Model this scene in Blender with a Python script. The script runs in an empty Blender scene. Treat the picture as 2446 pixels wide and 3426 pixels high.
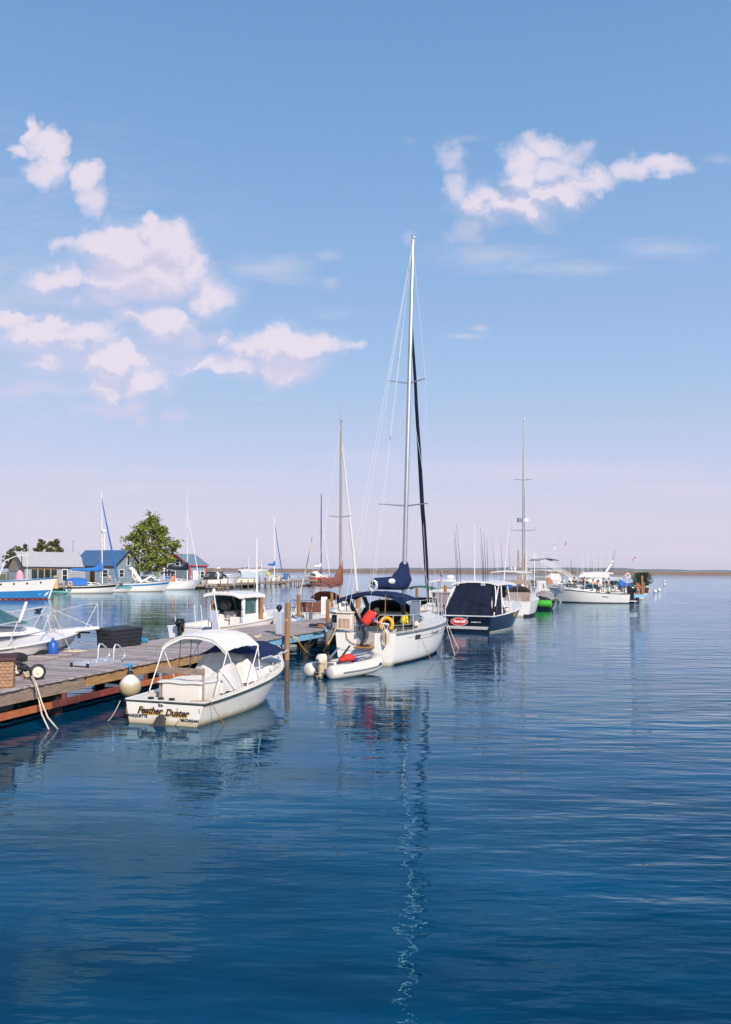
import bpy, bmesh, math, random
from mathutils import Vector, Matrix, Quaternion
R = math.radians
random.seed(7)
rnd = random.Random(11)
V = Vector
S = bpy.context.scene
COL = S.collection

# ---------------------------------------------------------------- camera
CH, F, CX, CY, ROLL = 3.5, 2937.0, 1223.0, 1902.0, R(0.42)
cam_d = bpy.data.cameras.new("camera")
cam = bpy.data.objects.new("camera", cam_d)
COL.objects.link(cam)
cam.location = (0, 0, CH)
cam.rotation_euler = (Matrix.Rotation(R(90), 4, 'X') @ Matrix.Rotation(ROLL, 4, 'Z')).to_euler()
cam_d.sensor_fit = 'VERTICAL'
cam_d.sensor_height = 24
cam_d.lens = 24 * F / 3426
cam_d.shift_y = (CY - 1713) / 3426
cam_d.clip_start, cam_d.clip_end = 0.1, 40000
S.camera = cam

def G(u, v, z=0.0):
    """ground point (height z) seen at a pixel of the 2446x3426 photograph"""
    a, b = u - CX, -(v - CY)
    dx, dz = a * math.cos(ROLL) - b * math.sin(ROLL), a * math.sin(ROLL) + b * math.cos(ROLL)
    t = (z - CH) / dz
    return V((dx * t, F * t, z))
def D(u, v, Y):
    """point at depth Y seen at a pixel"""
    a, b = u - CX, -(v - CY)
    dx, dz = a * math.cos(ROLL) - b * math.sin(ROLL), a * math.sin(ROLL) + b * math.cos(ROLL)
    return V((dx * Y / F, Y, CH + dz * Y / F))
def U(p):
    return CX + p[0] / p[1] * F

# ---------------------------------------------------------------- light
S.view_settings.view_transform = 'Standard'
S.view_settings.look = 'None'
S.view_settings.exposure = 0.0
S.view_settings.gamma = 1.0
SUN_AZ, SUN_EL = R(24), R(34)          # behind the camera, to the right
sd = V((math.sin(SUN_AZ) * math.cos(SUN_EL), -math.cos(SUN_AZ) * math.cos(SUN_EL), math.sin(SUN_EL)))
sl = bpy.data.lights.new("sun", 'SUN')
sl.energy = 5.0
sl.angle = R(0.5)
sl.color = (1.0, 0.89, 0.77)
so = bpy.data.objects.new("sun", sl)
COL.objects.link(so)
so.location = (0, 0, 60)
so.rotation_euler = sd.to_track_quat('Z', 'Y').to_euler()

world = bpy.data.worlds.new("World")
S.world = world
world.use_nodes = True
def build_world():
    nt = world.node_tree
    N, Lk = nt.nodes, nt.links
    N.clear()
    def new(t, **k):
        n = N.new(t)
        for a, b in k.items():
            setattr(n, a, b)
        return n
    def put(sock, val):
        if hasattr(val, 'is_linked') or hasattr(val, 'links'):
            Lk.new(val, sock)
        else:
            sock.default_value = val
    def M(op, a, b=0.0, c=0.0, clamp=False):
        n = new('ShaderNodeMath', operation=op, use_clamp=clamp)
        put(n.inputs[0], a); put(n.inputs[1], b)
        if op in ('MULTIPLY_ADD',): put(n.inputs[2], c)
        return n.outputs[0]
    def VM(op, a, b=(0, 0, 0), out=0):
        n = new('ShaderNodeVectorMath', operation=op)
        put(n.inputs[0], a); put(n.inputs[1], b)
        return n.outputs['Value'] if op == 'LENGTH' else n.outputs[0]
    def smooth(x, lo, hi, to0=0.0, to1=1.0):
        n = new('ShaderNodeMapRange', interpolation_type='SMOOTHSTEP')
        put(n.inputs[0], x); n.inputs[1].default_value = lo; n.inputs[2].default_value = hi
        n.inputs[3].default_value = to0; n.inputs[4].default_value = to1
        return n.outputs[0]
    def mix(fac, a, b):
        n = new('ShaderNodeMix', data_type='RGBA')
        put(n.inputs[0], fac); put(n.inputs[6], a); put(n.inputs[7], b)
        return n.outputs[2]
    tc = new('ShaderNodeTexCoord')
    sep = new('ShaderNodeSeparateXYZ')
    Lk.new(tc.outputs['Generated'], sep.inputs[0])
    x, y, z = sep.outputs
    # clear sky: physical sky, graded by elevation
    sky = new('ShaderNodeTexSky', sky_type='NISHITA')
    sky.sun_disc = False
    sky.sun_elevation = SUN_EL
    sky.sun_rotation = math.atan2(sd.x, sd.y)
    ramp = new('ShaderNodeValToRGB')
    cr = ramp.color_ramp
    stops = [(0.0, (.74, .69, .86)), (.05, (.715, .675, .84)), (.12, (.575, .63, .85)), (.20, (.425, .575, .86)), (.32, (.29, .485, .81)),
             (.44, (.215, .41, .735)), (.56, (.163, .34, .65)), (1.0, (.07, .17, .45))]
    cr.elements[0].position, cr.elements[0].color = stops[0][0], (*stops[0][1], 1)
    cr.elements[1].position, cr.elements[1].color = stops[-1][0], (*stops[-1][1], 1)
    for p, c in stops[1:-1]:
        e = cr.elements.new(p); e.color = (*c, 1)
    Lk.new(z, ramp.inputs[0])
    grad = VM('MULTIPLY', ramp.outputs[0], (10, 10, 10))
    clear = mix(0.10, grad, sky.outputs[0])
    # clouds: blobs in direction space (x/y, z/y), ragged by noise
    yy = M('MAXIMUM', y, 0.08)
    comb = new('ShaderNodeCombineXYZ')
    Lk.new(M('DIVIDE', x, yy), comb.inputs[0]); Lk.new(M('DIVIDE', z, yy), comb.inputs[1])
    p0 = comb.outputs[0]
    def noise(vec, scale, detail=6, rough=.55, out='Fac', dist=0.0):
        n = new('ShaderNodeTexNoise')
        Lk.new(vec, n.inputs['Vector'])
        n.inputs['Scale'].default_value = scale; n.inputs['Detail'].default_value = detail
        n.inputs['Roughness'].default_value = rough; n.inputs['Distortion'].default_value = dist
        return n.outputs[out]
    w1 = VM('MULTIPLY', VM('SUBTRACT', noise(p0, 11, 2, .5, 'Color'), (.5, .5, .5)), (.05, .045, 0))
    w2 = VM('MULTIPLY', VM('SUBTRACT', noise(p0, 38, 4, .6, 'Color'), (.5, .5, .5)), (.04, .035, 0))
    p = VM('ADD', VM('ADD', p0, w1), w2)
    K = 1.506
    def field(blobs, vec):
        out = None
        for (u, v, rx, ry, s) in blobs:
            c = ((u * K - CX) / F, (CY - v * K) / F, 0)
            q = VM('MULTIPLY', VM('SUBTRACT', vec, c), (F / (rx * K), F / (ry * K), 0))
            f = M('MULTIPLY', M('SUBTRACT', 1.0, VM('LENGTH', q)), s)
            out = f if out is None else M('MAXIMUM', out, f)
        return out
    A = lambda L, k=1: [(x * .5197, 222.4 + y_ * .5197, rx * .5197 * k, ry * .5197 * k, w * 1.25) for x, y_, rx, ry, w in L]
    B = lambda L, k=1: [(844 + x * .4804, 222.4 + y_ * .4804, rx * .4804 * k, ry * .4804 * k, w) for x, y_, rx, ry, w in L]
    cum = A([(110, 160, 45, 60, 1), (170, 205, 80, 80, 1), (225, 250, 70, 85, 1), (200, 330, 90, 65, .7), (365, 360, 70, 65, 1), (375, 445, 60, 60, .6), (75, 240, 45, 28, .6),
             (610, 508, 50, 45, 1), (625, 580, 110, 85, 1), (380, 625, 110, 75, 1), (520, 660, 200, 130, 1.7), (690, 650, 155, 130, 1.7), (600, 765, 300, 125, 1.5), (790, 725, 80, 100, .9),
             (245, 775, 125, 70, .9), (880, 835, 135, 80, .8), (440, 850, 140, 75, .8), (690, 950, 170, 95, .9), (555, 950, 125, 60, .8), (800, 1015, 80, 70, .8), (905, 1012, 100, 42, .7), (952, 982, 36, 40, .8), (258, 615, 56, 34, .5), (750, 572, 46, 46, .6),
             (60, 930, 100, 46, .8), (230, 950, 100, 46, .9), (150, 1012, 165, 70, .9), (340, 1035, 180, 80, .8), (480, 1115, 180, 85, 1.2), (230, 1112, 160, 55, .6), (435, 1205, 90, 95, 1), (585, 1195, 145, 75, .9), (560, 1312, 85, 70, .9), (440, 1330, 80, 34, .6), (612, 1388, 42, 32, .8), (95, 1242, 140, 40, .45),
             (1240, 1055, 205, 95, 1.5), (1090, 1065, 145, 80, .9), (1350, 1045, 120, 75, 1), (1240, 1135, 165, 80, 1.3), (900, 1125, 170, 48, .8), (1040, 1135, 135, 65, .8), (1500, 1030, 65, 28, .5), (770, 1342, 66, 34, .6)])
    cum += B([(760, 190, 120, 65, .9), (650, 275, 110, 85, .95), (640, 365, 110, 100, 1.3), (470, 455, 140, 75, 1), (420, 575, 95, 65, .8), (335, 410, 60, 75, .5), (620, 485, 195, 80, 1.4), (800, 425, 175, 75, 1.3), (960, 372, 155, 60, 1), (1150, 312, 100, 62, .9), (1285, 297, 165, 54, 1), (325, 280, 66, 44, .36), (790, 330, 130, 85, .8), (860, 250, 75, 60, .45), (110, 645, 42, 32, .5)])
    def qfield(blobs, vec):
        out = None
        for (u, v, rx, ry, w) in blobs:
            c = ((u * K - CX) / F, (CY - v * K) / F, 0)
            q = VM('MULTIPLY', VM('SUBTRACT', vec, c), (F / (rx * K), F / (ry * K), 0))
            dn = new('ShaderNodeVectorMath', operation='DOT_PRODUCT')
            Lk.new(q, dn.inputs[0]); Lk.new(q, dn.inputs[1])
            f = M('MULTIPLY_ADD', dn.outputs['Value'], -w, w)
            out = f if out is None else M('MAXIMUM', out, f)
        return out
    pu = VM('ADD', p, (.003, .016, 0))
    rag = M('SUBTRACT', noise(p0, 23, 8, .6), .48)
    ragu = M('SUBTRACT', noise(VM('ADD', p0, (.003, .014, 0)), 24, 4, .5), .5)
    dens = M('ADD', qfield(cum, p), M('MULTIPLY', rag, 1.2))
    big = [b for b in cum if b[2] * b[3] > 2300]
    densu = M('ADD', qfield(big, pu), M('MULTIPLY', ragu, 1.7))
    topness = smooth(M('SUBTRACT', M('ADD', qfield(big, p), M('MULTIPLY', rag, 1.7)), densu), -.5, .75)      # 1 on sunlit upper edges, 0 on ragged bases
    wid = M('MULTIPLY_ADD', topness, -.8, 2.35)
    a_c = smooth(M('DIVIDE', M('SUBTRACT', dens, -.52), wid), 0, 1)
    veil = M('MULTIPLY', smooth(M('ADD', qfield(big, p), M('MULTIPLY', rag, .5)), -1.5, .9), .34)
    a_c = M('MAXIMUM', a_c, veil)
    ps = VM('MULTIPLY', p0, (1, 3.6, 1))
    rag2 = M('SUBTRACT', noise(ps, 16, 8, .65, dist=.6), .5)
    wisp = B([(480, 720, 420, 95, .7), (850, 765, 460, 60, .7), (1300, 680, 300, 70, .7), (330, 640, 70, 60, .6), (390, 1082, 160, 22, .9), (480, 1045, 60, 26, .8), (400, 180, 130, 26, .35), (130, 190, 45, 24, .4), (1560, 265, 120, 30, .45)])
    wisp += A([(1150, 720, 320, 90, .6), (1400, 670, 70, 40, .5), (1410, 780, 70, 40, .5), (900, 780, 200, 120, .5), (600, 1100, 700, 160, .5), (200, 1240, 420, 70, .6), (1090, 1280, 60, 18, .5), (400, 1330, 300, 60, .5), (1400, 910, 200, 30, .35), (0, 900, 1100, 900, .42)])
    wisp += [(150, 1062, 700, 28, .6), (330, 1085, 420, 22, .8), (1180, 1045, 560, 36, .85), (1560, 1085, 330, 30, .8), (800, 1015, 260, 22, .5), (1140, 1223, 130, 12, 1.0), (1335, 1223, 90, 6, .7), (1520, 1221, 110, 11, 1.0), (1100, 1120, 600, 40, .4)]
    p1 = VM('ADD', p0, VM('MULTIPLY', w1, (.8, .22, 0)))
    fw = field(wisp, p1)
    a_w = M('MULTIPLY', smooth(M('ADD', fw, M('MULTIPLY', rag2, 1.0)), -.05, 1.0), .50)
    ccol = mix(smooth(M('ADD', topness, M('MULTIPLY', rag, .9)), .0, .9), (6.7, 6.3, 7.9, 1), (8.6, 7.7, 8.6, 1))
    front = smooth(y, .05, .2)
    ac = M('MULTIPLY', M('MULTIPLY', a_c, .88), front)
    aw = M('MULTIPLY', a_w, front)
    c1 = mix(aw, clear, (7.6, 7.0, 8.3, 1))
    c2 = mix(ac, c1, ccol)
    bg = new('ShaderNodeBackground')
    Lk.new(c2, bg.inputs[0])
    bg.inputs[1].default_value = 0.1
    out = new('ShaderNodeOutputWorld')
    Lk.new(bg.outputs[0], out.inputs[0])
build_world()

# ---------------------------------------------------------------- materials
MATS = {}
def mat(name, col, rough=.5, metal=0.0, var=.12, scale=2.5, bump=0.0, bscale=20.0, stretch=(1, 1, 1), island=0.0, stain=None, coat=0.0, spec=.5, stops=(.3, .7)):
    """procedural surface: base colour with a noise-driven drift, optional stain colour, bump and per-board drift"""
    if name in MATS:
        return MATS[name]
    m = bpy.data.materials.new(name)
    m.use_nodes = True
    nt = m.node_tree
    N, Lk = nt.nodes, nt.links
    b = N['Principled BSDF']
    b.inputs['Roughness'].default_value = rough
    b.inputs['Metallic'].default_value = metal
    b.inputs['Specular IOR Level'].default_value = spec
    if coat:
        b.inputs['Coat Weight'].default_value = coat
        b.inputs['Coat Roughness'].default_value = .08
    tc = N.new('ShaderNodeTexCoord')
    mp = N.new('ShaderNodeMapping')
    mp.inputs['Scale'].default_value = stretch
    Lk.new(tc.outputs['Object'], mp.inputs[0])
    nz = N.new('ShaderNodeTexNoise')
    nz.inputs['Scale'].default_value = scale
    nz.inputs['Detail'].default_value = 6
    nz.inputs['Roughness'].default_value = .62
    Lk.new(mp.outputs[0], nz.inputs['Vector'])
    rp = N.new('ShaderNodeValToRGB')
    e = rp.color_ramp.elements
    c = V(col)
    e[0].position, e[0].color = stops[0], (*(c * (1 - var)), 1)
    e[1].position, e[1].color = stops[1], (*[min(1, q) for q in (c * (1 + var * .7))], 1)
    Lk.new(nz.outputs['Fac'], rp.inputs[0])
    last = rp.outputs[0]
    if stain:
        n2 = N.new('ShaderNodeTexNoise')
        n2.inputs['Scale'].default_value = stain[1]
        n2.inputs['Detail'].default_value = 8
        n2.inputs['Roughness'].default_value = .7
        Lk.new(mp.outputs[0], n2.inputs['Vector'])
        r2 = N.new('ShaderNodeMapRange')
        r2.inputs[1].default_value, r2.inputs[2].default_value = stain[2], stain[2] + .18
        Lk.new(n2.outputs['Fac'], r2.inputs[0])
        mx = N.new('ShaderNodeMix'); mx.data_type = 'RGBA'
        Lk.new(r2.outputs[0], mx.inputs[0]); Lk.new(last, mx.inputs[6]); mx.inputs[7].default_value = (*stain[0], 1)
        last = mx.outputs[2]
    if island:
        g = N.new('ShaderNodeNewGeometry')
        mr = N.new('ShaderNodeMapRange')
        mr.inputs[3].default_value, mr.inputs[4].default_value = 1 - island, 1 + island * .6
        Lk.new(g.outputs['Random Per Island'], mr.inputs[0])
        vm = N.new('ShaderNodeVectorMath'); vm.operation = 'SCALE'
        Lk.new(last, vm.inputs[0]); Lk.new(mr.outputs[0], vm.inputs['Scale'])
        last = vm.outputs[0]
    Lk.new(last, b.inputs['Base Color'])
    if bump:
        n3 = N.new('ShaderNodeTexNoise')
        n3.inputs['Scale'].default_value = bscale
        n3.inputs['Detail'].default_value = 5
        Lk.new(mp.outputs[0], n3.inputs['Vector'])
        bp = N.new('ShaderNodeBump')
        bp.inputs['Strength'].default_value = 1.0
        bp.inputs['Distance'].default_value = bump
        Lk.new(n3.outputs['Fac'], bp.inputs['Height'])
        Lk.new(bp.outputs[0], b.inputs['Normal'])
    MATS[name] = m
    return m

def add_waterline_stain(m, col, top=.16):
    """scum line that boats carry just above the water (object height, own ragged edge)"""
    nt = m.node_tree
    N, Lk = nt.nodes, nt.links
    b = N['Principled BSDF']
    old = b.inputs['Base Color'].links[0].from_socket
    tc = N.new('ShaderNodeTexCoord')
    sp = N.new('ShaderNodeSeparateXYZ'); Lk.new(tc.outputs['Object'], sp.inputs[0])
    nz = N.new('ShaderNodeTexNoise'); nz.inputs['Scale'].default_value = 5; nz.inputs['Detail'].default_value = 5
    Lk.new(tc.outputs['Object'], nz.inputs['Vector'])
    ad = N.new('ShaderNodeMath'); ad.operation = 'MULTIPLY_ADD'
    Lk.new(nz.outputs['Fac'], ad.inputs[0]); ad.inputs[1].default_value = -.16; Lk.new(sp.outputs[2], ad.inputs[2])
    mr = N.new('ShaderNodeMapRange')
    mr.inputs[1].default_value, mr.inputs[2].default_value = top * .2 - .08, top - .08
    mr.inputs[3].default_value, mr.inputs[4].default_value = .8, 0
    Lk.new(ad.outputs[0], mr.inputs[0])
    mx = N.new('ShaderNodeMix'); mx.data_type = 'RGBA'
    Lk.new(mr.outputs[0], mx.inputs[0]); Lk.new(old, mx.inputs[6]); mx.inputs[7].default_value = (*col, 1)
    Lk.new(mx.outputs[2], b.inputs['Base Color'])

gel = mat('white_gelcoat', (.80, .77, .73), .22, var=.05, scale=1.3, stain=((.55, .5, .42), 3.0, .70), coat=.3)
add_waterline_stain(gel, (.42, .34, .2))
gel2 = mat('off_white_gelcoat', (.74, .70, .64), .3, var=.07, scale=2, stain=((.5, .45, .36), 4.0, .66))
add_waterline_stain(gel2, (.40, .30, .14))
deckw = mat('white_deck', (.74, .72, .68), .5, var=.06, scale=4, bump=.002, bscale=90)
ivory = mat('ivory_plastic', (.72, .64, .52), .4, var=.1, scale=5, stain=((.4, .36, .28), 6, .66))
cwhite = mat('white_canvas', (.76, .73, .69), .85, var=.06, scale=3, bump=.012, bscale=7)
cgrey = mat('light_grey_canvas', (.55, .54, .54), .85, var=.1, scale=3, bump=.015, bscale=6)
navy = mat('navy_canvas', (.010, .022, .075), .8, var=.3, scale=4, bump=.03, bscale=6, spec=.25)
dnavy = mat('dark_navy_canvas', (.007, .012, .030), .8, var=.3, scale=3, bump=.03, bscale=4, spec=.25)
blue_c = mat('bright_blue_canvas', (.018, .14, .45), .75, var=.2, scale=3, bump=.02, bscale=6)
brown_c = mat('brown_canvas', (.22, .085, .055), .8, var=.2, scale=4, bump=.03, bscale=6)
tan_c = mat('taupe_canvas', (.33, .26, .225), .85, var=.12, scale=3, bump=.03, bscale=5)
green_c = mat('green_canvas', (.01, .14, .08), .8, var=.2)
black_c = mat('black_canvas', (.02, .02, .022), .7, var=.3, bump=.02, bscale=6)
navyhull = mat('navy_gelcoat', (.004, .008, .020), .15, var=.25, scale=1.2, coat=.25)
bluehull = mat('blue_hull_paint', (.03, .20, .46), .35, var=.15)
redpaint = mat('red_hull_paint', (.58, .055, .02), .3, var=.12, coat=.3)
maroon = mat('maroon_bottom_paint', (.16, .02, .03), .6, var=.2)
bottom = mat('dark_bottom_paint', (.02, .022, .03), .6, var=.3)
black = mat('black_rubber', (.016, .016, .018), .5, var=.3, scale=6)
blackg = mat('gloss_black_plastic', (.012, .012, .015), .2, var=.2)
steel = mat('stainless_steel', (.76, .75, .74), .3, .55, var=.08)
alu = mat('mast_aluminium', (.52, .52, .54), .36, .8, var=.08, scale=1.2)
alum = mat('bare_aluminium', (.62, .64, .67), .38, .6, var=.12, scale=6)
whitem = mat('white_painted_metal', (.78, .76, .73), .35, var=.06)
mastblue = mat('blue_painted_spar', (.02, .05, .25), .4, var=.15)
mastwood = mat('varnished_wood_spar', (.36, .17, .06), .4, var=.2)
wire = mat('rigging_wire', (.62, .62, .64), .4, .3, var=.05)
glass = mat('tinted_window_glass', (.015, .035, .045), .05, var=.3, spec=.8)
tealg = mat('teal_window_glass', (.05, .13, .15), .06, var=.3, spec=.8)
vinyl = mat('clear_vinyl_window', (.17, .2, .25), .15, var=.3, scale=6, bump=.01, bscale=10)
plank = mat('weathered_deck_board', (.40, .345, .335), .85, var=.26, scale=3, stretch=(1, 1, 1), bump=.004, bscale=40, island=.36, stain=((.20, .17, .17), 5, .66), spec=.2)
fasc = mat('weathered_fascia_timber', (.30, .225, .175), .85, var=.35, scale=3, stretch=(1, 1, 6), bump=.01, bscale=18, stain=((.10, .07, .05), 4, .60), spec=.2)
fasc2 = mat('newer_fascia_timber', (.42, .25, .11), .8, var=.32, scale=2.2, stretch=(1, 1, 7), bump=.006, bscale=15, stain=((.19, .09, .03), 3, .62), spec=.2)
bluewood = mat('pale_blue_painted_timber', (.22, .46, .66), .7, var=.18, scale=3, stretch=(1, 1, 4), stain=((.3, .28, .25), 5, .67))
pile_m = mat('dark_wet_pile', (.035, .026, .022), .7, var=.4, scale=4, bump=.01)
postw = mat('brown_post_timber', (.34, .19, .09), .85, var=.32, scale=4, stretch=(1, 1, .18), bump=.012, bscale=20, stain=((.15, .085, .05), 6, .62), spec=.2)
rust_o = mat('orange_painted_steel', (.46, .14, .05), .6, var=.25, scale=3, stain=((.25, .06, .03), 4, .62))
rust_r = mat('red_painted_steel', (.26, .05, .04), .6, var=.3, scale=3, stain=((.16, .04, .03), 4, .58))
rope_w = mat('cream_rope', (.62, .52, .40), .9, var=.25, scale=25, bump=.004, bscale=120)
rope_y = mat('yellow_hose', (.72, .40, .04), .6, var=.2, scale=10)
rope_b = mat('blue_rope', (.03, .30, .55), .8, var=.25, scale=20)
darkbox = mat('charcoal_plastic', (.020, .022, .028), .55, var=.2, scale=5, bump=.002, bscale=80)
wicker = mat('tan_wicker_plastic', (.34, .20, .12), .7, var=.25, scale=8)
brownlid = mat('brown_plastic', (.07, .028, .028), .6, var=.3)
siding = mat('blue_grey_siding', (.22, .285, .355), .8, var=.12, scale=1.5, stretch=(1, 1, .3))
siding2 = mat('grey_siding', (.31, .345, .39), .8, var=.12, scale=1.5)
tanwall = mat('tan_gable_siding', (.40, .32, .26), .8, var=.1)
roofblue = mat('blue_metal_roofing', (.06, .135, .27), .45, var=.12, scale=1)
roofgrey = mat('grey_shingle', (.44, .43, .44), .85, var=.16, scale=2.5, bump=.01, bscale=20)
roofsteel = mat('slate_blue_roofing', (.17, .24, .31), .5, var=.12)
whitetrim = mat('white_trim_paint', (.74, .73, .72), .6, var=.05)
redtrim = mat('red_trim_paint', (.50, .05, .05), .6, var=.12)
darktrim = mat('dark_trim_paint', (.03, .035, .05), .6, var=.2)
wood_y = mat('yellow_pine_frame', (.45, .30, .13), .7, var=.2)
leafm = mat('broadleaf_foliage', (.19, .23, .028), .7, var=.5, scale=.8, island=.5, spec=.3)
leafd = mat('dark_olive_foliage', (.10, .10, .022), .7, var=.4, scale=.8, island=.5, spec=.3)
leafc = mat('dark_cedar_foliage', (.03, .05, .015), .8, var=.4, scale=2, island=.5, spec=.3)
bark = mat('bark', (.22, .16, .12), .9, var=.35, scale=6, bump=.03, bscale=12)
yellowp = mat('yellow_foam', (.82, .40, .01), .6, var=.1)
yellowb = mat('yellow_bag', (.85, .62, .02), .6, var=.12)
redf = mat('red_fabric', (.75, .035, .02), .75, var=.15, bump=.02, bscale=12)
bluef = mat('royal_blue_fabric', (.06, .07, .62), .75, var=.2, bump=.02, bscale=12)
greyf = mat('grey_fabric', (.07, .08, .10), .85, var=.25, bump=.02, bscale=12)
whitef = mat('white_fabric', (.75, .74, .73), .85, var=.08)
tealf = mat('pale_teal_fabric', (.22, .50, .52), .85, var=.15)
darkf = mat('black_fabric', (.02, .02, .03), .85, var=.2)
orangef = mat('orange_fabric', (.75, .16, .02), .8, var=.15)
pinkf = mat('pink_fabric', (.72, .34, .40), .8, var=.1)
skin = mat('skin', (.52, .30, .21), .55, var=.1)
hairm = mat('brown_hair', (.06, .035, .02), .7, var=.3)
orange_p = mat('orange_plastic', (.70, .18, .02), .5, var=.1)
greenp = mat('lime_green_vinyl', (.06, .42, .03), .45, var=.12, bump=.01, bscale=6)
bluep = mat('blue_plastic', (.02, .10, .42), .35, var=.12)
redp = mat('red_plastic', (.65, .03, .03), .4, var=.12)
tealp = mat('turquoise_plastic', (.10, .48, .46), .4, var=.12)
greym = mat('grey_vinyl', (.20, .22, .27), .6, var=.12)
pvc = mat('pale_inflatable_fabric', (.66, .62, .55), .5, var=.07, scale=3, stain=((.42, .36, .24), 4, .68))
pedest = mat('grey_painted_pedestal', (.45, .48, .55), .6, var=.1, scale=3)
ink = mat('dark_lettering_paint', (.012, .014, .035), .5, var=.1)
inky = mat('gold_lettering_paint', (.62, .36, .03), .5, var=.1)
redlogo = mat('red_sign_paint', (.62, .02, .02), .35, var=.06)
whitepaint = mat('white_sign_paint', (.80, .79, .78), .4, var=.03)
orange_tan = mat('brown_leather_step', (.36, .17, .05), .6, var=.2)
stone = mat('breakwater_stone', (.20, .135, .10), .9, var=.35, scale=.25, stretch=(1, 1, 3), bump=.1, bscale=1, stain=((.16, .13, .12), .5, .58))
hill_m = mat('wooded_hill', (.05, .075, .06), .9, var=.3, scale=.004)
grass_m = mat('grass_and_gravel', (.13, .13, .05), .95, var=.4, scale=.3, stain=((.32, .27, .21), .12, .52))

# ---------------------------------------------------------------- mesh builder
class MB:
    def __init__(s):
        s.v, s.f = [], []
    def add(s, vs, fs, M=None):
        o = len(s.v)
        s.v += [(M @ V(p)) if M else V(p) for p in vs]
        s.f += [tuple(i + o for i in f) for f in fs]
        return s
    def box(s, c, d, rz=0, M=None):
        x, y, z = d[0] / 2, d[1] / 2, d[2] / 2
        T = Matrix.Translation(c) @ Matrix.Rotation(rz, 4, 'Z')
        if M: T = M @ T
        vs = [(a * x, b * y, e * z) for e in (-1, 1) for a, b in ((-1, -1), (1, -1), (1, 1), (-1, 1))]
        return s.add(vs, [(3, 2, 1, 0), (4, 5, 6, 7), (0, 1, 5, 4), (1, 2, 6, 5), (2, 3, 7, 6), (3, 0, 4, 7)], T)
    def hexa(s, p):
        return s.add(p, [(3, 2, 1, 0), (4, 5, 6, 7), (0, 1, 5, 4), (1, 2, 6, 5), (2, 3, 7, 6), (3, 0, 4, 7)])
    def bar(s, p, q, w, h, up=(0, 0, 1)):
        p, q, up = V(p), V(q), V(up)
        d = (q - p).normalized()
        if abs(d.dot(up)) > .98: up = V((0, 1, 0))
        a = d.cross(up).normalized() * (w / 2)
        b = a.cross(d).normalized() * (h / 2)
        return s.hexa([p - a - b, p + a - b, q + a - b, q - a - b, p - a + b, p + a + b, q + a + b, q - a + b])
    def tube(s, pts, r, n=8, closed=False):
        pts = [V(p) for p in pts]
        m = len(pts)
        rs = r if isinstance(r, (list, tuple)) else [r] * m
        rings, nrm = [], None
        for i, p in enumerate(pts):
            a = pts[(i - 1) % m] if (closed or i > 0) else pts[i]
            b = pts[(i + 1) % m] if (closed or i < m - 1) else pts[i]
            t = (b - a).normalized() if (b - a).length > 1e-9 else V((0, 0, 1))
            if nrm is None:
                nrm = t.orthogonal().normalized()
            else:
                nrm = nrm - t * nrm.dot(t)
                nrm = nrm.normalized() if nrm.length > 1e-6 else t.orthogonal().normalized()
            bn = t.cross(nrm)
            rings.append([p + (nrm * math.cos(2 * math.pi * k / n) + bn * math.sin(2 * math.pi * k / n)) * rs[i] for k in range(n)])
        return s.loft(rings, True, not closed, not closed, closed)
    def loft(s, rings, ring_closed=True, cap0=True, cap1=True, closed=False):
        o, n, m = len(s.v), len(rings[0]), len(rings)
        for r in rings: s.v += [V(p) for p in r]
        for i in range(m if closed else m - 1):
            j = (i + 1) % m
            for k in range(n if ring_closed else n - 1):
                l = (k + 1) % n
                s.f.append((o + i * n + k, o + i * n + l, o + j * n + l, o + j * n + k))
        if cap0: s.f.append(tuple(o + k for k in range(n))[::-1])
        if cap1: s.f.append(tuple(o + (m - 1) * n + k for k in range(n)))
        return s
    def lathe(s, prof, n=16, M=None):
        M = M or Matrix()
        return s.loft([[M @ V((r * math.cos(2 * math.pi * k / n), r * math.sin(2 * math.pi * k / n), z)) for k in range(n)] for r, z in prof])
    def ell(s, c, r, n=14, m=9, M=None):
        M = (M or Matrix()) @ Matrix.Translation(c)
        rings = []
        for i in range(m + 1):
            a = -math.pi / 2 + math.pi * (.02 + .96 * i / m)
            rings.append([M @ V((r[0] * math.cos(a) * math.cos(2 * math.pi * k / n), r[1] * math.cos(a) * math.sin(2 * math.pi * k / n), r[2] * math.sin(a))) for k in range(n)])
        return s.loft(rings)
    def prism(s, pts, z0, z1, M=None):
        n = len(pts)
        vs = [(p[0], p[1], z0) for p in pts] + [(p[0], p[1], z1) for p in pts]
        return s.add(vs, [tuple(range(n))[::-1], tuple(range(n, 2 * n))] + [(k, (k + 1) % n, n + (k + 1) % n, n + k) for k in range(n)], M)
    def sheet(s, fn, nu, nv, th=.02, d=(0, 0, -1)):
        """slab over fn(a,b), a,b in 0..1"""
        o, d = len(s.v), V(d)
        top = [V(fn(i / nu, j / nv)) for i in range(nu + 1) for j in range(nv + 1)]
        s.v += top + [p + d * th for p in top]
        k = len(top); w = nv + 1
        for i in range(nu):
            for j in range(nv):
                q = (o + i * w + j, o + (i + 1) * w + j, o + (i + 1) * w + j + 1, o + i * w + j + 1)
                s.f.append(q); s.f.append(tuple(t + k for t in q[::-1]))
        edge = [i * w for i in range(nu + 1)] + [nu * w + j for j in range(1, nv + 1)] + [i * w + nv for i in range(nu - 1, -1, -1)] + [j for j in range(nv - 1, 0, -1)]
        for a, b in zip(edge, edge[1:] + edge[:1]):
            s.f.append((o + b, o + a, o + a + k, o + b + k))
        return s
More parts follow.
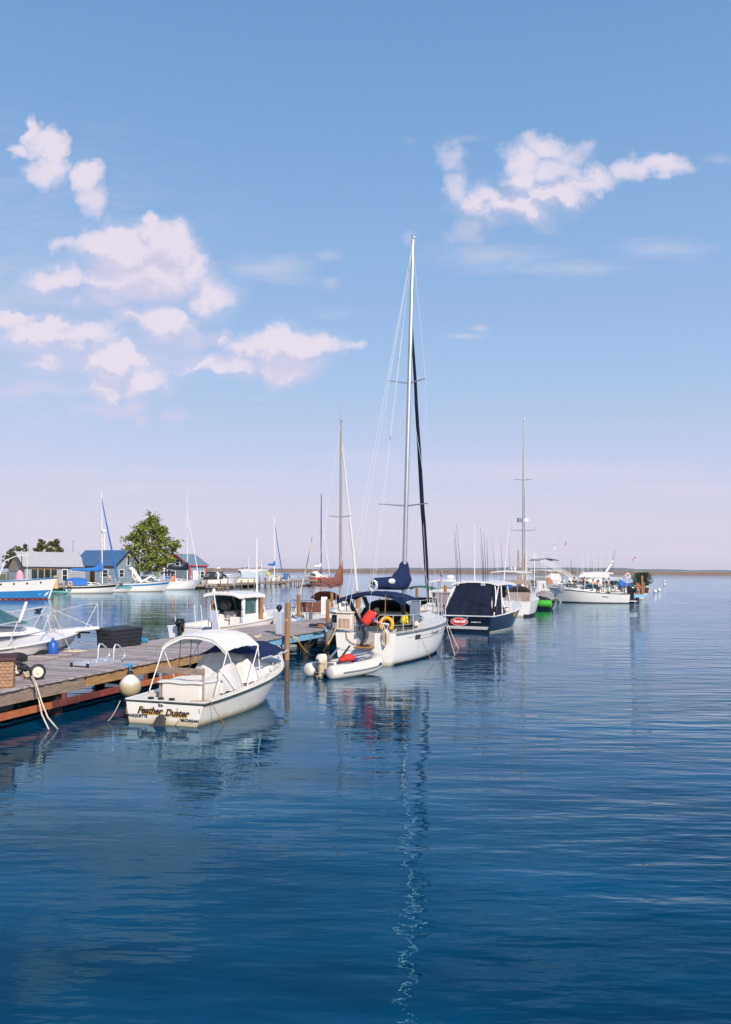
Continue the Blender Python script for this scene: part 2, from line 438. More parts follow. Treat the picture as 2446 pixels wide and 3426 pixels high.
    def build(s, name, m, parent=None, smooth=35, bev=0.0, seg=2, recalc=True):
        me = bpy.data.meshes.new(name)
        me.from_pydata([tuple(p) for p in s.v], [], s.f)
        if recalc:
            bm = bmesh.new(); bm.from_mesh(me)
            bmesh.ops.recalc_face_normals(bm, faces=bm.faces)
            bm.to_mesh(me); bm.free()
        me.materials.append(m)
        if smooth:
            me.polygons.foreach_set('use_smooth', [True] * len(me.polygons))
            me.set_sharp_from_angle(angle=R(smooth))
        o = bpy.data.objects.new(name, me)
        COL.objects.link(o)
        if parent: o.parent = parent
        if bev:
            b = o.modifiers.new('bevel', 'BEVEL')
            b.width, b.segments, b.limit_method, b.angle_limit = bev, seg, 'ANGLE', R(40)
        return o

LABELS = set()
def tag(o, label, cat, group=None):
    o['label'], o['category'] = label, cat
    if group: o['group'] = group
    return o
def thing(name, label, cat, loc=(0, 0, 0), head=None, group=None, rz=None, heel=0):
    """an Empty; head is a compass heading clockwise from +Y for local +X"""
    o = bpy.data.objects.new(name, None)
    COL.objects.link(o)
    o.location = loc
    z = R(90 - head) if head else (rz or 0)
    o.rotation_euler = (heel, 0, z)
    o.empty_display_size = .2
    return tag(o, label, cat, group)
def part(o, label):
    o['label'] = label
    return o
def structure(o):
    o['kind'] = 'structure'
    return o
def text(body, size, m, parent, origin, right, up, name='lettering', shear=0, bold=0.0, space=1.0, ext=.002, align='CENTER'):
    c = bpy.data.curves.new(name, 'FONT')
    c.body, c.size, c.shear, c.offset, c.space_character, c.extrude = body, size, shear, bold, space, ext
    c.align_x = align
    c.resolution_u = 4
    c.materials.append(m)
    tmp = bpy.data.objects.new(name, c)
    me = bpy.data.meshes.new_from_object(tmp)
    bpy.data.objects.remove(tmp)
    if not me.materials: me.materials.append(m)
    o = bpy.data.objects.new(name, me)
    COL.objects.link(o)
    r, u = V(right).normalized(), V(up).normalized()
    n = r.cross(u).normalized(); u = n.cross(r)
    o.matrix_local = Matrix.Translation(origin) @ Matrix((r, u, n)).transposed().to_4x4()
    o.parent = parent
    return o
def sag(p, q, d, n=10):
    p, q = V(p), V(q)
    return [p.lerp(q, i / n) - V((0, 0, d * 4 * (i / n) * (1 - i / n))) for i in range(n + 1)]
def arc(fn, n=12):
    return [V(fn(i / n)) for i in range(n + 1)]

# ---------------------------------------------------------------- water, hills, breakwater, shore
def build_water():
    mb = MB()
    mb.add([(-30000, -300, 0), (30000, -300, 0), (30000, 30000, 0), (-30000, 30000, 0)], [(0, 1, 2, 3)])
    m = bpy.data.materials.new('lake_water'); m.use_nodes = True
    nt = m.node_tree; N, Lk = nt.nodes, nt.links
    N.remove(N['Principled BSDF'])
    out = N['Material Output']
    dif = N.new('ShaderNodeBsdfDiffuse')
    glo = N.new('ShaderNodeBsdfGlossy'); glo.inputs['Color'].default_value = (.48, .80, .98, 1)
    fre = N.new('ShaderNodeFresnel'); fre.inputs['IOR'].default_value = 1.36
    tint = N.new('ShaderNodeValToRGB'); te = tint.color_ramp.elements      # angular reflectance: bluish head-on, neutral at grazing angles
    te[0].position, te[0].color = .06, (.24, .72, 1.0, 1)
    te[1].position, te[1].color = .44, (.78, .91, 1.0, 1)
    t3 = te.new(.22); t3.color = (.42, .80, 1.0, 1)
    Lk.new(fre.outputs[0], tint.inputs[0]); Lk.new(tint.outputs[0], glo.inputs['Color'])
    mixs = N.new('ShaderNodeMixShader')
    Lk.new(fre.outputs[0], mixs.inputs[0]); Lk.new(dif.outputs[0], mixs.inputs[1]); Lk.new(glo.outputs[0], mixs.inputs[2]); Lk.new(mixs.outputs[0], out.inputs[0])
    geo = N.new('ShaderNodeNewGeometry')
    def nz(scale, sx, sy, detail, rough, rot=0.0, dist=0.0):
        mp = N.new('ShaderNodeMapping')
        mp.inputs['Scale'].default_value = (sx, sy, 1); mp.inputs['Rotation'].default_value = (0, 0, rot)
        Lk.new(geo.outputs['Position'], mp.inputs[0])
        n = N.new('ShaderNodeTexNoise'); n.inputs['Scale'].default_value = scale
        n.inputs['Detail'].default_value = detail; n.inputs['Roughness'].default_value = rough; n.inputs['Distortion'].default_value = dist
        Lk.new(mp.outputs[0], n.inputs['Vector'])
        return n.outputs['Fac']
    def mth(op, a, bb):
        n = N.new('ShaderNodeMath'); n.operation = op
        for i, q in enumerate((a, bb)):
            if isinstance(q, (int, float)): n.inputs[i].default_value = q
            else: Lk.new(q, n.inputs[i])
        return n.outputs[0]
    # body colour: deep blue with broad drifts of clearer, greener water
    big = nz(.16, 1, 1.8, 4, .55)
    rp = N.new('ShaderNodeValToRGB'); e = rp.color_ramp.elements
    e[0].position, e[0].color = .34, (.0, .018, .038, 1)
    e[1].position, e[1].color = .68, (.0, .064, .145, 1)
    Lk.new(big, rp.inputs[0])
    Lk.new(rp.outputs[0], dif.inputs['Color'])
    # ripples: calm in the lee of the pier, livelier to the right and in cat's-paws
    sp = N.new('ShaderNodeSeparateXYZ'); Lk.new(geo.outputs['Position'], sp.inputs[0])
    mr = N.new('ShaderNodeMapRange'); mr.interpolation_type = 'SMOOTHSTEP'
    mr.inputs[1].default_value, mr.inputs[2].default_value = 0, 20
    mr.inputs[3].default_value, mr.inputs[4].default_value = .36, 2.1
    lee = mth('SUBTRACT', sp.outputs[0], mth('MULTIPLY', sp.outputs[1], .30))
    Lk.new(mth('ADD', lee, 8.0), mr.inputs[0])
    paw = N.new('ShaderNodeMapRange')
    paw.inputs[1].default_value, paw.inputs[2].default_value, paw.inputs[3].default_value, paw.inputs[4].default_value = .36, .66, .5, 1.3
    Lk.new(nz(.09, .6, 1.6, 3, .5), paw.inputs[0])
    far = N.new('ShaderNodeMapRange')
    far.inputs[1].default_value, far.inputs[2].default_value, far.inputs[3].default_value, far.inputs[4].default_value = 35, 160, 1.0, .35
    Lk.new(sp.outputs[1], far.inputs[0])
    amp = mth('MULTIPLY', mth('MULTIPLY', mr.outputs[0], far.outputs[0]), paw.outputs[0])
    h1 = mth('MULTIPLY', mth('MULTIPLY', nz(.85, .60, 1.5, 1, .35, .07, .2), .052), amp)
    h2 = mth('MULTIPLY', mth('MULTIPLY', nz(2.2, .50, 1.7, 2, .45, .09, .12), .027), amp)
    h3 = mth('MULTIPLY', mth('MULTIPLY', nz(5.5, .60, 1.7, 2, .5, .05, .2), .007), amp)
    h4 = mth('MULTIPLY', nz(3.2, .85, 1.25, 1, .4, .3, .3), .0019)
    swell = mth('MULTIPLY', nz(.22, .7, 1.6, 1, .5), .03)
    h = mth('ADD', mth('ADD', mth('ADD', h1, h2), mth('ADD', h3, h4)), swell)
    bp = N.new('ShaderNodeBump'); bp.inputs['Strength'].default_value = 1.0; bp.inputs['Distance'].default_value = 1.0
    Lk.new(h, bp.inputs['Height'])
    for n_ in (dif, glo, fre): Lk.new(bp.outputs[0], n_.inputs['Normal'])
    # the open lake beyond the moorings is wind-roughened
    ln = N.new('ShaderNodeVectorMath'); ln.operation = 'LENGTH'; Lk.new(geo.outputs['Position'], ln.inputs[0])
    mr2 = N.new('ShaderNodeMapRange')
    mr2.inputs[1].default_value, mr2.inputs[2].default_value, mr2.inputs[3].default_value, mr2.inputs[4].default_value = 60, 600, .010, .05
    Lk.new(ln.outputs['Value'], mr2.inputs[0]); Lk.new(mr2.outputs[0], glo.inputs['Roughness'])
    o = structure(mb.build('water', m, smooth=0, recalc=False))
    return o
build_water()

def build_far():
    # low wooded hills across the lake
    mb = MB()
    n = 90
    rings = []
    for i in range(n + 1):
        u = 1150 + i * (2900 - 1150) / n
        Y = 5200
        x = (u - CX) / F * Y
        prof = 9 + 9 * math.exp(-((u - 1990) / 170) ** 2) + 6 * math.exp(-((u - 1700) / 120) ** 2) + 4 * math.sin(i * .7) * .4 + rnd.uniform(-1, 1)
        prof *= min(1, i / 8)
        rings.append([(x, Y - 250, -1), (x, Y, max(.5, prof)), (x, Y + 500, -1)])
    mb.loft(rings, False, False, False)
    structure(mb.build('hills', hill_m, smooth=60))
    # stone breakwater: a long low wall of rough blocks
    t = thing('breakwater', 'long low stone breakwater across the lake', 'breakwater')
    a, b = V((-330, 930, 0)), V((500, 690, 0))
    mb = MB()
    m = 260
    dd = (b - a) / m
    sd_ = V((dd.y, -dd.x, 0)).normalized()
    if sd_.y > 0: sd_ = -sd_
    rings = []
    for i in range(m + 1):
        p = a + dd * i
        j = lambda s: rnd.uniform(-s, s)
        rings.append([p + sd_ * (4 + j(.5)) + V((0, 0, -1)), p + sd_ * (2.6 + j(.4)) + V((0, 0, 1.0 + j(.25))), p + sd_ * 2.2 + V((0, 0, 2.25 + j(.10))), p + V((0, 0, 2.4 + j(.06))), p - sd_ * 4 + V((0, 0, -1))])
    mb.loft(rings, False, False, False)
    mb.build('rock_mound', stone, t, smooth=20)
    cp = MB()
    for i in range(0, m, 2):
        cp.bar(a + dd * i + V((0, 0, 2.52)), a + dd * (i + 1.94) + V((0, 0, 2.52)), 3.0, .3)
    cp.build('cap_slabs', mat('pale_concrete_cap', (.27, .19, .145), .9, var=.2, scale=.1, island=.2), t)
    # shore land behind the boathouses
    mb = MB()
    pts = [(-700, 90), (-75, 108), (-50, 133), (-30.5, 147), (-25.8, 150), (-25.5, 158), (-60, 190), (-150, 420), (-700, 500)]
    mb.prism(pts, -1, .62)
    structure(mb.build('shore_ground', grass_m, smooth=0))
build_far()
# ---------------------------------------------------------------- boat components (local: x forward, y to port, z up, waterline 0)
class Hull:
    def __init__(s, L, B, fs, fb, tw=.85, tm=.4, p=2.3, rake=.12, wl=.82, draft=.35, srake=0.0, sp=1.7, fl=.7):
        s.L, s.B, s.fs, s.fb, s.tw, s.tm, s.p, s.rake, s.wl, s.draft, s.srake, s.sp, s.fl = L, B, fs, fb, tw, tm, p, rake, wl, draft, srake, sp, fl
    def hb(s, t):
        if t < s.tm: return s.B / 2 * (s.tw + (1 - s.tw) * math.sin(math.pi / 2 * t / s.tm))
        return max(.012, s.B / 2 * (1 - ((t - s.tm) / (1 - s.tm)) ** s.p))
    def z(s, t): return s.fs + (s.fb - s.fs) * t ** s.sp
    def pt(s, t, v, side=-1, off=0.0):
        wr = s.wl * (1 - .45 * t ** 3)
        if v >= 0:
            zz, h, q = s.z(t) * v, s.hb(t) * (wr + (1 - wr) * v ** s.fl), 1 - v
        else:
            zz, h, q = -s.draft * (-v) * (1 - .6 * t ** 4), s.hb(t) * wr * (1 - (-v) ** 1.5), 1 + .8 * (-v) * t
        return V((s.L * t * (1 - s.rake * q * t) + s.srake * q * (1 - t) ** 3, side * (h + off), zz))
    def shell(s, n=26, vs=(1, .9, .75, .6, .45, .3, .15, 0, -.25, -.6, -1)):
        mb = MB()
        rings = []
        for i in range(n + 1):
            t = i / n
            t = 1 - (1 - t) ** 1.25
            a = [s.pt(t, v, -1) for v in vs]
            rings.append(a + [V((p.x, -p.y, p.z)) for p in a[-2::-1]])
        mb.loft(rings, False, True, True)
        return mb
    def deck(s, t0=0., t1=1., dz=-.01, camber=.05, n=18, inset=.0):
        mb = MB()
        def fn(a, b):
            t = t0 + (t1 - t0) * a
            y = (b * 2 - 1)
            p = s.pt(t, 1, 1)
            return V((p.x, y * max(.005, s.hb(t) - inset), s.z(t) + dz + camber * (1 - y * y)))
        return mb.sheet(fn, n, 6, .03)
    def well(s, t0, t1, w, sole, n=10, round_=0):
        """open cockpit: side decks, liner walls and sole between stations t0 and t1 (side deck width w, stern deck at t0)"""
        mb = MB()
        xs = [t0 + (t1 - t0) * i / n for i in range(n + 1)]
        for sd in (-1, 1):
            mb.loft([[V((s.L * t, sd * s.hb(t), s.z(t))), V((s.L * t, sd * max(.05, s.hb(t) - w), s.z(t))), V((s.L * t, sd * max(.04, s.hb(t) - w - .03), sole))] for t in xs], False, False, False)
        mb.loft([[V((s.L * t, -max(.04, s.hb(t) - w - .03), sole)), V((s.L * t, max(.04, s.hb(t) - w - .03), sole))] for t in xs], False, False, False)
        for t in (t0, t1):
            h = s.hb(t) - w
            mb.add([(s.L * t, -h, sole), (s.L * t, h, sole), (s.L * t, h, s.z(t)), (s.L * t, -h, s.z(t))], [(0, 1, 2, 3)])
        if t0 > 0:
            h0 = s.hb(0)
            mb.add([(0, -h0, s.z(0)), (0, h0, s.z(0)), (s.L * t0, s.hb(t0), s.z(t0)), (s.L * t0, -s.hb(t0), s.z(t0))], [(0, 1, 2, 3)])
        return mb
    def rub(s, r=.03, dz=-.02, off=.012, stern=True, n=26):
        pts = [s.pt(1 - (1 - i / n) ** 1.25, 1, -1, off) + V((0, 0, dz)) for i in range(n + 1)]
        pts += [V((p.x, -p.y, p.z)) for p in pts[-2::-1]]
        return MB().tube(pts, r, 6, closed=stern)
    def band(s, v0, v1, t0=0., t1=.985, off=.006, stern=False, n=24):
        mb = MB()
        for sd in (-1, 1):
            mb.loft([[s.pt(t, v0, sd, off), s.pt(t, v1, sd, off)] for t in [t0 + (t1 - t0) * i / n for i in range(n + 1)]], False, False, False)
        if stern:
            a, b = s.pt(0, v0, -1), s.pt(0, v1, -1)
            d = V((-off, 0, 0))
            mb.add([a + d, b + d, V((b.x, -b.y, b.z)) + d, V((a.x, -a.y, a.z)) + d], [(0, 1, 2, 3)])
        return mb

def cabin_mb(x0, x1, w0, w1, z0, z1, back=.1, front=.6, inset=.12, zf=None, zb=None):
    """house: bottom x0..x1 with half-widths w0 (aft) w1 (fwd); top pulled in"""
    zf = z1 if zf is None else zf
    a = [(x0, -w0, zb or z0), (x1, -w1, z0), (x1, w1, z0), (x0, w0, zb or z0)]
    b = [(x0 + back, -w0 + inset, z1), (x1 - front, -w1 + inset, zf), (x1 - front, w1 - inset, zf), (x0 + back, w0 - inset, z1)]
    return [V(p) for p in a + b]
def patch(mb, A, B, C, Dd, u0, u1, v0, v1, off=.012):
    """thin panel standing proud of quad A B C D (A,B bottom; D,C top)"""
    A, B, C, Dd = V(A), V(B), V(C), V(Dd)
    P = lambda u, v: A.lerp(B, u).lerp(Dd.lerp(C, u), v)
    n = (B - A).cross(Dd - A).normalized() * off
    q = [P(u0, v0), P(u1, v0), P(u1, v1), P(u0, v1)]
    mb.hexa([p - n * .5 for p in q] + [p + n for p in q])
def cabin(parent, h, body, win, name='cabin', sides=((.12, .45), (.52, .88)), front=True, back=False, vr=(.35, .85), bev=.05, wname='window'):
    mb = MB().hexa(h)
    c = mb.build(name, body, parent, smooth=50, bev=bev, seg=3)
    k = 1.03
    for (u0, u1) in sides:
        for s_ in (0, 1):
            m2 = MB()
            if s_ == 0: patch(m2, h[0], h[1], h[5], h[4], u0, u1, *vr)
            else: patch(m2, h[2], h[3], h[7], h[6], 1 - u1, 1 - u0, *vr)
            m2.build(wname, win, c, smooth=0)
    if front:
        for (u0, u1) in ((.08, .46), (.54, .92)):
            m2 = MB(); patch(m2, h[1], h[2], h[6], h[5], u0, u1, .25, .88); m2.build('windscreen', win, c, smooth=0)
    if back:
        m2 = MB(); patch(m2, h[3], h[0], h[4], h[7], .15, .85, .15, .85); m2.build('rear_window', win, c, smooth=0)
    return c
def canopy_fn(x0, x1, w, z, crown=.22, droop=.0, tilt=0.0, fore=.06):
    def fn(a, b):
        y = b * 2 - 1
        edge = abs(y) ** 3
        return V((x0 + (x1 - x0) * a, y * w / 2, z + tilt * a + crown * (1 - abs(y) ** 2.4) + fore * math.sin(math.pi * a) - droop * edge + .007 * math.sin(17 * a + 8 * y) + .006 * math.sin(31 * a - 13 * y)))
    return fn
def bimini(parent, x0, x1, w, z, cloth, zdeck, frame=None, crown=.2, droop=.03, wd=None, tilt=0., th=.02, name='bimini_top', legs=((.05, .35), (.5, .5), (.95, .6))):
    frame = frame or steel
    fn = canopy_fn(x0, x1, w, z, crown, droop, tilt)
    b = MB().sheet(fn, 18, 20, th).build(name, cloth, parent, smooth=60)
    f = MB()
    wd = wd or w
    for a, l in legs:
        xf = x0 + (x1 - x0) * l
        pts = [V((xf, -wd / 2, zdeck))] + [fn(a, i / 10) - V((0, 0, th + .02)) for i in range(11)] + [V((xf, wd / 2, zdeck))]
        f.tube(pts, .014, 6)
    f.build('bimini_frame', frame, b)
    return b
def rail(parent, h, t0, t1, ht, m=None, r=.013, n=7, lean=0.0, mid=True, bowx=.12, name='bow_rail', inset=.06, close=True):
    m = m or steel
    def top(t, sd, k=1.0):
        return V((h.L * t + (bowx * k if t > .97 else 0) + lean * k, sd * max(.06, h.hb(t) - inset + .02 * k), h.z(t) + ht * k))
    ts = [t0 + (t1 - t0) * i / n for i in range(n + 1)]
    mb = MB()
    for k in ((1, .5) if mid else (1,)):
        if close:
            mb.tube([top(t, -1, k) for t in ts] + [top(t, 1, k) for t in ts[::-1]], r if k == 1 else r * .7, 6)
        else:
            for sd in (-1, 1): mb.tube([top(t, sd, k) for t in ts], r if k == 1 else r * .7, 6)
    o = mb.build(name, m, parent)
    for t in ts[::1]:
        for sd in (-1, 1):
            b = top(t, sd, 0); b.z -= .02
            MB().tube([b, top(t, sd, 1)], r, 6).build('stanchion', m, o)
    return o
def outboard(parent, x, y, z, k=1.0, cowl=None, leg=None, name='outboard_motor', tilt=0.0):
    cowl, leg = cowl or blackg, leg or blackg
    M = Matrix.Translation((x, y, z)) @ Matrix.Rotation(-tilt, 4, 'Y') @ Matrix.Scale(k, 4)
    mb = MB()
    mb.hexa([M @ V(p) for p in [(-.34, -.05, -.75), (-.12, -.05, -.75), (-.12, .05, -.75), (-.34, .05, -.75), (-.36, -.09, .1), (-.06, -.09, .1), (-.06, .09, .1), (-.36, .09, .1)]])
    mb.bar(M @ V((-.12, 0, -.1)), M @ V((.06, 0, -.1)), .3 * k, .35 * k)
    mb.ell((-.30, 0, -.72), (.22, .07, .07), 10, 7, M)
    mb.bar(M @ V((-.52, 0, -.58)), M @ V((-.1, 0, -.58)), .26 * k, .02 * k)
    for a in range(3):
        q = Matrix.Rotation(a * 2.094, 4, 'X')
        mb.hexa([M @ (V((-.50, 0, -.72)) + q @ V(p)) for p in [(-.02, -.04, .03), (0.02, -.02, .03), (.02, .05, .03), (-.02, .03, .03), (-.03, -.06, .15), (.0, -.05, .15), (.02, .05, .15), (0, .04, .15)]])
    o = mb.build(name, leg, parent, bev=.01 * k)
    rings = []
    for zz, a, b, cx in [(.0, .17, .12, -.2), (.08, .25, .17, -.2), (.25, .28, .19, -.21), (.36, .25, .17, -.19), (.45, .19, .14, -.16), (.47, .1, .08, -.14)]:
        rings.append([M @ V((cx + a * math.copysign(abs(math.cos(q)) ** .45, math.cos(q)), b * math.copysign(abs(math.sin(q)) ** .45, math.sin(q)), zz)) for q in [2 * math.pi * i / 16 for i in range(16)]])
    MB().loft(rings).build('cowling', cowl, o, smooth=50)
    MB().box((0, 0, 0), (.05 * k, .22 * k, .10 * k), 0, M @ Matrix.Translation((-.475, 0, .2))).build('decal', black, o)
    return o
def antenna(parent, p, h, r=.012, m=None, lean=(0, 0), name='antenna'):
    p = V(p)
    return MB().tube([p, p + V((lean[0] * .5, lean[1] * .5, h * .5)), p + V((lean[0], lean[1], h))], [r * 1.3, r, r * .6], 6).build(name, m or whitem, parent)
def cleat(mb, p, rz=0, k=1.0):
    M = Matrix.Translation(p) @ Matrix.Rotation(rz, 4, 'Z') @ Matrix.Scale(k, 4)
    mb.tube([M @ V(q) for q in [(-.14, 0, .075), (-.07, 0, .06), (.07, 0, .06), (.14, 0, .075)]], .016 * k, 6)
    for sx in (-.05, .05): mb.tube([M @ V((sx, 0, -.005)), M @ V((sx, 0, .06))], .018 * k, 6)
def sail_cover(parent, xm, zb, length, m, rise=1.1, w=.30, hgt=.34, slope=0.0, name='sail_cover', lumps=.02, y=0.0):
    """stowed mainsail under its cover: along the boom aft of xm, climbing the mast"""
    rings = []
    r2 = random.Random(int(length * 100))
    for i in range(17):
        s_ = i / 16
        x = xm + .12 - (length + .12) * s_
        top = hgt * (1 - .25 * s_) + rise * max(0, 1 - s_ * 2.6) ** 1.8
        bot = -.22 * (1 - .4 * s_) + slope * s_
        ww = w * (1 - .45 * s_) * (.75 if s_ < .06 else 1) / 2
        c, hh = (top + bot + slope * s_) / 2, (top + slope * s_ - bot) / 2
        rings.append([V((x + r2.uniform(-lumps, lumps), y + ww * math.sin(a) * (1 + .25 * math.cos(a)) + r2.uniform(-lumps, lumps), zb + c - hh * math.cos(a))) for a in [2 * math.pi * k / 14 for k in range(14)]])
    return MB().loft(rings).build(name, m, parent, smooth=60)
def stay(parent, p, q, r=.006, m=None, name='stay'):
    return MB().tube([p, q], r, 5).build(name, m or wire, parent)
def furled(parent, p, q, r, m, name='furled_jib'):
    p, q = V(p), V(q)
    n = 14
    pts = [p.lerp(q, i / n) + V((rnd.uniform(-.01, .01), rnd.uniform(-.012, .012), 0)) for i in range(n + 1)]
    rs = [r * (.35 + .65 * min(1, i / 1.5)) * (1 - .55 * (i / n) ** 1.5) for i in range(n + 1)]
    return MB().tube(pts, rs, 8).build(name, m, parent)
def mast(parent, x, z0, z1, m=None, rad=.075, spreaders=(.5,), sw=.9, rake=0.0, wires=True, hull=None, bow=None, backstay=True, heelx=0.0, wr=.006, sweep=.15):
    m = m or alu
    top = V((x - rake, heelx, z1))
    base = V((x, 0, z0))
    P = lambda f: base.lerp(top, f)
    o = MB().tube([P(i / 6) for i in range(7)], [rad, rad, rad, rad * .97, rad * .93, rad * .85, rad * .7], 10).build('mast', m, parent)
    tr = MB().tube([top, top + V((0, 0, .05))], .05, 6)
    tr.tube([top + V((-.05, .02, 0)), top + V((-.05, .02, .7))], .008, 5)
    tr.bar(top + V((.05, 0, .05)), top + V((-.3, 0, .12)), .02, .02)
    tr.ell(top + V((.05, -.03, .12)), (.05, .05, .07), 8, 5)
    tr.build('masthead_fitting', m, o)
    tips = []
    for k, f in enumerate(spreaders):
        w = sw if not isinstance(sw, (list, tuple)) else sw[k]
        for sd in (-1, 1):
            tip = P(f) + V((-sweep, sd * w, .06))
            MB().tube([P(f), tip], [.03, .02], 6).build('spreader', m, o)
            tips.append((f, sd, tip))
    if wires:
        hb = (hull.hb(.5) if hull else 1.2) * .93
        zc = hull.z(.5) if hull else z0
        for sd in (-1, 1):
            ch = V((x - .15, sd * hb, zc))
            path = [ch] + [t for f, s_, t in tips if s_ == sd] + [P(.985)]
            for a, b in zip(path[:-1], path[1:]): stay(parent, a, b, wr, name='shroud')
            for k, f in enumerate(spreaders):
                lo = ch if k == 0 else [t for g, s_, t in tips if s_ == sd][k - 1]
                stay(parent, lo + V((.0, 0, 0)), P(f - .012), wr * .85, name='shroud')
        if bow is not None: stay(parent, bow, P(.9 if len(spreaders) > 1 else .97), wr, name='forestay')
        if backstay: stay(parent, V((.12, 0, (hull.z(0) if hull else 1))), top, wr, name='backstay')
    return o, P

def skinned(name, J, E, m, parent, root):
    names = list(J)
    me = bpy.data.meshes.new(name)
    me.from_pydata([J[k][0] for k in names], [(names.index(a), names.index(b)) for a, b in E], [])
    o = bpy.data.objects.new(name, me)
    COL.objects.link(o); o.parent = parent
    me.materials.append(m)
    bm = bmesh.new(); bm.from_mesh(me)
    ly = bm.verts.layers.skin.verify()
    bm.verts.ensure_lookup_table()
    for i, k in enumerate(names):
        r = J[k][1]
        bm.verts[i][ly].radius = r if isinstance(r, tuple) else (r, r)
        bm.verts[i][ly].use_root = (k == root)
    bm.to_mesh(me); bm.free()
    md = o.modifiers.new('skin', 'SKIN'); md.use_smooth_shade = True
    sb = o.modifiers.new('subsurf', 'SUBSURF'); sb.levels = sb.render_levels = 1
    return o
def person(label, loc, head, pose='stand', shirt=None, trousers=None, shorts=False, hair=None, group=None, k=1.0, vest=None):
    t = thing('person', label, 'person', loc, head, group)
    t.scale = (k, k, k)
    P = {'stand': dict(pel=(0, 0, .95), sp=(.0, 0, 1.16), ch=(.01, 0, 1.36), nk=(.02, 0, 1.50), hd=(.04, 0, 1.64), hip=(0, .10, .90), kn=(.03, .11, .50), an=(-.01, .12, .085), to=(.16, .14, .035), sh=(.0, .19, 1.42), el=(-.03, .25, 1.14), wr=(.10, .25, .92), fd=(.3, 0, -.95)),
         'sit': dict(pel=(0, 0, .52), sp=(-.06, 0, .74), ch=(-.09, 0, .95), nk=(-.08, 0, 1.09), hd=(-.05, 0, 1.23), hip=(.02, .10, .48), kn=(.44, .13, .52), an=(.50, .13, .085), to=(.68, .15, .035), sh=(-.09, .19, 1.0), el=(.02, .25, .74), wr=(.25, .22, .68), fd=(.9, 0, -.4)),
         'bend': dict(pel=(0, 0, .74), sp=(.10, 0, .92), ch=(.26, 0, 1.08), nk=(.36, 0, 1.17), hd=(.46, 0, 1.24), hip=(.02, .10, .70), kn=(.14, .12, .40), an=(-.02, .12, .085), to=(.15, .14, .035), sh=(.28, .19, 1.08), el=(.44, .24, .88), wr=(.66, .18, .82), fd=(.9, 0, -.3))}[pose]
    W = {'sh': .72, 'hip': 1}
    J, E = {}, []
    def v(n): return V(P[n])
    J['pel'] = (v('pel'), (.14, .11)); J['sp'] = (v('sp'), (.13, .10)); J['ch'] = (v('ch'), (.16, .11)); J['nk'] = (v('nk'), .058)
    J['hd'] = (v('hd'), (.082, .095)); up = (v('hd') - v('nk')).normalized(); J['crown'] = (v('hd') + up * .10, (.065, .075))
    fwd = V((up.z, 0, -up.x))
    J['nose'] = (v('hd') + fwd * .105 - up * .02, .016)
    E += [('pel', 'sp'), ('sp', 'ch'), ('ch', 'nk'), ('nk', 'hd'), ('hd', 'crown'), ('hd', 'nose')]
    for s_, sd in (('l', 1), ('r', -1)):
        f = lambda n: V((P[n][0], P[n][1] * sd, P[n][2]))
        for n, r in (('hip', .085), ('kn', .056), ('an', .040), ('to', .034), ('sh', .058), ('el', .042), ('wr', .029)):
            J[n + s_] = (f(n), r)
        d = (f('wr') - f('el')).normalized()
        pm = f('wr') + d * .07
        J['palm' + s_] = (pm, (.032, .018))
        E += [('pel', 'hip' + s_), ('hip' + s_, 'kn' + s_), ('kn' + s_, 'an' + s_), ('an' + s_, 'to' + s_), ('ch', 'sh' + s_), ('sh' + s_, 'el' + s_), ('el' + s_, 'wr' + s_), ('wr' + s_, 'palm' + s_)]
        for q in range(4):
            a, b = 'f%d%s' % (q, s_), 'g%d%s' % (q, s_)
            sx = (q - 1.5) * .019
            J[a] = (pm + d * .045 + V((sx, 0, 0)), .009); J[b] = (pm + d * (.085 + .008 * (q in (1, 2))) + V((sx + .01, -sd * .014, -.004)), .008)
            E += [('palm' + s_, a), (a, b)]
        J['th' + s_] = (pm + V((.045, -sd * .02, -.01)) + d * .02, .010); E += [('palm' + s_, 'th' + s_)]
    skinned('body', J, E, skin, t, 'pel')
    g = lambda names: {n: J[n] for n in names}
    def grow(n, a): return (J[n][0], tuple(x + a for x in J[n][1]) if isinstance(J[n][1], tuple) else J[n][1] + a)
    if shirt:
        K = {n: grow(n, .016) for n in ('pel', 'sp', 'ch', 'shl', 'shr', 'ell', 'elr')}
        for s_ in 'lr': K['el' + s_] = (J['sh' + s_][0].lerp(J['el' + s_][0], .8), .056)
        skinned('shirt', K, [('pel', 'sp'), ('sp', 'ch'), ('ch', 'shl'), ('ch', 'shr'), ('shl', 'ell'), ('shr', 'elr')], shirt, t, 'pel')
    if trousers:
        K = {n: grow(n, .018) for n in ('pel', 'hipl', 'hipr', 'knl', 'knr', 'anl', 'anr')}
        E2 = [('pel', 'hipl'), ('pel', 'hipr'), ('hipl', 'knl'), ('hipr', 'knr')]
        if shorts:
            for s_ in 'lr': K['kn' + s_] = (J['hip' + s_][0].lerp(J['kn' + s_][0], .8), .085)
            K.pop('anl'); K.pop('anr')
        else: E2 += [('knl', 'anl'), ('knr', 'anr')]
        skinned('shorts' if shorts else 'trousers', K, E2, trousers, t, 'pel')
    hd = v('hd')
    q = V((0, 0, 1)).rotation_difference(up).to_matrix().to_4x4()
    mb = MB()
    Mx = Matrix.Translation(hd) @ q
    rings = []
    for i in range(7):
        a = -.1 + (math.pi / 2 + .05) * i / 6
        rings.append([Mx @ V((-.012 + .112 * math.cos(a) * math.cos(b), .096 * math.cos(a) * math.sin(b), .035 + .128 * math.sin(a) - (.07 if math.cos(b) < -.2 and i == 0 else 0))) for b in [2 * math.pi * j / 14 for j in range(14)]])
    mb.loft(rings).build('hair', hair or hairm, t, smooth=60)
    sh = MB()
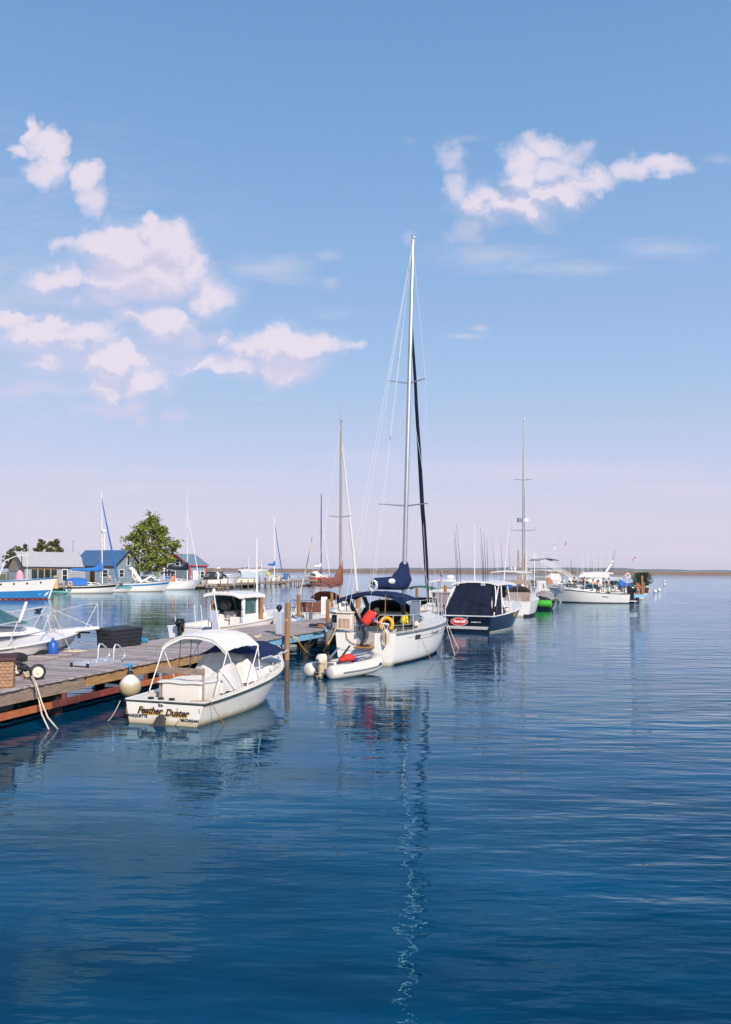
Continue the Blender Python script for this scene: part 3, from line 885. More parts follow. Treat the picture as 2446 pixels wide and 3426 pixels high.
    for sd in (-1, 1):
        a, b = V((P['an'][0], P['an'][1] * sd, .045)), V((P['to'][0], P['to'][1] * sd, .035))
        sh.ell((0, 0, 0), (.145, .052, .045), 10, 6, Matrix.Translation(a.lerp(b, .5)))
    sh.build('shoes', darkf, t, smooth=60)
    return t, P

# ---------------------------------------------------------------- general boats
def sailboat(label, loc, head, L=8.5, B=2.8, fs=.85, fb=1.15, mt=.56, mh=12, mast_m=None, cover=None, jib=None, bim=None, hull_m=None, boot=None, stripe=None, spreaders=(.5,), sw=.8,
             cabin_m=None, rad=.065, name='sailboat', group=None, boomz=None, tw=.62, rake=.15, wires=True, wr=.007, detail=True, dodger=None, jib_r=.07, srake=.25, lean=0.0, horseshoe=False, jib_top=.93):
    t = thing(name, label, 'sailboat', loc, head, group, heel=lean)
    h = Hull(L, B, fs, fb, tw=tw, tm=.45, p=2.2, rake=.16, wl=.80, draft=.4, srake=srake, fl=.55)
    hm = hull_m or gel
    hl = h.shell().build('hull', hm, t, smooth=50)
    if boot: h.band(.0, .16, stern=True).build('boot_stripe', boot, hl, smooth=0)
    if stripe: h.band(.62, .86, .0, .97).build('hull_stripe', stripe, hl, smooth=0)
    h.rub(.022, stern=True).build('toe_rail', whitem if not stripe else black, t)
    h.deck(.34, 1).build('deck', deckw, t, smooth=50)
    h.well(.03, .34, .35, fs - .55).build('cockpit', deckw, t, smooth=40)
    cab = cabin_mb(L * .30, L * .72, B * .30, B * .17, fs + .0, fs + .55, .05, .9, .10, fs + .42)
    cabin(t, cab, cabin_m or deckw, glass, 'coachroof', front=False, vr=(.45, .8), bev=.05)
    rail(t, h, .80, .985, .55, n=3)
    rail(t, h, .0, .12, .55, n=2, name='stern_rail', close=False, bowx=0)
    bz = boomz or fs + 1.25
    o, P = mast(t, L * mt, fs + .3, mh, mast_m, rad, spreaders, sw, rake, wires, h, V((L * .97, 0, fb)), wr=wr)
    bl = L * mt - L * .12
    MB().tube([V((L * mt - .05, 0, bz)), V((L * mt - bl, 0, bz - .02))], .05, 8).build('boom', mast_m or alu, t)
    if cover: sail_cover(t, L * mt, bz + .12, bl * .98, cover, rise=1.0)
    if jib:
        furled(t, V((L * .965, 0, fb + .25)), P(jib_top), jib_r, jib)
    if bim: bimini(t, L * .04, L * .27, B * .72, fs + 1.35, bim, fs, crown=.18)
    if dodger:
        fn = lambda a, b: V((L * .27 + L * .12 * a, (b * 2 - 1) * B * .33, fs + .45 + .65 * math.sin(math.pi * (.5 + .42 * a)) ** 1 * (1 - abs(b * 2 - 1) ** 3 * .6)))
        MB().sheet(fn, 6, 10, .03).build('dodger', dodger, t, smooth=60)
    if horseshoe:
        pts = arc(lambda a: (-.08 - .02, B * .18 + .2 * math.cos(-.9 + a * 4.94 + 0), fs + .42 + .22 * math.sin(-.9 + a * 4.94)), 12)
        MB().tube(pts, .07, 8).build('horseshoe_buoy', yellowp, t, smooth=60)
    ld = MB()
    for y_ in (-.13, .13): ld.tube([V((-.03, y_ + .3, .05)), V((-.1, y_ + .3, fs + .3))], .014, 5)
    for q in range(4): ld.tube([V((-.05, .17, .1 + .22 * q)), V((-.05, .43, .1 + .22 * q))], .014, 5)
    ld.build('boarding_ladder', steel, t)
    return t, h
def cruiser(label, loc, head, L=8, B=2.7, fs=.8, fb=1.3, canvas=None, hard=None, arch=True, bim=None, stripe=None, outb=0, name='motor_cruiser', group=None, hull_m=None, rods=0, ants=1, cab=(.42, .80), house=None, wind=True, cowl=None, boot=None, arch_lean=.3, hardz=1.75, radar=False, seats=True):
    t = thing(name, label, 'motor boat', loc, head, group)
    h = Hull(L, B, fs, fb, tw=.90, tm=.42, p=2.5, rake=.17, wl=.78, draft=.35, srake=.05, fl=.9)
    hl = h.shell().build('hull', hull_m or gel, t, smooth=45)
    if stripe: h.band(.62, .80, .0, .96).build('hull_stripe', stripe, hl, smooth=0)
    if boot: h.band(0, .14, stern=True).build('boot_stripe', boot, hl, smooth=0)
    h.rub(.03).build('rub_rail', black, t)
    c0, c1 = cab
    h.deck(c0, 1, camber=.08).build('deck', deckw, t, smooth=50)
    h.well(.05, c0, .28, fs - .55).build('cockpit', deckw, t, smooth=40)
    hz = h.z(c0)
    # raised foredeck with tinted side strip
    cb = cabin_mb(L * c0, L * c1, B * .40, B * .17, hz, hz + .42, .0, .9, .14, hz + .36)
    cabin(t, cb, gel, glass, 'foredeck_cabin', front=False, sides=((.10, .72),), vr=(.35, .72), bev=.06)
    if wind:
        ws = cabin_mb(L * (c0 - .05), L * (c0 + .17), B * .36, B * .30, hz + .38, hz + .86, .15, .75, .10)
        w = MB()
        for a, b in ((0, 1), (1, 2), (2, 3)):
            patch(w, ws[a], ws[b], ws[b + 4], ws[a + 4], .02, .98, .02, .97, .02)
        wo = w.build('windscreen', glass, t, smooth=0)
        MB().tube([ws[4], ws[5], ws[6], ws[7]], .022, 6).build('windscreen_frame', whitem, wo)
    if seats:
        for y_ in (-.55, .45):
            sm = MB(); sm.box((L * (c0 - .09), y_, fs + .0), (.5, .5, .35)); sm.box((L * (c0 - .09) - .22, y_, fs + .40), (.12, .5, .5)); sm.build('helm_seat', cwhite, t, bev=.05)
    if arch:
        a = MB()
        x = L * (c0 - .14)
        prof = [V((x, -B * .44, h.z(.3))), V((x + arch_lean * .6 - .1, -B * .41, hz + .75)), V((x + arch_lean - .45, -B * .33, hz + 1.15)), V((x + arch_lean - .45, B * .33, hz + 1.15)), V((x + arch_lean * .6 - .1, B * .41, hz + .75)), V((x, B * .44, h.z(.3)))]
        for p_, q_ in zip(prof[:-1], prof[1:]): a.bar(p_, q_, .32, .09, (0, 1, 0) if abs((q_ - p_).normalized().z) > .5 else (0, 0, 1))
        a.build('radar_arch', gel, t, bev=.03)
    if canvas:
        x0, x1 = L * .03, L * (c0 + .03)
        k = MB()
        z1 = hz + 1.15
        bot = [V((x0, -B * .42, fs)), V((x1, -B * .40, hz)), V((x1, B * .40, hz)), V((x0, B * .42, fs))]
        top = [V((x0 + .75, -B * .34, z1)), V((x1 + .05, -B * .33, z1 + .04)), V((x1 + .05, B * .33, z1 + .04)), V((x0 + .75, B * .34, z1))]
        k.hexa(bot + top)
        ko = k.build('canvas_enclosure', canvas, t, smooth=50, bev=.12, seg=3)
        pw = MB(); patch(pw, bot[3], bot[0], top[0], top[3], .22, .78, .30, .82, .02); pw.build('vinyl_window', vinyl, ko, smooth=0)
        pw = MB(); patch(pw, bot[0], bot[1], top[1], top[0], .35, .85, .35, .82, .02); pw.build('vinyl_window', vinyl, ko, smooth=0)
    if hard:
        z1 = fs + hardz
        r = MB().sheet(canopy_fn(L * (c0 - .22), L * (c0 + .16), B * .78, z1, .09, .02), 8, 10, .08).build('hardtop', hard, t, smooth=50)
        f = MB()
        for sd in (-1, 1):
            for xa, xb in ((-.18, -.14), (.02, .06), (.14, .12)):
                f.tube([V((L * (c0 + xa), sd * B * .37, hz + .0)), V((L * (c0 + xb), sd * B * .35, z1 - .05))], .022, 6)
        f.build('hardtop_frame', whitem, r)
        for i in range(rods):
            p = V((L * (c0 - .21), -B * .3 + B * .6 * i / max(1, rods - 1), z1))
            MB().tube([p, p + V((-.12, 0, .5)), p + V((-.28 - rnd.random() * .2, rnd.uniform(-.1, .1), 2.1 + rnd.random() * .6))], [.016, .012, .006], 5).build('fishing_rod', black, t)
        if radar:
            MB().lathe([(.0, 0), (.28, .0), (.3, .08), (.26, .18), (.0, .22)], 14, Matrix.Translation((L * c0, 0, z1 + .2))).build('radar_dome', whitem, r)
    if bim: bimini(t, L * .08, L * (c0 - .01), B * .8, fs + 1.5, bim, fs, crown=.15)
    for i in range(ants):
        antenna(t, (L * (c0 - .05), (B * .36) * (-1 if i % 2 else 1), hz + (1.1 if not hard else fs + hardz - hz)), 2.6 - .4 * i, lean=(-.15, 0))
    rail(t, h, c0 + .10, .985, .48, n=4, bowx=.15)
    for i in range(outb):
        outboard(t, -.02, (i - (outb - 1) / 2) * .7, fs + .05, 1.15, cowl)
    if not outb:
        MB().sheet(lambda a, b: V((-.75 + .75 * a, (b * 2 - 1) * B * .42, .28)), 2, 4, .08).build('swim_platform', gel, t, bev=.02)
    return t, h
# ---------------------------------------------------------------- the long pier
EDGE = [(-12.1, 3.0), (-7.75, 18.6), (-5.50, 26.3), (-3.05, 34.4), (-1.62, 38.5), (4.3, 53.0), (19.6, 98.0)]
LV = V((-.946, .326, 0)); FV = V((.326, .946, 0))
PW, DZ = 3.9, .85
def near(Y):
    for (x0, y0), (x1, y1) in zip(EDGE[:-1], EDGE[1:]):
        if Y <= y1 or (x1, y1) == EDGE[-1]:
            return x0 + (x1 - x0) * (Y - y0) / (y1 - y0)
def dp(Y, w=0.0, z=DZ): return V((near(Y), Y, z)) + LV * w
def at_u(u, w=0.0, z=DZ, lo=8., hi=97.):
    for _ in range(50):
        m = (lo + hi) / 2
        if U(dp(m, w)) < u: lo = m
        else: hi = m
    return dp(lo, w, z)
def build_pier():
    t = thing('pier', 'long weathered timber pier with planked deck on dark piles', 'pier', (0, 0, 0))
    mb = MB()
    Y = 6.0
    while Y < 98:
        a, b = dp(Y, -.05 - rnd.random() * .04), dp(Y, PW - .26 + rnd.random() * .05)
        s = FV * .068
        j = V((0, 0, rnd.uniform(-.004, .004)))
        dn = V((0, 0, -.042))
        q = [a - s, a + s, b + s, b - s]
        mb.hexa([p + dn + j for p in q] + [p + j for p in q])
        Y += .1405 * .96
    mb.build('deck_boards', plank, t, smooth=0)
    # fascia timbers: weathered, then new yellow, then the pale blue stretch
    def run(y0, y1, w, h, m, name, zt=DZ - .045, th=.07):
        k = MB()
        ys = [y0] + [y for _, y in EDGE if y0 < y < y1] + [y1]
        for a, b in zip(ys[:-1], ys[1:]):
            n = max(1, int((b - a) / 4.2))
            for i in range(n):
                p, q = dp(a + (b - a) * i / n, w, zt - h / 2), dp(a + (b - a) * (i + 1) / n - .02, w, zt - h / 2)
                k.bar(p, q, th, h)
        return k.build(name, m, t, bev=.008)
    run(6, 21.6, .02, .30, fasc, 'fascia_timber')
    part(run(21.65, 27.5, .02, .27, fasc2, 'fascia_timber'), 'newer yellow fascia timber')
    run(27.55, 30.6, .02, .30, fasc, 'fascia_timber')
    part(run(30.65, 97.5, .02, .28, bluewood, 'fascia_timber'), 'pale blue painted fascia timber')
    run(6, 97.5, PW - .30, .28, fasc, 'fascia_timber')
    run(6, 97.5, PW / 2, .25, pile_m, 'stringer')
    # piles and cross heads
    y = 8.6
    i = 0
    while y < 97:
        for w in (.25, PW - .6):
            p = dp(y, w, 0)
            k = MB().tube([p + V((0, 0, -1.5)), p + V((0, 0, DZ - .32))], .16, 10)
            if y < 30 and w < 1: k.box((p.x + .02, p.y - .2, .1), (.22, .10, 1.0), R(-18))
            k.build('pile', pile_m, t)
        MB().bar(dp(y, .1, DZ - .42), dp(y, PW - .4, DZ - .42), .26, .26).build('cross_head', pile_m, t)
        if i % 2 and y > 30:
            MB().bar(dp(y + .1, .28, .05), dp(y + 1.4, .28, DZ - .34), .08, .16).build('brace', pile_m, t)
        y += 3.05 if y < 30 else 3.6
        i += 1
    # steel waler under the near edge, orange and red lengths
    pile_r = mat('brown_red_painted_steel', (.15, .04, .03), .6, var=.3, scale=3)
    for a, b, m in ((6, 20.2, rust_o), (20.22, 21.2, pile_r), (21.22, 22.1, pile_r), (22.12, 23.6, rust_r), (23.62, 27.4, rust_o), (27.42, 29.5, rust_o)):
        MB().bar(dp(a, -.06, .30), dp(b, -.06, .30), .10, .145).build('steel_waler', m, t, bev=.006)
    for y in (17.1, 20.75, 24.3):
        MB().bar(dp(y, -.03, .2), dp(y, -.03, DZ - .34), .1, .09).build('hanger_bracket', pile_r if y != 17.1 else pile_m, t)
    # short raised landing on the far edge by the bow of the left cruiser
    k = MB()
    a, b = at_u(90, PW - .55), at_u(215, PW - .3)
    for i in range(9):
        p = a.lerp(b, i / 8.01)
        k.box((p.x, p.y, DZ + .035), (1.1, .13, .04), R(161))
    k.build('landing_boards', plank, t, smooth=0)
    return t
build_pier()

def post(label, u, vtop, w, vbase=None, r=.13, Y=None, zb=None, m=None, band=False, cap=False):
    p = at_u(u, w, 0) if Y is None else D(u, 1900, Y)
    top = D(u, vtop, p.y).z
    t = thing('mooring_post', label, 'post', (p.x, p.y, 0), 0, 'wooden mooring posts along the pier')
    l = .012 * rnd.uniform(-1, 1)
    z0 = -1.2 if zb is None else zb
    k = MB().loft([[V((r * q * math.cos(a) * (1.06 if int(a * 1.9) % 2 else 1) + l * (z - z0), r * q * math.sin(a), z)) for a in [2 * math.pi * i / 10 for i in range(10)]] for z, q in [(z0, 1.08), (z0 + (top - z0) * .5, 1.03), (top - .05, .98), (top, .88)]])
    k.build('post_shaft', m or postw, t, smooth=40)
    if band:
        MB().box((0, 0, DZ + .02), (r * 2.5, r * 2.6, .24)).build('blue_collar', bluewood, t, bev=.01)
    if cap:
        MB().tube([V((0, 0, top * .55 + .3)), V((0, 0, top * .55 + .34))], r * 1.1, 10).build('rope_turns', rope_y, t)
    return t
post('leaning brown post behind the first service pedestal, at the pilothouse boat stern', 716, 2009, PW + .05, r=0.085)
post('brown post with a blue collar in front of the pilothouse window', 874, 1998, PW - .15, band=True, r=0.088)
post('brown post standing in the water beside the second pedestal, bow of the transom-lettered boat', 961, 2016, -.32, r=0.095, cap=True)
post('lone brown post on the far pier edge left of the boat lettered AQUA', 1002, 1990, PW + .1, r=0.095, band=True)
post('brown post on the near pier edge holding the white paper notice', 1098, 2005, -.2, r=0.082, band=True)
post('brown post just behind the notice post, before the brown sail cover', 1112, 1983, PW - .3, r=0.085)
post('stout grey-brown post under the left end of the navy canopy', 1199, 1978, PW - .3, r=0.14)
post('brown post seen through the navy canopy of the large sailboat', 1300, 2000, PW - .5, r=0.1)
post('thin brown post seen through the canopy, half hidden by a black strap', 1273, 2002, PW + .2, r=0.08)
post('brown post right of the green bimini', 1396, 1964, PW - .4, r=0.1)
post('brown post between the navy furled jib and the grey dock box', 1446, 1961, PW - .2, r=0.09)
post('tall brown post beside the grey dock box and the flag', 1491, 1958, .25, r=0.105)
post('short brown post left of the black bin on the far pier end', 1803, 1943, 1.2, r=0.12)
post('short brown post right of the black bin on the far pier end', 1826, 1946, .6, r=0.12)

# pier furniture ------------------------------------------------------------
def deck_box():
    p = at_u(380, PW - .95)
    p = G(380, 2170, DZ)
    t = thing('deck_box', 'large charcoal plastic storage box on the far edge of the pier', 'storage box', (p.x, p.y, DZ), 20)
    L_, W_, H_ = 1.62, .68, .60
    # local x along pier, y to the left
    MB().hexa([V(q) for q in [(.03, .03, 0), (L_ - .03, .03, 0), (L_ - .03, W_ - .03, 0), (.03, W_ - .03, 0), (0, 0, H_ - .06), (L_, 0, H_ - .06), (L_, W_, H_ - .06), (0, W_, H_ - .06)]]).build('box_body', darkbox, t, bev=.015)
    MB().hexa([V(q) for q in [(-.02, -.025, H_ - .06), (L_ + .02, -.025, H_ - .06), (L_ + .02, W_ + .02, H_ - .06), (-.02, W_ + .02, H_ - .06), (.0, 0, H_ + .0), (L_, 0, H_ + .0), (L_, W_, H_ + .05), (0, W_, H_ + .05)]]).build('lid', darkbox, t, bev=.015)
    k = MB()
    for i in range(4):
        z = .03 + i * .125
        o = .03 * (1 - z / H_)
        k.box((L_ / 2, o * .3 - .005, z + .06), (L_ - .16, .02, .112))
        k.box((o * .3 - .005, W_ / 2, z + .06), (.02, W_ - .14, .112))
    k.build('slat_panels', darkbox, t, bev=.006)
    MB().bar(V((-.035, W_ * .32, H_ - .12)), V((-.035, W_ * .68, H_ - .12)), .03, .03).build('handle', darkbox, t, bev=.008)
deck_box()
def wicker_box():
    p = G(44, 2302, DZ)
    t = thing('storage_chest', 'tan wicker-pattern storage chest with a dark brown lid at the near pier edge', 'storage box', (p.x, p.y, DZ), -19)
    # corner at right-front; box runs toward the left and back
    W_, L_, H_ = 1.5, .62, .60
    MB().hexa([V(q) for q in [(0, 0, 0), (L_, 0, 0), (L_, W_, 0), (0, W_, 0), (-.01, -.01, H_), (L_ + .01, -.01, H_), (L_ + .01, W_, H_), (-.01, W_, H_)]]).build('chest_body', wicker, t, bev=.02)
    k = MB()
    r2 = random.Random(3)
    for fz in range(8):
        for i in range(15):
            y = .06 + i * .095 + (.045 if fz % 2 else 0)
            k.ell((-.012, y, .05 + fz * .072), (.014, .044, .032), 8, 4)
        for i in range(5):
            x = .07 + i * .105 + (.05 if fz % 2 else 0)
            k.ell((x, -.012, .05 + fz * .072), (.048, .014, .032), 8, 4)
    k.build('weave_panel', wicker, t, smooth=60)
    MB().sheet(lambda a, b: V((-.06 + (L_ + .12) * a, -.06 + (W_ + .1) * b, H_ + .06 + .07 * math.sin(math.pi * a))), 6, 4, .07).build('lid', brownlid, t, bev=.012)
wicker_box()
def cart():
    p = G(75, 2268, DZ)
    t = thing('dock_cart', 'black two-wheeled dock cart lying beside the wicker chest', 'cart', (p.x, p.y, DZ), 0)
    a, b = G(55, 2262, DZ) - p, G(126, 2275, DZ) - p
    for q, lab in ((a, 'left wheel'), (b, None)):
        M = Matrix.Translation(V((q.x, q.y, .19))) @ Matrix.Rotation(R(32), 4, 'Z') @ Matrix.Rotation(R(90), 4, 'X')
        w = MB().loft([[M @ V(((.15 + .038 * math.cos(c)) * math.cos(d_), (.15 + .038 * math.cos(c)) * math.sin(d_), .04 * math.sin(c))) for c in [2 * math.pi * i / 8 for i in range(8)]] for d_ in [2 * math.pi * j / 22 for j in range(22)]], True, False, False, True).build('wheel', black, t, smooth=60)
        MB().lathe([(0, -.02), (.11, -.015), (.125, -.03), (.125, .03), (.11, .02), (.04, .03), (.035, .05), (0, .05)], 18, M).build('rim', ivory, w)
    k = MB()
    a2, b2 = V((a.x, a.y, .19)), V((b.x, b.y, .19))
    k.tube([a2, b2], .025, 8)
    k.bar(a2 + V((.05, 0, .06)), b2 + V((-.1, 0, .03)), .1, .035)
    for c in (.2, .8):
        q = a2.lerp(b2, c); k.tube([q, q + V((-.35, .35, .12)), q + V((-.65, .55, .1))], .02, 8)
    k.bar(a2.lerp(b2, .45) + V((0, -.02, 0)), a2.lerp(b2, .45) + V((0, -.02, -.19)), .05, .05)
    k.build('cart_frame', black, t, smooth=50)
cart()
def ladder():
    # aluminium dock ladder lying on its back, hooked handrails in the air
    a = G(295, 2234, DZ); b = G(410, 2216, DZ)
    d = (b - a).normalized(); l = (b - a).length; s = V((-d.y, d.x, 0))
    t = thing('dock_ladder', 'aluminium dock ladder with curved handrails lying on the pier', 'ladder', a, 90 - math.degrees(math.atan2(d.y, d.x)))
    L_, W_ = l, .52
    for y in (0, W_):
        k = MB().bar(V((0, y, .055)), V((L_ * .93, y, .055)), .05, .1)
        k.build('side_rail', alum, t, bev=.006)
        x = L_ * .72
        pts = [V((x, y, .09)), V((x + .03, y, .42)), V((x + .08, y, .52)), V((x + .2, y, .50)), V((x + .42, y, .34)), V((x + .5, y, .26)), V((x + .5, y, .15)), V((x + .36, y, .09))]
        MB().tube(pts, .026, 8).build('handrail', alum, t, smooth=60)
    for i in range(4):
        x = .02 + i * L_ * .24
        MB().hexa([V(q) for q in [(x, .03, .03), (x + .12, .03, .03), (x + .12, W_ - .03, .03), (x, W_ - .03, .03), (x + .03, .03, .15), (x + .17, .03, .10), (x + .17, W_ - .03, .10), (x + .03, W_ - .03, .15)]]).build('rung', alum, t, bev=.008)
    for y in (0, W_):
        MB().box((-.02, y, .055), (.05, .07, .11)).build('end_cap', black, t, bev=.008)
ladder()
def mooring_cleat(label, p, rz, rope=None, m=None):
    t = thing('mooring_cleat', label, 'cleat', p, 0, 'mooring cleats on the pier')
    k = MB(); cleat(k, (0, 0, .0), rz, 1.5); k.build('cleat_horn', m or whitem, t, smooth=60)
    return t
mooring_cleat('bare white cleat on the far pier edge beside the black oval fender', G(122, 2182, DZ), 1.2)
mooring_cleat('cleat with a pile of cream rope beside it, by the blue fender', G(224, 2180, DZ), .2, m=alum)
mooring_cleat('cleat wrapped in cream rope at the near pier edge beside the cart', G(98, 2274, DZ), .9, m=orange_tan)
mooring_cleat('small cleat on the near pier edge right of the aluminium ladder', G(532, 2190, DZ), 1.2, m=alum)
mooring_cleat('small cleat with a coil on the pier before the white canopy, near the blue beam', G(862, 2136, DZ), 1.2, m=ivory)
def rope(label, strands, r=.016, m=None, name='rope', cat='rope', group=None):
    k = MB()
    for s in strands: k.tube(s, r, 6)
    o = k.build(name, m or rope_w, None, smooth=60)
    return tag(o, label, cat, group)
def coil(c, r, n=3, seed=1, flat=.05, sx=1.0):
    rr = random.Random(seed)
    return [V((c[0] + (r * (.4 + .6 * rr.random())) * math.cos(i * .55) * sx, c[1] + r * (.5 + .5 * rr.random()) * math.sin(i * .55), c[2] + .015 + flat * rr.random())) for i in range(int(11.4 * n))]
c0 = G(98, 2274, DZ)
rope('cream rope heaped on the near-edge cleat with two ends hanging into the water', [coil(c0 + V((0, 0, .07)), .13, 3, 5, .1), [c0 + V((.05, -.02, .1)), G(118, 2292, DZ + .03) , G(128, 2330, .62), G(140, 2390, .3), G(163, 2440, .02), G(167, 2448, -.1)], [c0 + V((.06, 0, .12)), G(122, 2290, DZ + .05), G(138, 2345, .55), G(160, 2400, .28), G(192, 2438, .02), G(196, 2444, -.1)]], .017)
c1 = G(248, 2181, DZ)
rope('loose pile of cream rope on the pier by the blue fender', [coil(c1, .28, 4, 9, .03, 1.5), [c1 + V((-.5, -.2, .02)), c1 + V((-.9, -.35, .02)), c1 + V((-1.3, -.4, .02))]], .016)
rope('small knot of cream rope at the cleat before the white canopy', [coil(G(862, 2136, DZ + .03), .13, 3, 4, .12)], .016)
rope('blue rag of rope on the pier at the right end of the charcoal box', [coil(G(482, 2149, DZ + .03), .13, 3, 8, .12)], .03, rope_b)
hp = at_u(985, -.1, DZ - .12); hq = at_u(1124, -.1, DZ + .25)
rope('yellow hose hanging in a deep loop from the blue pier edge', [[hp + V((-.3, .1, .15))] + [hp.lerp(hq, i / 14) - V((0, 0, 1.02 * 4 * (i / 14) * (1 - i / 14))) + V((.12, -.12, 0)) for i in range(15)] + [hq + V((0, .3, .3))]], .026, rope_y, name='hose', cat='hose')
rope('dark power cable drooping along the blue pier edge to the notice post', [sag(at_u(1050, -.06, DZ - .08), at_u(1092, -.06, DZ - .05), .06) + [at_u(1094, -.05, DZ + .2)]], .018, black, name='power_cable', cat='cable')
def pedestal(label, u, v, vtop, w):
    p = G(u, v, DZ) if w is None else at_u(u, w)
    top = D(u, vtop, p.y).z - DZ
    t = thing('service_pedestal', label, 'service pedestal', (p.x, p.y, DZ), 20, 'service pedestals on the pier')
    hgt = top - .28
    MB().box((0, 0, hgt / 2), (.20, .24, hgt)).build('pedestal_column', pedest, t, bev=.015)
    MB().box((-.04, .15, hgt * .72), (.24, .10, .5)).build('socket_box', pedest, t, bev=.012)
    g = MB().lathe([(0, hgt), (.05, hgt), (.045, hgt + .05), (.09, hgt + .08), (.125, hgt + .16), (.11, hgt + .24), (.05, hgt + .28), (0, hgt + .285)], 14).build('globe_lamp', blackg, t, smooth=50)
    MB().lathe([(.118, hgt + .12), (.13, hgt + .13), (.13, hgt + .16), (.118, hgt + .17)], 14).build('lamp_band', black, g)
    return t
pedestal('grey service pedestal with a black globe lamp beside the leaning brown post', 722, 2095, 2019, PW - .35)
pedestal('grey service pedestal with a black globe lamp in the middle of the pier', 934, 2120, 2024, None)
def clutter():
    p = G(1068, 2096, DZ)
    t = thing('duffel_bag', 'black bag lying open on the pier edge beside the tan pouch', 'bag', p, 20)
    k = MB()
    for i in range(5): k.ell((rnd.uniform(-.15, .15), -.3 + .16 * i, .05), (.16, .14, .06 + .03 * rnd.random()), 10, 6)
    k.build('bag_body', darkf, t, smooth=60)
    k = MB().tube([V((.1, -.3, .06)), V((.18, -.1, .14)), V((.14, .15, .12)), V((.1, .3, .05))], .02, 6); k.build('strap', black, t)
    p = G(1074, 2099, DZ)
    t = thing('pouch', 'small tan leather pouch in front of the black bag', 'pouch', p, 20)
    MB().box((0, 0, .05), (.2, .3, .1)).build('pouch_body', orange_tan, t, bev=.03, seg=3)
    MB().box((-.01, 0, .11), (.16, .24, .03)).build('flap', orange_tan, t, bev=.01)
    # notice hung on the near post
    q = at_u(1086, -.0, 0)
    t = thing('paper_notice', 'white paper notice board fixed before the brown notice post', 'notice', (q.x, q.y - .15, D(1086, 2025, q.y).z), 0)
    MB().box((0, 0, 0), (.26, .03, .74)).build('board', whitepaint, t, bev=.006)
    k = MB()
    for i in range(9): k.box((rnd.uniform(-.02, .0), -.018, .28 - i * .065), (.17 + rnd.uniform(-.03, .02), .004, .012))
    k.build('printed_lines', mat('grey_print', (.35, .35, .38), .7), t, smooth=0)
clutter()
# grey box and the dark machinery on the far stretch of the pier
p = at_u(1478, .45)
t = thing('dock_storage_box', 'grey upright dock box between two brown posts beside the navy boat', 'storage box', p, 20)
MB().box((0, 0, .55), (.8, 1.0, 1.1)).build('box_body', mat('grey_dock_box', (.30, .27, .30), .7, var=.1), t, bev=.03)
MB().box((0, 0, 1.13), (.9, 1.1, .08)).build('lid', mat('grey_dock_box', (.3, .27, .3)), t, bev=.02)
p = at_u(1815, 1.0)
t = thing('rubbish_bin', 'black bin between two short posts on the far pier end', 'bin', p, 20)
MB().lathe([(0, 0), (.5, 0), (.62, 1.3), (.66, 1.34), (0, 1.36)], 14).build('bin_body', black, t)
MB().lathe([(.68, 1.36), (.66, 1.45), (0, 1.55)], 14).build('lid', blackg, t)
# boards leaning on the far pier end
for u_, m_, lab in ((1773, bluep, 'blue kayak stood on end at the far pier'), (1787, redp, 'red kayak stood on end at the far pier'), (1795, mat('dark_blue_plastic', (.03, .04, .12), .4), 'dark blue kayak stood on end right of the red one')):
    p = at_u(u_, 2.0)
    h = 1.75
    b = D(u_, 1955, p.y).z
    t = thing('kayak', lab, 'kayak', (p.x, p.y, DZ), 0, 'kayaks stood on end')
    rings = []
    for i in range(11):
        s = i / 10
        w = .40 * math.sin(math.pi * (.12 + .76 * s)) ** .6
        rings.append([V((w * math.cos(a), .2 * math.sin(a) * math.sin(math.pi * (.1 + .8 * s)), (b - DZ + .75) * s)) for a in [2 * math.pi * k / 12 for k in range(12)]])
    MB().loft(rings).build('kayak_hull', m_, t, smooth=60)
    MB().lathe([(.14, 0), (.22, .01), (.22, .05), (.15, .06)], 14, Matrix.Translation((0, -.2, (b - DZ) * .55)) @ Matrix.Rotation(R(90), 4, 'X')).build('seat_rim', black, t)
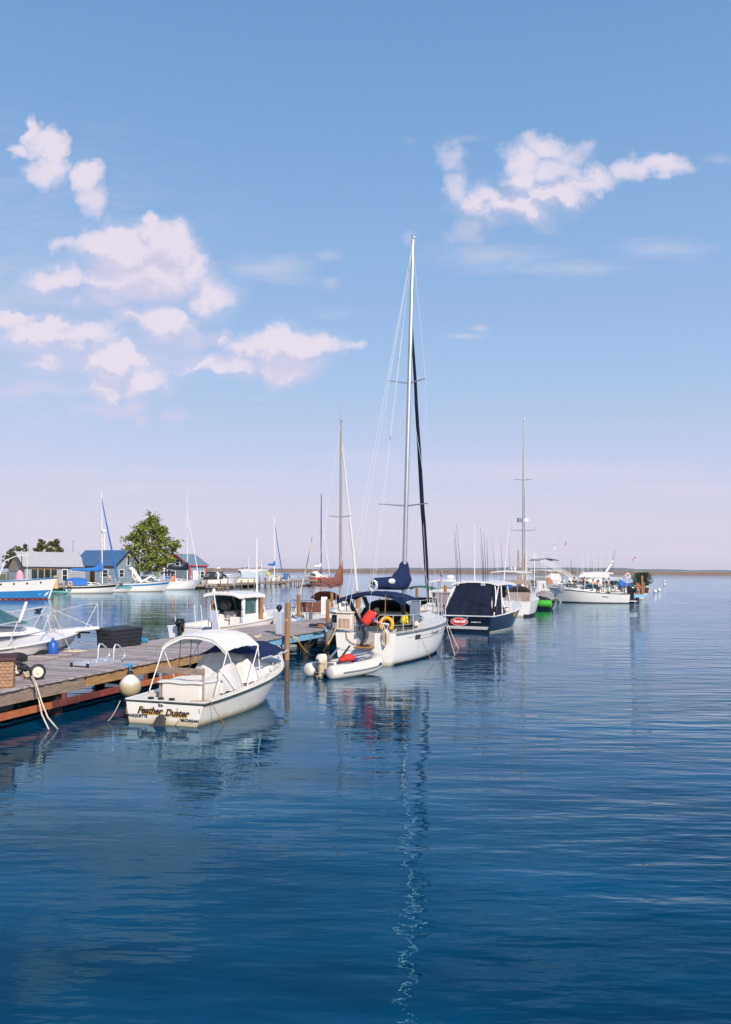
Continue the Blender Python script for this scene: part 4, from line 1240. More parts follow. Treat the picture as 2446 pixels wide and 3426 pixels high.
# ---------------------------------------------------------------- white launch with the name on its transom
def launch():
    t = thing('motor_launch', 'white open motor launch with a white canopy and a gold-edged name on its transom', 'motor boat', (-4.46, 19.55, 0), 19)
    h = Hull(6.1, 2.12, .52, .98, tw=.94, tm=.42, p=2.5, rake=.17, wl=.86, draft=.3, srake=-.06, fl=.85)
    hl = h.shell(30).build('hull', gel2, t, smooth=45)
    h.rub(.022, dz=-.045).build('rub_rail', mat('dark_green_rail', (.03, .045, .035), .5), t)
    h.rub(.016, dz=-.005, off=.006).build('gunwale', gel2, t)
    h.deck(.46, 1, camber=.07).build('foredeck', deckw, t, smooth=50)
    h.well(.06, .46, .20, .16).build('cockpit', gel2, t, smooth=40)
    # long raised cuddy coaming under the cloth
    MB().hexa(cabin_mb(2.75, 5.15, .72, .28, .60, 1.12, .1, .75, .12, .98)).build('cuddy', gel2, t, bev=.09, seg=3)
    # transom fittings and lettering
    ox = -.075
    def tr(y, z): return V((h.pt(0, z / h.fs, 1).x - .014, y, z))
    rt, up = V((0, -1, 0)), V((.09, 0, 1))
    for m_, dx, dy, dz_ in ((inky, .004, -.016, -.018), (ink, 0, 0, 0)):
        for body, y, z in (('Feather', .35, .225), ('Duster', -.34, .205)):
            text(body, .208, m_, hl, tr(y + dy, z + dz_) + V((dx, 0, 0)), rt, up, 'name_lettering', shear=.30, bold=.007, space=.98)
    text('MARQUETTE', .085, ink, hl, tr(.66, .135), rt, up, 'port_lettering', bold=.003, space=1.1)
    text('MICHIGAN', .085, ink, hl, tr(-.68, .10), rt, up, 'port_lettering', bold=.003, space=1.1)
    k = MB()
    k.ell((0, 0, 0), (.03, .085, .042), 12, 6, Matrix.Translation(tr(.06, .43))); ko = k.build('exhaust_plate', steel, t, smooth=60)
    for y in (.03, .09): MB().tube([tr(y, .43) + V((-.035, 0, 0)), tr(y, .43) + V((-.005, 0, 0))], .02, 8).build('exhaust_port', black, ko)
    # stern drive
    d = MB()
    d.loft([[V((x - .02, .0 + y * math.cos(a), z + .0 + r * math.sin(a) * .3)) for a in [2 * math.pi * i / 10 for i in range(10)]] for x, y, z, r in [(-.06, .07, .22, .05), (-.11, .11, .16, .06), (-.16, .15, .07, .1), (-.22, .17, -.02, .1), (-.2, .12, -.2, .1)]])
    for z in (.02, .08, .14): d.tube([V((-.12 - (.16 - z) * .6, .12 * math.cos(a) * (1.2 - z), z + .03 * math.sin(a))) for a in [2 * math.pi * i / 12 for i in range(12)]], .018, 6, True)
    d.bar(V((-.15, .1, .02)), V((-.38, .16, -.05)), .12, .06)
    d.build('stern_drive', mat('weathered_grey_drive', (.055, .05, .05), .6, var=.3), t, smooth=50)
    # stern deck chocks
    for y in (.42, .16, -.12): MB().box((.12, y, .545), (.10, .11, .05)).build('deck_chock', black, t, bev=.01)
    # engine box, thwart, crossbar
    MB().box((1.15, -.02, .52), (.95, 1.05, .66)).build('engine_box', gel2, t, bev=.05, seg=3)
    MB().sheet(lambda a, b: V((.62 + 1.1 * a, -.58 + 1.15 * b, .865 + .012 * math.sin(9 * a) + .01 * math.sin(11 * b))), 8, 8, .03).build('engine_box_cover', cwhite, t, smooth=60)
    MB().bar(V((.72, .58, 1.12)), V((.72, -.60, 1.10)), .05, .14).build('crossbar', fasc, t, bev=.006)
    k = MB()
    for y in (.55, -.57): k.bar(V((.72, y, .3)), V((.72, y, 1.2)), .05, .035, (1, 0, 0))
    k.build('crossbar_post', mat('grey_wood_upright', (.33, .28, .25), .8), t)
    # cloth over the helm and the seats
    def cloth(name, m, prof, w0, w1, seed, x0, x1, parent=t, zs=.7):
        r2 = random.Random(seed)
        ph = [r2.uniform(0, 6) for _ in range(6)]
        rings = []
        n = 16
        for i in range(n + 1):
            a = i / n
            # piecewise profile height
            q = a * (len(prof) - 1); k0 = min(int(q), len(prof) - 2); top = prof[k0] + (prof[k0 + 1] - prof[k0]) * (q - k0)
            w = w0 + (w1 - w0) * a
            ring = []
            for j in range(25):
                b = j / 24 * 2 - 1
                e = abs(b) ** 3.2
                z = zs * e + top * (1 - e) + .014 * math.sin(7 * a * 3 + ph[0] + 5 * b) + .016 * math.sin(16 * b + ph[1] + 4 * a)
                y = b * w * (1 + .06 * math.sin(9 * a + ph[2]) * e)
                ring.append(V((x0 + (x1 - x0) * a + .03 * math.sin(8 * b + ph[3]), y, z)))
            rings.append(ring)
        return MB().loft(rings, False, False, False).build(name, m, parent, smooth=70)
    cloth('console_cover', cgrey, [.50, .95, 1.05, 1.22, 1.36, 1.38, 1.30, .9], .58, .66, 3, 1.55, 2.75, zs=.50)
    cloth('forward_cover', cwhite, [.62, 1.30, 1.40, 1.36, 1.26, 1.14, .9], .80, .62, 8, 2.72, 4.75, zs=.66)
    nv = cloth('navy_cover', navy, [1.34, 1.52, 1.57, 1.55, 1.46, 1.28], .98, .70, 14, 2.95, 5.2, zs=1.22)
    e = MB()
    for sd in (-1, 1): e.tube([V((2.95 + .225 * i, sd * (.98 - .028 * i), 1.22 + .015 * math.sin(3 * i))) for i in range(11)], .022, 6)
    e.build('cover_hem', cgrey, nv)
    # canopy
    bm_ = bimini(t, 1.25, 3.0, 1.72, 1.70, cwhite, .60, whitem, crown=.20, droop=.14, wd=1.75, th=.03, legs=((.03, -.28), (.05, .42), (.97, .62), (.97, 1.05)), name='canopy')
    fn = canopy_fn(1.25, 3.0, 1.72, 1.70, .20, .14)
    MB().sheet(lambda a, b: V((fn(0, a)[0] + .02, fn(0, a)[1], fn(0, a)[2] - .10 * b)), 14, 2, .012, (1, 0, 0)).build('valance', cwhite, bm_, smooth=60)
    MB().sheet(lambda a, b: V((fn(1, a)[0] - .02, fn(1, a)[1], fn(1, a)[2] - .08 * b)), 14, 2, .012, (-1, 0, 0)).build('valance', cwhite, bm_, smooth=60)
    for xa in (.33, .68):
        MB().tube([V((*fn(xa, i / 16)[:2], fn(xa, i / 16)[2] + .004)) for i in range(17)], .008, 5).build('canopy_seam', cgrey, bm_)
    for yy, zz, l_ in ((.95, .34, .16), (-.9, .40, .10), (-.35, .38, .12)):
        MB().bar(tr(yy, zz), tr(yy - .01, zz - l_), .018, .004, (1, 0, 0)).build('rust_streak', mat('rust_streak_stain', (.40, .26, .12), .7, var=.3), hl, smooth=0)
    for y in (.25, .55): MB().tube([V((1.6, y, 1.9)), V((1.62, y + .03, 1.45)), V((1.6, y + .06, .95))], .009, 5).build('fishing_rod', black, t)
    # light pole
    k = MB().tube([V((2.85, .02, .9)), V((2.72, .1, 1.9)), V((2.55, .18, 2.86))], [.02, .018, .014], 6).build('light_pole', whitem, t)
    MB().lathe([(0, 0), (.035, 0), (.045, .05), (.035, .1), (0, .11)], 10, Matrix.Translation((2.55, .18, 2.86))).build('light_lens', whitem, k)
    rail(t, h, .80, .97, .30, m=whitem, n=3, mid=False, r=.017)
    k = MB()
    for q in ((4.3, -.75, h.z(.7) + .02), (2.9, -.92, h.z(.48) + .02), (3.4, -.92, h.z(.55) + .02), (4.3, .75, h.z(.7) + .02)): cleat(k, q, 0, .9)
    k.build('deck_cleat', steel, t, smooth=60)
    for x, y in ((3.0, -.9), (3.95, -.80)):
        k = MB().tube([V((x, y, h.z(x / 6.1))), V((x, y, h.z(x / 6.1) + .2)), V((x + .05, y + .02, h.z(x / 6.1) + .26))], .018, 6); k.ell((x, y, h.z(x / 6.1) + .12), (.04, .04, .05), 8, 5); k.build('rod_holder', steel, t)
    return t
launch()
W = lambda p: p
rope('thin brown line from the launch transom into the water, nearest its centre', [sag(G(640, 2345, .55), G(585, 2428, 0), .03) + [G(583, 2432, -.1)], sag(G(640, 2345, .55), G(700, 2342, .55), .01)], .010, orange_tan, group='mooring lines in the water')
rope('thin line from the right transom corner of the launch into the water', [sag(G(703, 2345, .55), G(752, 2425, 0), .02) + [G(754, 2430, -.1)]], .010, orange_tan, group='mooring lines in the water')
rope('cream line from the left transom corner of the launch down into dark water', [sag(G(402, 2345, .5), G(362, 2412, 0.02), .05) + [G(359, 2418, -.1)]], .012, rope_w, group='mooring lines in the water')
def ball_fender():
    p = D(436, 2296, 21.6)
    t = thing('ball_fender', 'big cream ball fender hanging from the pier on a blue rope', 'fender', p)
    MB().lathe([(.0, -.27), (.10, -.255), (.19, -.20), (.25, -.11), (.268, -.01), (.255, .08), (.21, .16), (.14, .23), (.07, .28), (.05, .31), (.05, .35), (0, .36)], 22).build('ball', gel2, t, smooth=60)
    MB().lathe([(.055, .29), (.075, .30), (.07, .36), (.03, .38), (0, .38)], 12).build('eye_cap', black, t)
    q = at_u(436, -.03, DZ + .02) - p
    MB().tube(sag(V((0, 0, .36)), q, .0) + [q + LV * .2], .022, 6).build('lanyard', rope_b, t)
    k = MB().ell((0, 0, 0), (.08, .06, .06), 8, 5, Matrix.Translation(q)); k.build('knot', rope_b, t)
ball_fender()

# ---------------------------------------------------------------- the tall white sloop
def big_sloop():
    t = thing('sailboat', 'large white sloop with navy canopy and the tallest mast, stern towards us', 'sailboat', (.02, 31.9, 0), 17.5)
    h = Hull(10.3, 3.5, 1.16, 1.42, tw=.66, tm=.45, p=2.25, rake=.12, wl=.84, draft=.45, srake=-.0, fl=.50, sp=1.5)
    # reverse transom: deck edge forward of the waterline
    hl = h.shell(34).build('hull', gel, t, smooth=50)
    h.band(.0, .055, .02, .99, .004).build('boot_stripe', bottom, hl, smooth=0)
    for v0, v1, t0 in ((.70, .715, .16), (.80, .812, .10)):
        h.band(v0, v1, t0, .98, .004).build('pinstripe', mat('brown_pinstripe', (.10, .06, .07), .5), hl, smooth=0)
    h.rub(.045, dz=-.02, off=.01, stern=False).build('rub_rail', mat('grey_rub_rail', (.17, .18, .20), .5), t)
    for t0 in (.14,):
        a, b = h.pt(.16, .72, -1, .012), h.pt(.205, .72, -1, .012)
        c, d = h.pt(.205, .86, -1, .012), h.pt(.16, .86, -1, .012)
        MB().hexa([a, b, b + V((0, .03, 0)), a + V((0, .03, 0)), d, c, c + V((0, .03, 0)), d + V((0, .03, 0))]).build('hull_window', glass, hl, smooth=0)
    a, b = h.pt(.40, .73, -1, .014), h.pt(.47, .73, -1, .014)
    text('Inamorata', .17, mat('brown_pinstripe', (.1, .06, .07)), hl, a, b - a, (0, 0, 1), 'name_lettering', shear=.35, align='LEFT') if False else None
    k = MB()
    zz = h.pt(.4, .76, -1).z
    for i in range(9):
        s0 = h.pt(.33 + i * .011, .75, -1, .012); s1 = h.pt(.335 + i * .011, .75 + (.13 if i in (0, 6) else .07), -1, .012)
        k.bar(s0, s1, .014, .01)
    k.build('script_lettering', mat('brown_pinstripe', (.1, .06, .07)), hl)
    h.deck(.36, 1, camber=.10).build('deck', deckw, t, smooth=50)
    h.well(.075, .36, .42, .62).build('cockpit', deckw, t, smooth=40)
    # walk-through transom: flat gate panel, recess shade put into its grey, brown step
    k = MB(); k.box((.0, -.02, .93), (.06, .66, .46)); k.build('transom_gate', mat('painted_recess_shade', (.42, .40, .38), .6), t)
    MB().box((-.22, -.02, .66), (.52, .66, .05)).build('boarding_step', orange_tan, t, bev=.01)
    k = MB().tube([V((-.012, .85, .16)), V((-.012, .5, .12)), V((-.012, -.6, .12))], .008, 5)
    k.tube([V((-.012, 1.0, .55)), V((-.012, .6, .5)), V((-.012, -.3, .5)), V((-.012, -.34, .36)), V((-.012, -.3, .18))], .006, 5)
    k.build('platform_seam', mat('grey_seam', (.35, .34, .34), .6), t)
    # coachroof
    cb = cabin_mb(3.5, 7.7, 1.12, .55, 1.2, 1.78, .1, 1.3, .18, 1.55)
    cabin(t, cb, deckw, glass, 'coachroof', sides=((.05, .16), (.20, .36), (.42, .62)), front=False, vr=(.25, .8), bev=.08)
    MB().box((4.0, 0, 1.80), (.9, .8, .06)).build('companionway_hatch', glass, t, bev=.02)
    # rails
    rail(t, h, .84, .99, .62, n=3, r=.014)
    st = MB()
    for sd in (-1, 1):
        pts = [V((.12, sd * .42, 1.16)), V((.05, sd * .42, 1.72)), V((.05, sd * .52, 1.82)), V((.06, sd * 1.02, 1.82)), V((.5, sd * 1.28, 1.80)), V((1.3, sd * 1.46, 1.80))]
        st.tube(pts, .015, 6)
        st.tube([V((.07, sd * .42, 1.45)), V((.07, sd * 1.02, 1.45)), V((.5, sd * 1.28, 1.45)), V((1.3, sd * 1.44, 1.45))], .011, 6)
        for x, y in ((.06, 1.02), (.5, 1.28), (1.3, 1.45)): st.tube([V((x, sd * y, 1.14)), V((x, sd * y, 1.81))], .014, 6)
    st.build('stern_rail', steel, t)
    for sd in (-1, 1):
        st = MB()
        for hh in (.62, .32): st.tube([V((1.3, sd * 1.46, 1.16 + hh))] + [h.pt(.13 + .1 * i, 1, sd, -.06) + V((0, 0, hh)) for i in range(1, 8)], .007, 5)
        for i in range(1, 7): st.tube([h.pt(.13 + .1 * i, 1, sd, -.06), h.pt(.13 + .1 * i, 1, sd, -.06) + V((0, 0, .63))], .012, 6)
        st.build('lifeline', wire, t)
    # canopy, dodger
    b_ = bimini(t, .55, 2.75, 2.62, 2.42, navy, 1.2, black_c, crown=.16, droop=.12, wd=2.5, th=.04, legs=((.04, .25), (.5, .45), (.95, .62)), name='canopy')
    fn = canopy_fn(.55, 2.75, 2.62, 2.42, .16, .12)
    MB().sheet(lambda a, b: V((fn(0, a)[0], fn(0, a)[1], fn(0, a)[2] - .17 * b * (1 - .5 * math.sin(math.pi * a)))), 18, 2, .02, (1, 0, 0)).build('valance', navy, b_, smooth=60)
    k = MB()
    for y0, y1 in ((.95, .78), (.28, .22), (-1.12, -1.05)): k.bar(V((.66, y0, 2.45)), V((1.9, y1, 1.3)), .16, .03, (1, 0, 0))
    k.build('canopy_strap', black_c, b_)
    k = MB().sheet(lambda a, b: V((1.2 + 1.5 * a, -1.36, 2.25 - .75 * b)), 4, 3, .012, (0, 1, 0)); k.build('clear_side_curtain', vinyl, b_, smooth=0)
    fn2 = lambda a, b: V((2.9 + 1.3 * a, (b * 2 - 1) * 1.15, 1.5 + .78 * math.cos(a * 1.35) * (1 - abs(b * 2 - 1) ** 3.5 * .8)))
    dg = MB().sheet(fn2, 8, 14, .03).build('dodger', dnavy, t, smooth=60)
    MB().sheet(lambda a, b: V((2.82, (b * 2 - 1) * 1.1, 1.22 + .45 * a)), 2, 2, .03, (1, 0, 0)).build('cockpit_coaming_panel', dnavy, t, smooth=0)
    # mast, boom, cover, jib
    o, P = mast(t, 5.25, 1.7, 17.3, alu, .098, (.285, .615), (1.05, .80), -.05, True, h, None, True, heelx=-.30, wr=.009, sweep=.45)
    MB().tube([V((5.2, 0, 2.72)), V((1.05, .0, 2.80))], .075, 10).build('boom', alu, t)
    cv = sail_cover(t, 5.25, 2.82, 4.15, navy, rise=.72, w=.70, hgt=.40, slope=.03, lumps=.07)
    MB().tube([V((.86, .15 * math.cos(a), 2.86 + .19 * math.sin(a))) for a in [2 * math.pi * i / 20 for i in range(20)]], .05, 8, True).build('boom_end_ring', steel, cv)
    k = MB(); k.ell((2.6, -.24, 3.0), (.42, .1, .12), 12, 7); k.build('sail_logo_patch', whitem, cv)
    furled(t, V((9.75, 0, 2.0)), P(.80), .11, dnavy)
    k = MB().tube([V((9.75, 0, 1.45)), P(.83)], .012, 5).build('forestay', wire, t)
    MB().lathe([(0, 0), (.12, 0), (.12, .05), (.05, .07), (.05, .2), (.12, .22), (.12, .26), (0, .27)], 12, Matrix.Translation((9.72, 0, 1.62))).build('furling_drum', steel, t)
    f_ = MB().box((9.3, .0, 4.6), (.03, .18, .3), .4); f_.build('pennant', mat('blue_white_pennant', (.35, .55, .75), .7), t)
    stay(t, V((.25, .95, 1.8)), P(.998) , .009, name='backstay')
    stay(t, V((.25, .75, 1.8)), P(.985), .009, name='backstay')
    stay(t, V((1.1, 0, 2.95)), P(.995) + V((-.05, .02, 0)), .008, name='topping_lift')
    for f in (.63, .40):
        q = V((1.1, .0, 2.95)).lerp(P(.99), f) + V((0, .04, 0)); MB().box(tuple(q), (.03, .03, .16)).build('block', black, o)
    # stern gear fixed to the boat: lifebuoy, slatted box, grill, coiled line
    pts = arc(lambda a: (-.06, -.80 + .235 * math.cos(-1.05 + a * 5.24), 1.50 + .235 * math.sin(-1.05 + a * 5.24)), 18)
    return t, h
sl_t, sl_h = big_sloop()
SM = Matrix.Translation((.02, 31.9, 0)) @ Matrix.Rotation(R(90 - 17.5), 4, 'Z')
def on_sloop(p): return SM @ V(p)
def sl_thing(name, label, cat, p, group=None): return thing(name, label, cat, on_sloop(p), 17.5, group)
t = sl_thing('horseshoe_buoy', 'yellow horseshoe lifebuoy on the stern rail of the tall sloop', 'lifebuoy', (0, -.80, 1.50))
MB().tube(arc(lambda a: (-.05, .225 * math.cos(-.80 + a * 4.74), .225 * math.sin(-.80 + a * 4.74)), 20), [.068] * 21, 10).build('foam_ring', yellowp, t, smooth=60)
k = MB()
k.tube([V((-.125, .05, .28)), V((-.13, .18, .10)), V((-.13, .12, -.20))], .013, 6); k.tube([V((-.12, -.1, .0)), V((-.12, .1, .03))], .03, 6)
k.tube([V((-.12, -.12, .02)), V((-.12, 0, -.25)), V((-.12, .12, .02))], .018, 6)
k.build('webbing', whitef, t)
rp_ = MB()
for i in range(9): rp_.tube([on_sloop((-.10 - .008 * i, -.80 + math.cos(a) * (.15 - .012 * i) * (1 if a < 3.14 else .9), 1.05 + .27 * math.sin(a) - .01 * i)) for a in [2 * math.pi * k / 14 for k in range(14)]], .013, 5, True)
tag(rp_.build('coiled_line', rope_w, None, smooth=60), 'white coiled line hanging under the yellow horseshoe lifebuoy', 'rope')
t = sl_thing('rail_locker', 'white rail box with a slatted wooden front on the sloop stern', 'box', (-.0, .78, 1.56))
MB().box((0, 0, 0), (.26, .60, .62)).build('box_body', ivory, t, bev=.03, seg=3)
k = MB()
for i in range(9): k.box((-.135, -.19 + i * .048, -.06), (.02, .036, .34))
k.build('wood_slats', mat('pale_wood_slats', (.52, .36, .26), .7, var=.2, island=.3), t)
MB().box((-.02, 0, .33), (.34, .66, .06)).build('lid', ivory, t, bev=.02)
t = sl_thing('kettle_grill', 'round chrome kettle grill on the left corner of the sloop stern', 'grill', (.1, 1.25, 1.92))
MB().ell((0, 0, 0), (.20, .20, .11), 18, 9).build('grill_bowl', steel, t, smooth=60)
MB().lathe([(.02, -.6), (.03, -.6), (.03, -.1), (.02, -.1)], 8).build('grill_post', steel, t)
k = MB(); k.box((0, .0, -.28), (.14, .16, .28)); k.tube([V((0, -.2, -.12)), V((.1, -.35, -.22)), V((.1, -.38, -.5))], .02, 6); k.build('gas_bottle', black, t, bev=.03)
t = sl_thing('spare_outboard', 'dark grey outboard motor clamped on the left sloop stern rail below the grill', 'outboard motor', (.12, 1.42, 1.15))
outboard(t, .05, 0, .1, .55, mat('dark_grey_motor', (.06, .07, .09), .4), greym)
t = sl_thing('yellow_bag', 'bright yellow bag on the sloop cockpit coaming', 'bag', (1.5, -1.12, 1.62))
r2 = random.Random(5)
MB().loft([[V(((.24 + .05 * r2.random()) * s * math.cos(a), (.20 + .04 * r2.random()) * s * math.sin(a), z)) for a in [2 * math.pi * i / 12 for i in range(12)]] for z, s in ((-.18, .7), (-.12, 1), (0, 1), (.1, .8), (.16, .4), (.24, .45))]).build('bag_body', yellowb, t, smooth=40)
MB().tube([V((-.04, -.06, .16)), V((-.06, -.02, .24)), V((-.04, .05, .16))], .015, 6).build('strap', yellowb, t)
tag(MB().tube([on_sloop((.35, -.62, 1.3)), on_sloop((.3, -.66, 2.55))], [.02, .014], 6).build('boat_hook', mastwood, None), 'varnished wooden pole standing at the sloop canopy', 'boat hook')
pt_, P_ = person('person bending over at the sloop transom in a red life jacket and dark grey trousers', on_sloop((-.24, .02, .70)), 78, 'bend', bluef, greyf, k=1.0)
up_ = (V(P_['nk']) - V(P_['pel'])).normalized(); fw_ = V((up_.z, 0, -up_.x))
VM_ = Matrix.Translation(V(P_['sp']).lerp(V(P_['ch']), .62)) @ Matrix((fw_, V((0, 1, 0)), up_)).transposed().to_4x4()
rv = MB().loft([[VM_ @ V((.185 * w * math.cos(a), .235 * w * math.sin(a), z)) for a in [2 * math.pi * i / 18 for i in range(18)]] for z, w in ((-.27, .86), (-.24, .98), (-.1, 1.0), (.06, 1.0), (.2, .96), (.26, .8), (.27, .55))])
vo = rv.build('life_vest', redf, pt_, smooth=60)
k = MB()
for z in (-.18, -.06, .06, .18): k.tube([VM_ @ V((.192 * math.cos(a), .242 * math.sin(a), z)) for a in [1.35 + 1.9 * i / 8 for i in range(9)]], .013, 5)
for a in (1.6, 2.2, 2.8): k.tube([VM_ @ V((.192 * math.cos(a), .242 * math.sin(a), z)) for z in (-.25, -.1, .1, .24)], .013, 5)
k.build('vest_webbing', black, vo)
rope('thin tan line from the sloop side straight down into the water', [[on_sloop(sl_h.pt(.17, 1, -1, .03)), G(1361, 2221, -.1)]], .012, orange_tan, group='mooring lines in the water')
rope('tan line from the sloop hull window slanting down into the water', [sag(on_sloop(sl_h.pt(.20, .8, -1, .03)), G(1452, 2225, 0), .04)], .011, orange_tan, group='mooring lines in the water')
rope('pair of tan bow lines from the sloop across to the dark water', [sag(on_sloop(sl_h.pt(.80, 1, -1, .02)), G(1535, 2170, 0), .06), sag(on_sloop(sl_h.pt(.82, 1, -1, .02)), G(1522, 2190, 0), .06)], .014, rope_w, group='mooring lines in the water')
rope('orange hose drooping across the sloop transom', [[on_sloop(p) for p in [(-.02, .75, 1.2), (-.05, .70, .95), (-.05, .5, .78), (-.06, .15, .72), (-.08, -.2, .74), (-.06, -.3, .84)]]], .014, orange_tan, name='hose', cat='hose')

# ---------------------------------------------------------------- inflatable dinghy
def dinghy():
    t = thing('inflatable_dinghy', 'pale inflatable dinghy with an outboard motor behind the tall sloop', 'dinghy', (-1.42, 28.1, 0), 42)
    r = .235
    L_, w = 2.75, .52
    path = [V((-.12, -w, .20)), V((.1, -w, .20)), V((1.2, -w, .22)), V((1.9, -w * .98, .27)), V((2.3, -w * .78, .34)), V((2.52, -w * .4, .39)), V((2.58, 0, .40))]
    path = path + [V((p.x, -p.y, p.z)) for p in path[-2::-1]]
    # smooth
    for _ in range(2):
        q = [path[0]]
        for a, b in zip(path[:-1], path[1:]): q += [a.lerp(b, .25), a.lerp(b, .75)]
        path = q + [path[-1]]
    n = len(path)
    rs = []
    for i, p in enumerate(path):
        e = min(i, n - 1 - i)
        rs.append(r * (.25, .62, .80, .92, .98)[e] if e < 5 else r)
    MB().tube(path, rs, 16).build('buoyancy_tube', pvc, t, smooth=60)
    k = MB()
    for sd in (-1, 1): k.tube([p + V((0, sd * (r * .96), -.02)) for p in path if p.y * sd > .3 and p.x > .15], .03, 6)
    k.build('rub_strake', mat('blue_grey_strake', (.16, .19, .25), .6), t)
    MB().prism([(.0, -.42), (1.9, -.40), (2.3, 0), (1.9, .40), (0, .42)], .12, .17).build('floor', greym, t)
    MB().box((.22, 0, .30), (.05, .75, .34)).build('transom_board', greym, t, bev=.01)
    MB().sheet(lambda a, b: V((1.55 + .95 * a, (b * 2 - 1) * (.36 - .2 * a), .46 + .12 * a + .02 * math.sin(math.pi * b))), 5, 5, .03).build('bow_dodger', pvc, t, smooth=60)
    k = MB()
    k.tube([V((1.5, -.36, .47)), V((2.0, -.33, .56)), V((2.38, -.16, .62)), V((2.42, 0, .63)), V((2.38, .16, .62)), V((2.0, .33, .56)), V((1.5, .36, .47))], .035, 8)
    k.build('handle_strip', greym, t)
    for sd in (-1, 1): MB().box((.72, sd * w * .96, .445), (.42, .2, .03)).build('oarlock_patch', greym, t, bev=.01)
    outboard(t, .18, 0, .44, .66, ivory, mat('stained_ivory_plastic', (.56, .46, .32), .5, var=.25, stain=((.25, .18, .1), 5, .6)))
    a = V((2.25, -.50 - r * .75, .42))
    text('MC 1234', .09, ink, t, V((1.95, -w - r * .70, .44)), (1, .22, .08), (0, .6, .8), 'registration_lettering') if False else None
    k = MB()
    for i in range(6): k.bar(V((2.02 + i * .055, -.76 + i * .028, .30)), V((2.03 + i * .055, -.755 + i * .028, .37)), .018, .02)
    k.build('registration_marks', ink, t)
dinghy()
DM = Matrix.Translation((-1.42, 28.1, 0)) @ Matrix.Rotation(R(48), 4, 'Z')
t = thing('life_vest', 'red and dark life vest lying in the dinghy', 'life jacket', DM @ V((1.30, .0, .46)), 42)
MB().ell((0, 0, .08), (.28, .2, .13), 14, 8).ell((-.22, .05, .02), (.12, .16, .09), 10, 6).build('vest_foam', redf, t, smooth=60)
k = MB().ell((-.1, -.08, -.02), (.2, .1, .08), 10, 6); k.build('dark_lining', mat('dark_red_fabric', (.12, .02, .02), .8), t, smooth=60)
t = thing('jacket', 'blue jacket crumpled beside the red vest in the dinghy', 'jacket', DM @ V((1.65, -.03, .44)), 42)
MB().ell((0, 0, 0), (.25, .22, .08), 12, 6).ell((.2, .05, -.01), (.2, .1, .06), 10, 5).build('jacket_body', mat('navy_blue_fabric', (.02, .04, .22), .8), t, smooth=60)
MB().tube([V((.1, -.1, .04)), V((.3, -.14, .06)), V((.42, -.05, .05))], .05, 8).build('sleeve', mat('navy_blue_fabric', (.02, .04, .22)), t, smooth=60)
k = MB().bar(DM @ V((1.1, .18, .5)), DM @ V((1.5, .12, .92)), .09, .02); k.tube([DM @ V((.5, .3, .5)), DM @ V((1.2, .17, .56))], .018, 6)
tag(k.build('oar', black, None), 'dark oar blade sticking up behind the red vest in the dinghy', 'oar')
tag(MB().bar(DM @ V((.75, .4, .48)), DM @ V((1.2, .34, .86)), .10, .02).tube([DM @ V((.3, .45, .45)), DM @ V((.8, .4, .5))], .018, 6).build('oar', greym, None), 'grey oar blade sticking up at the far tube of the dinghy', 'oar')

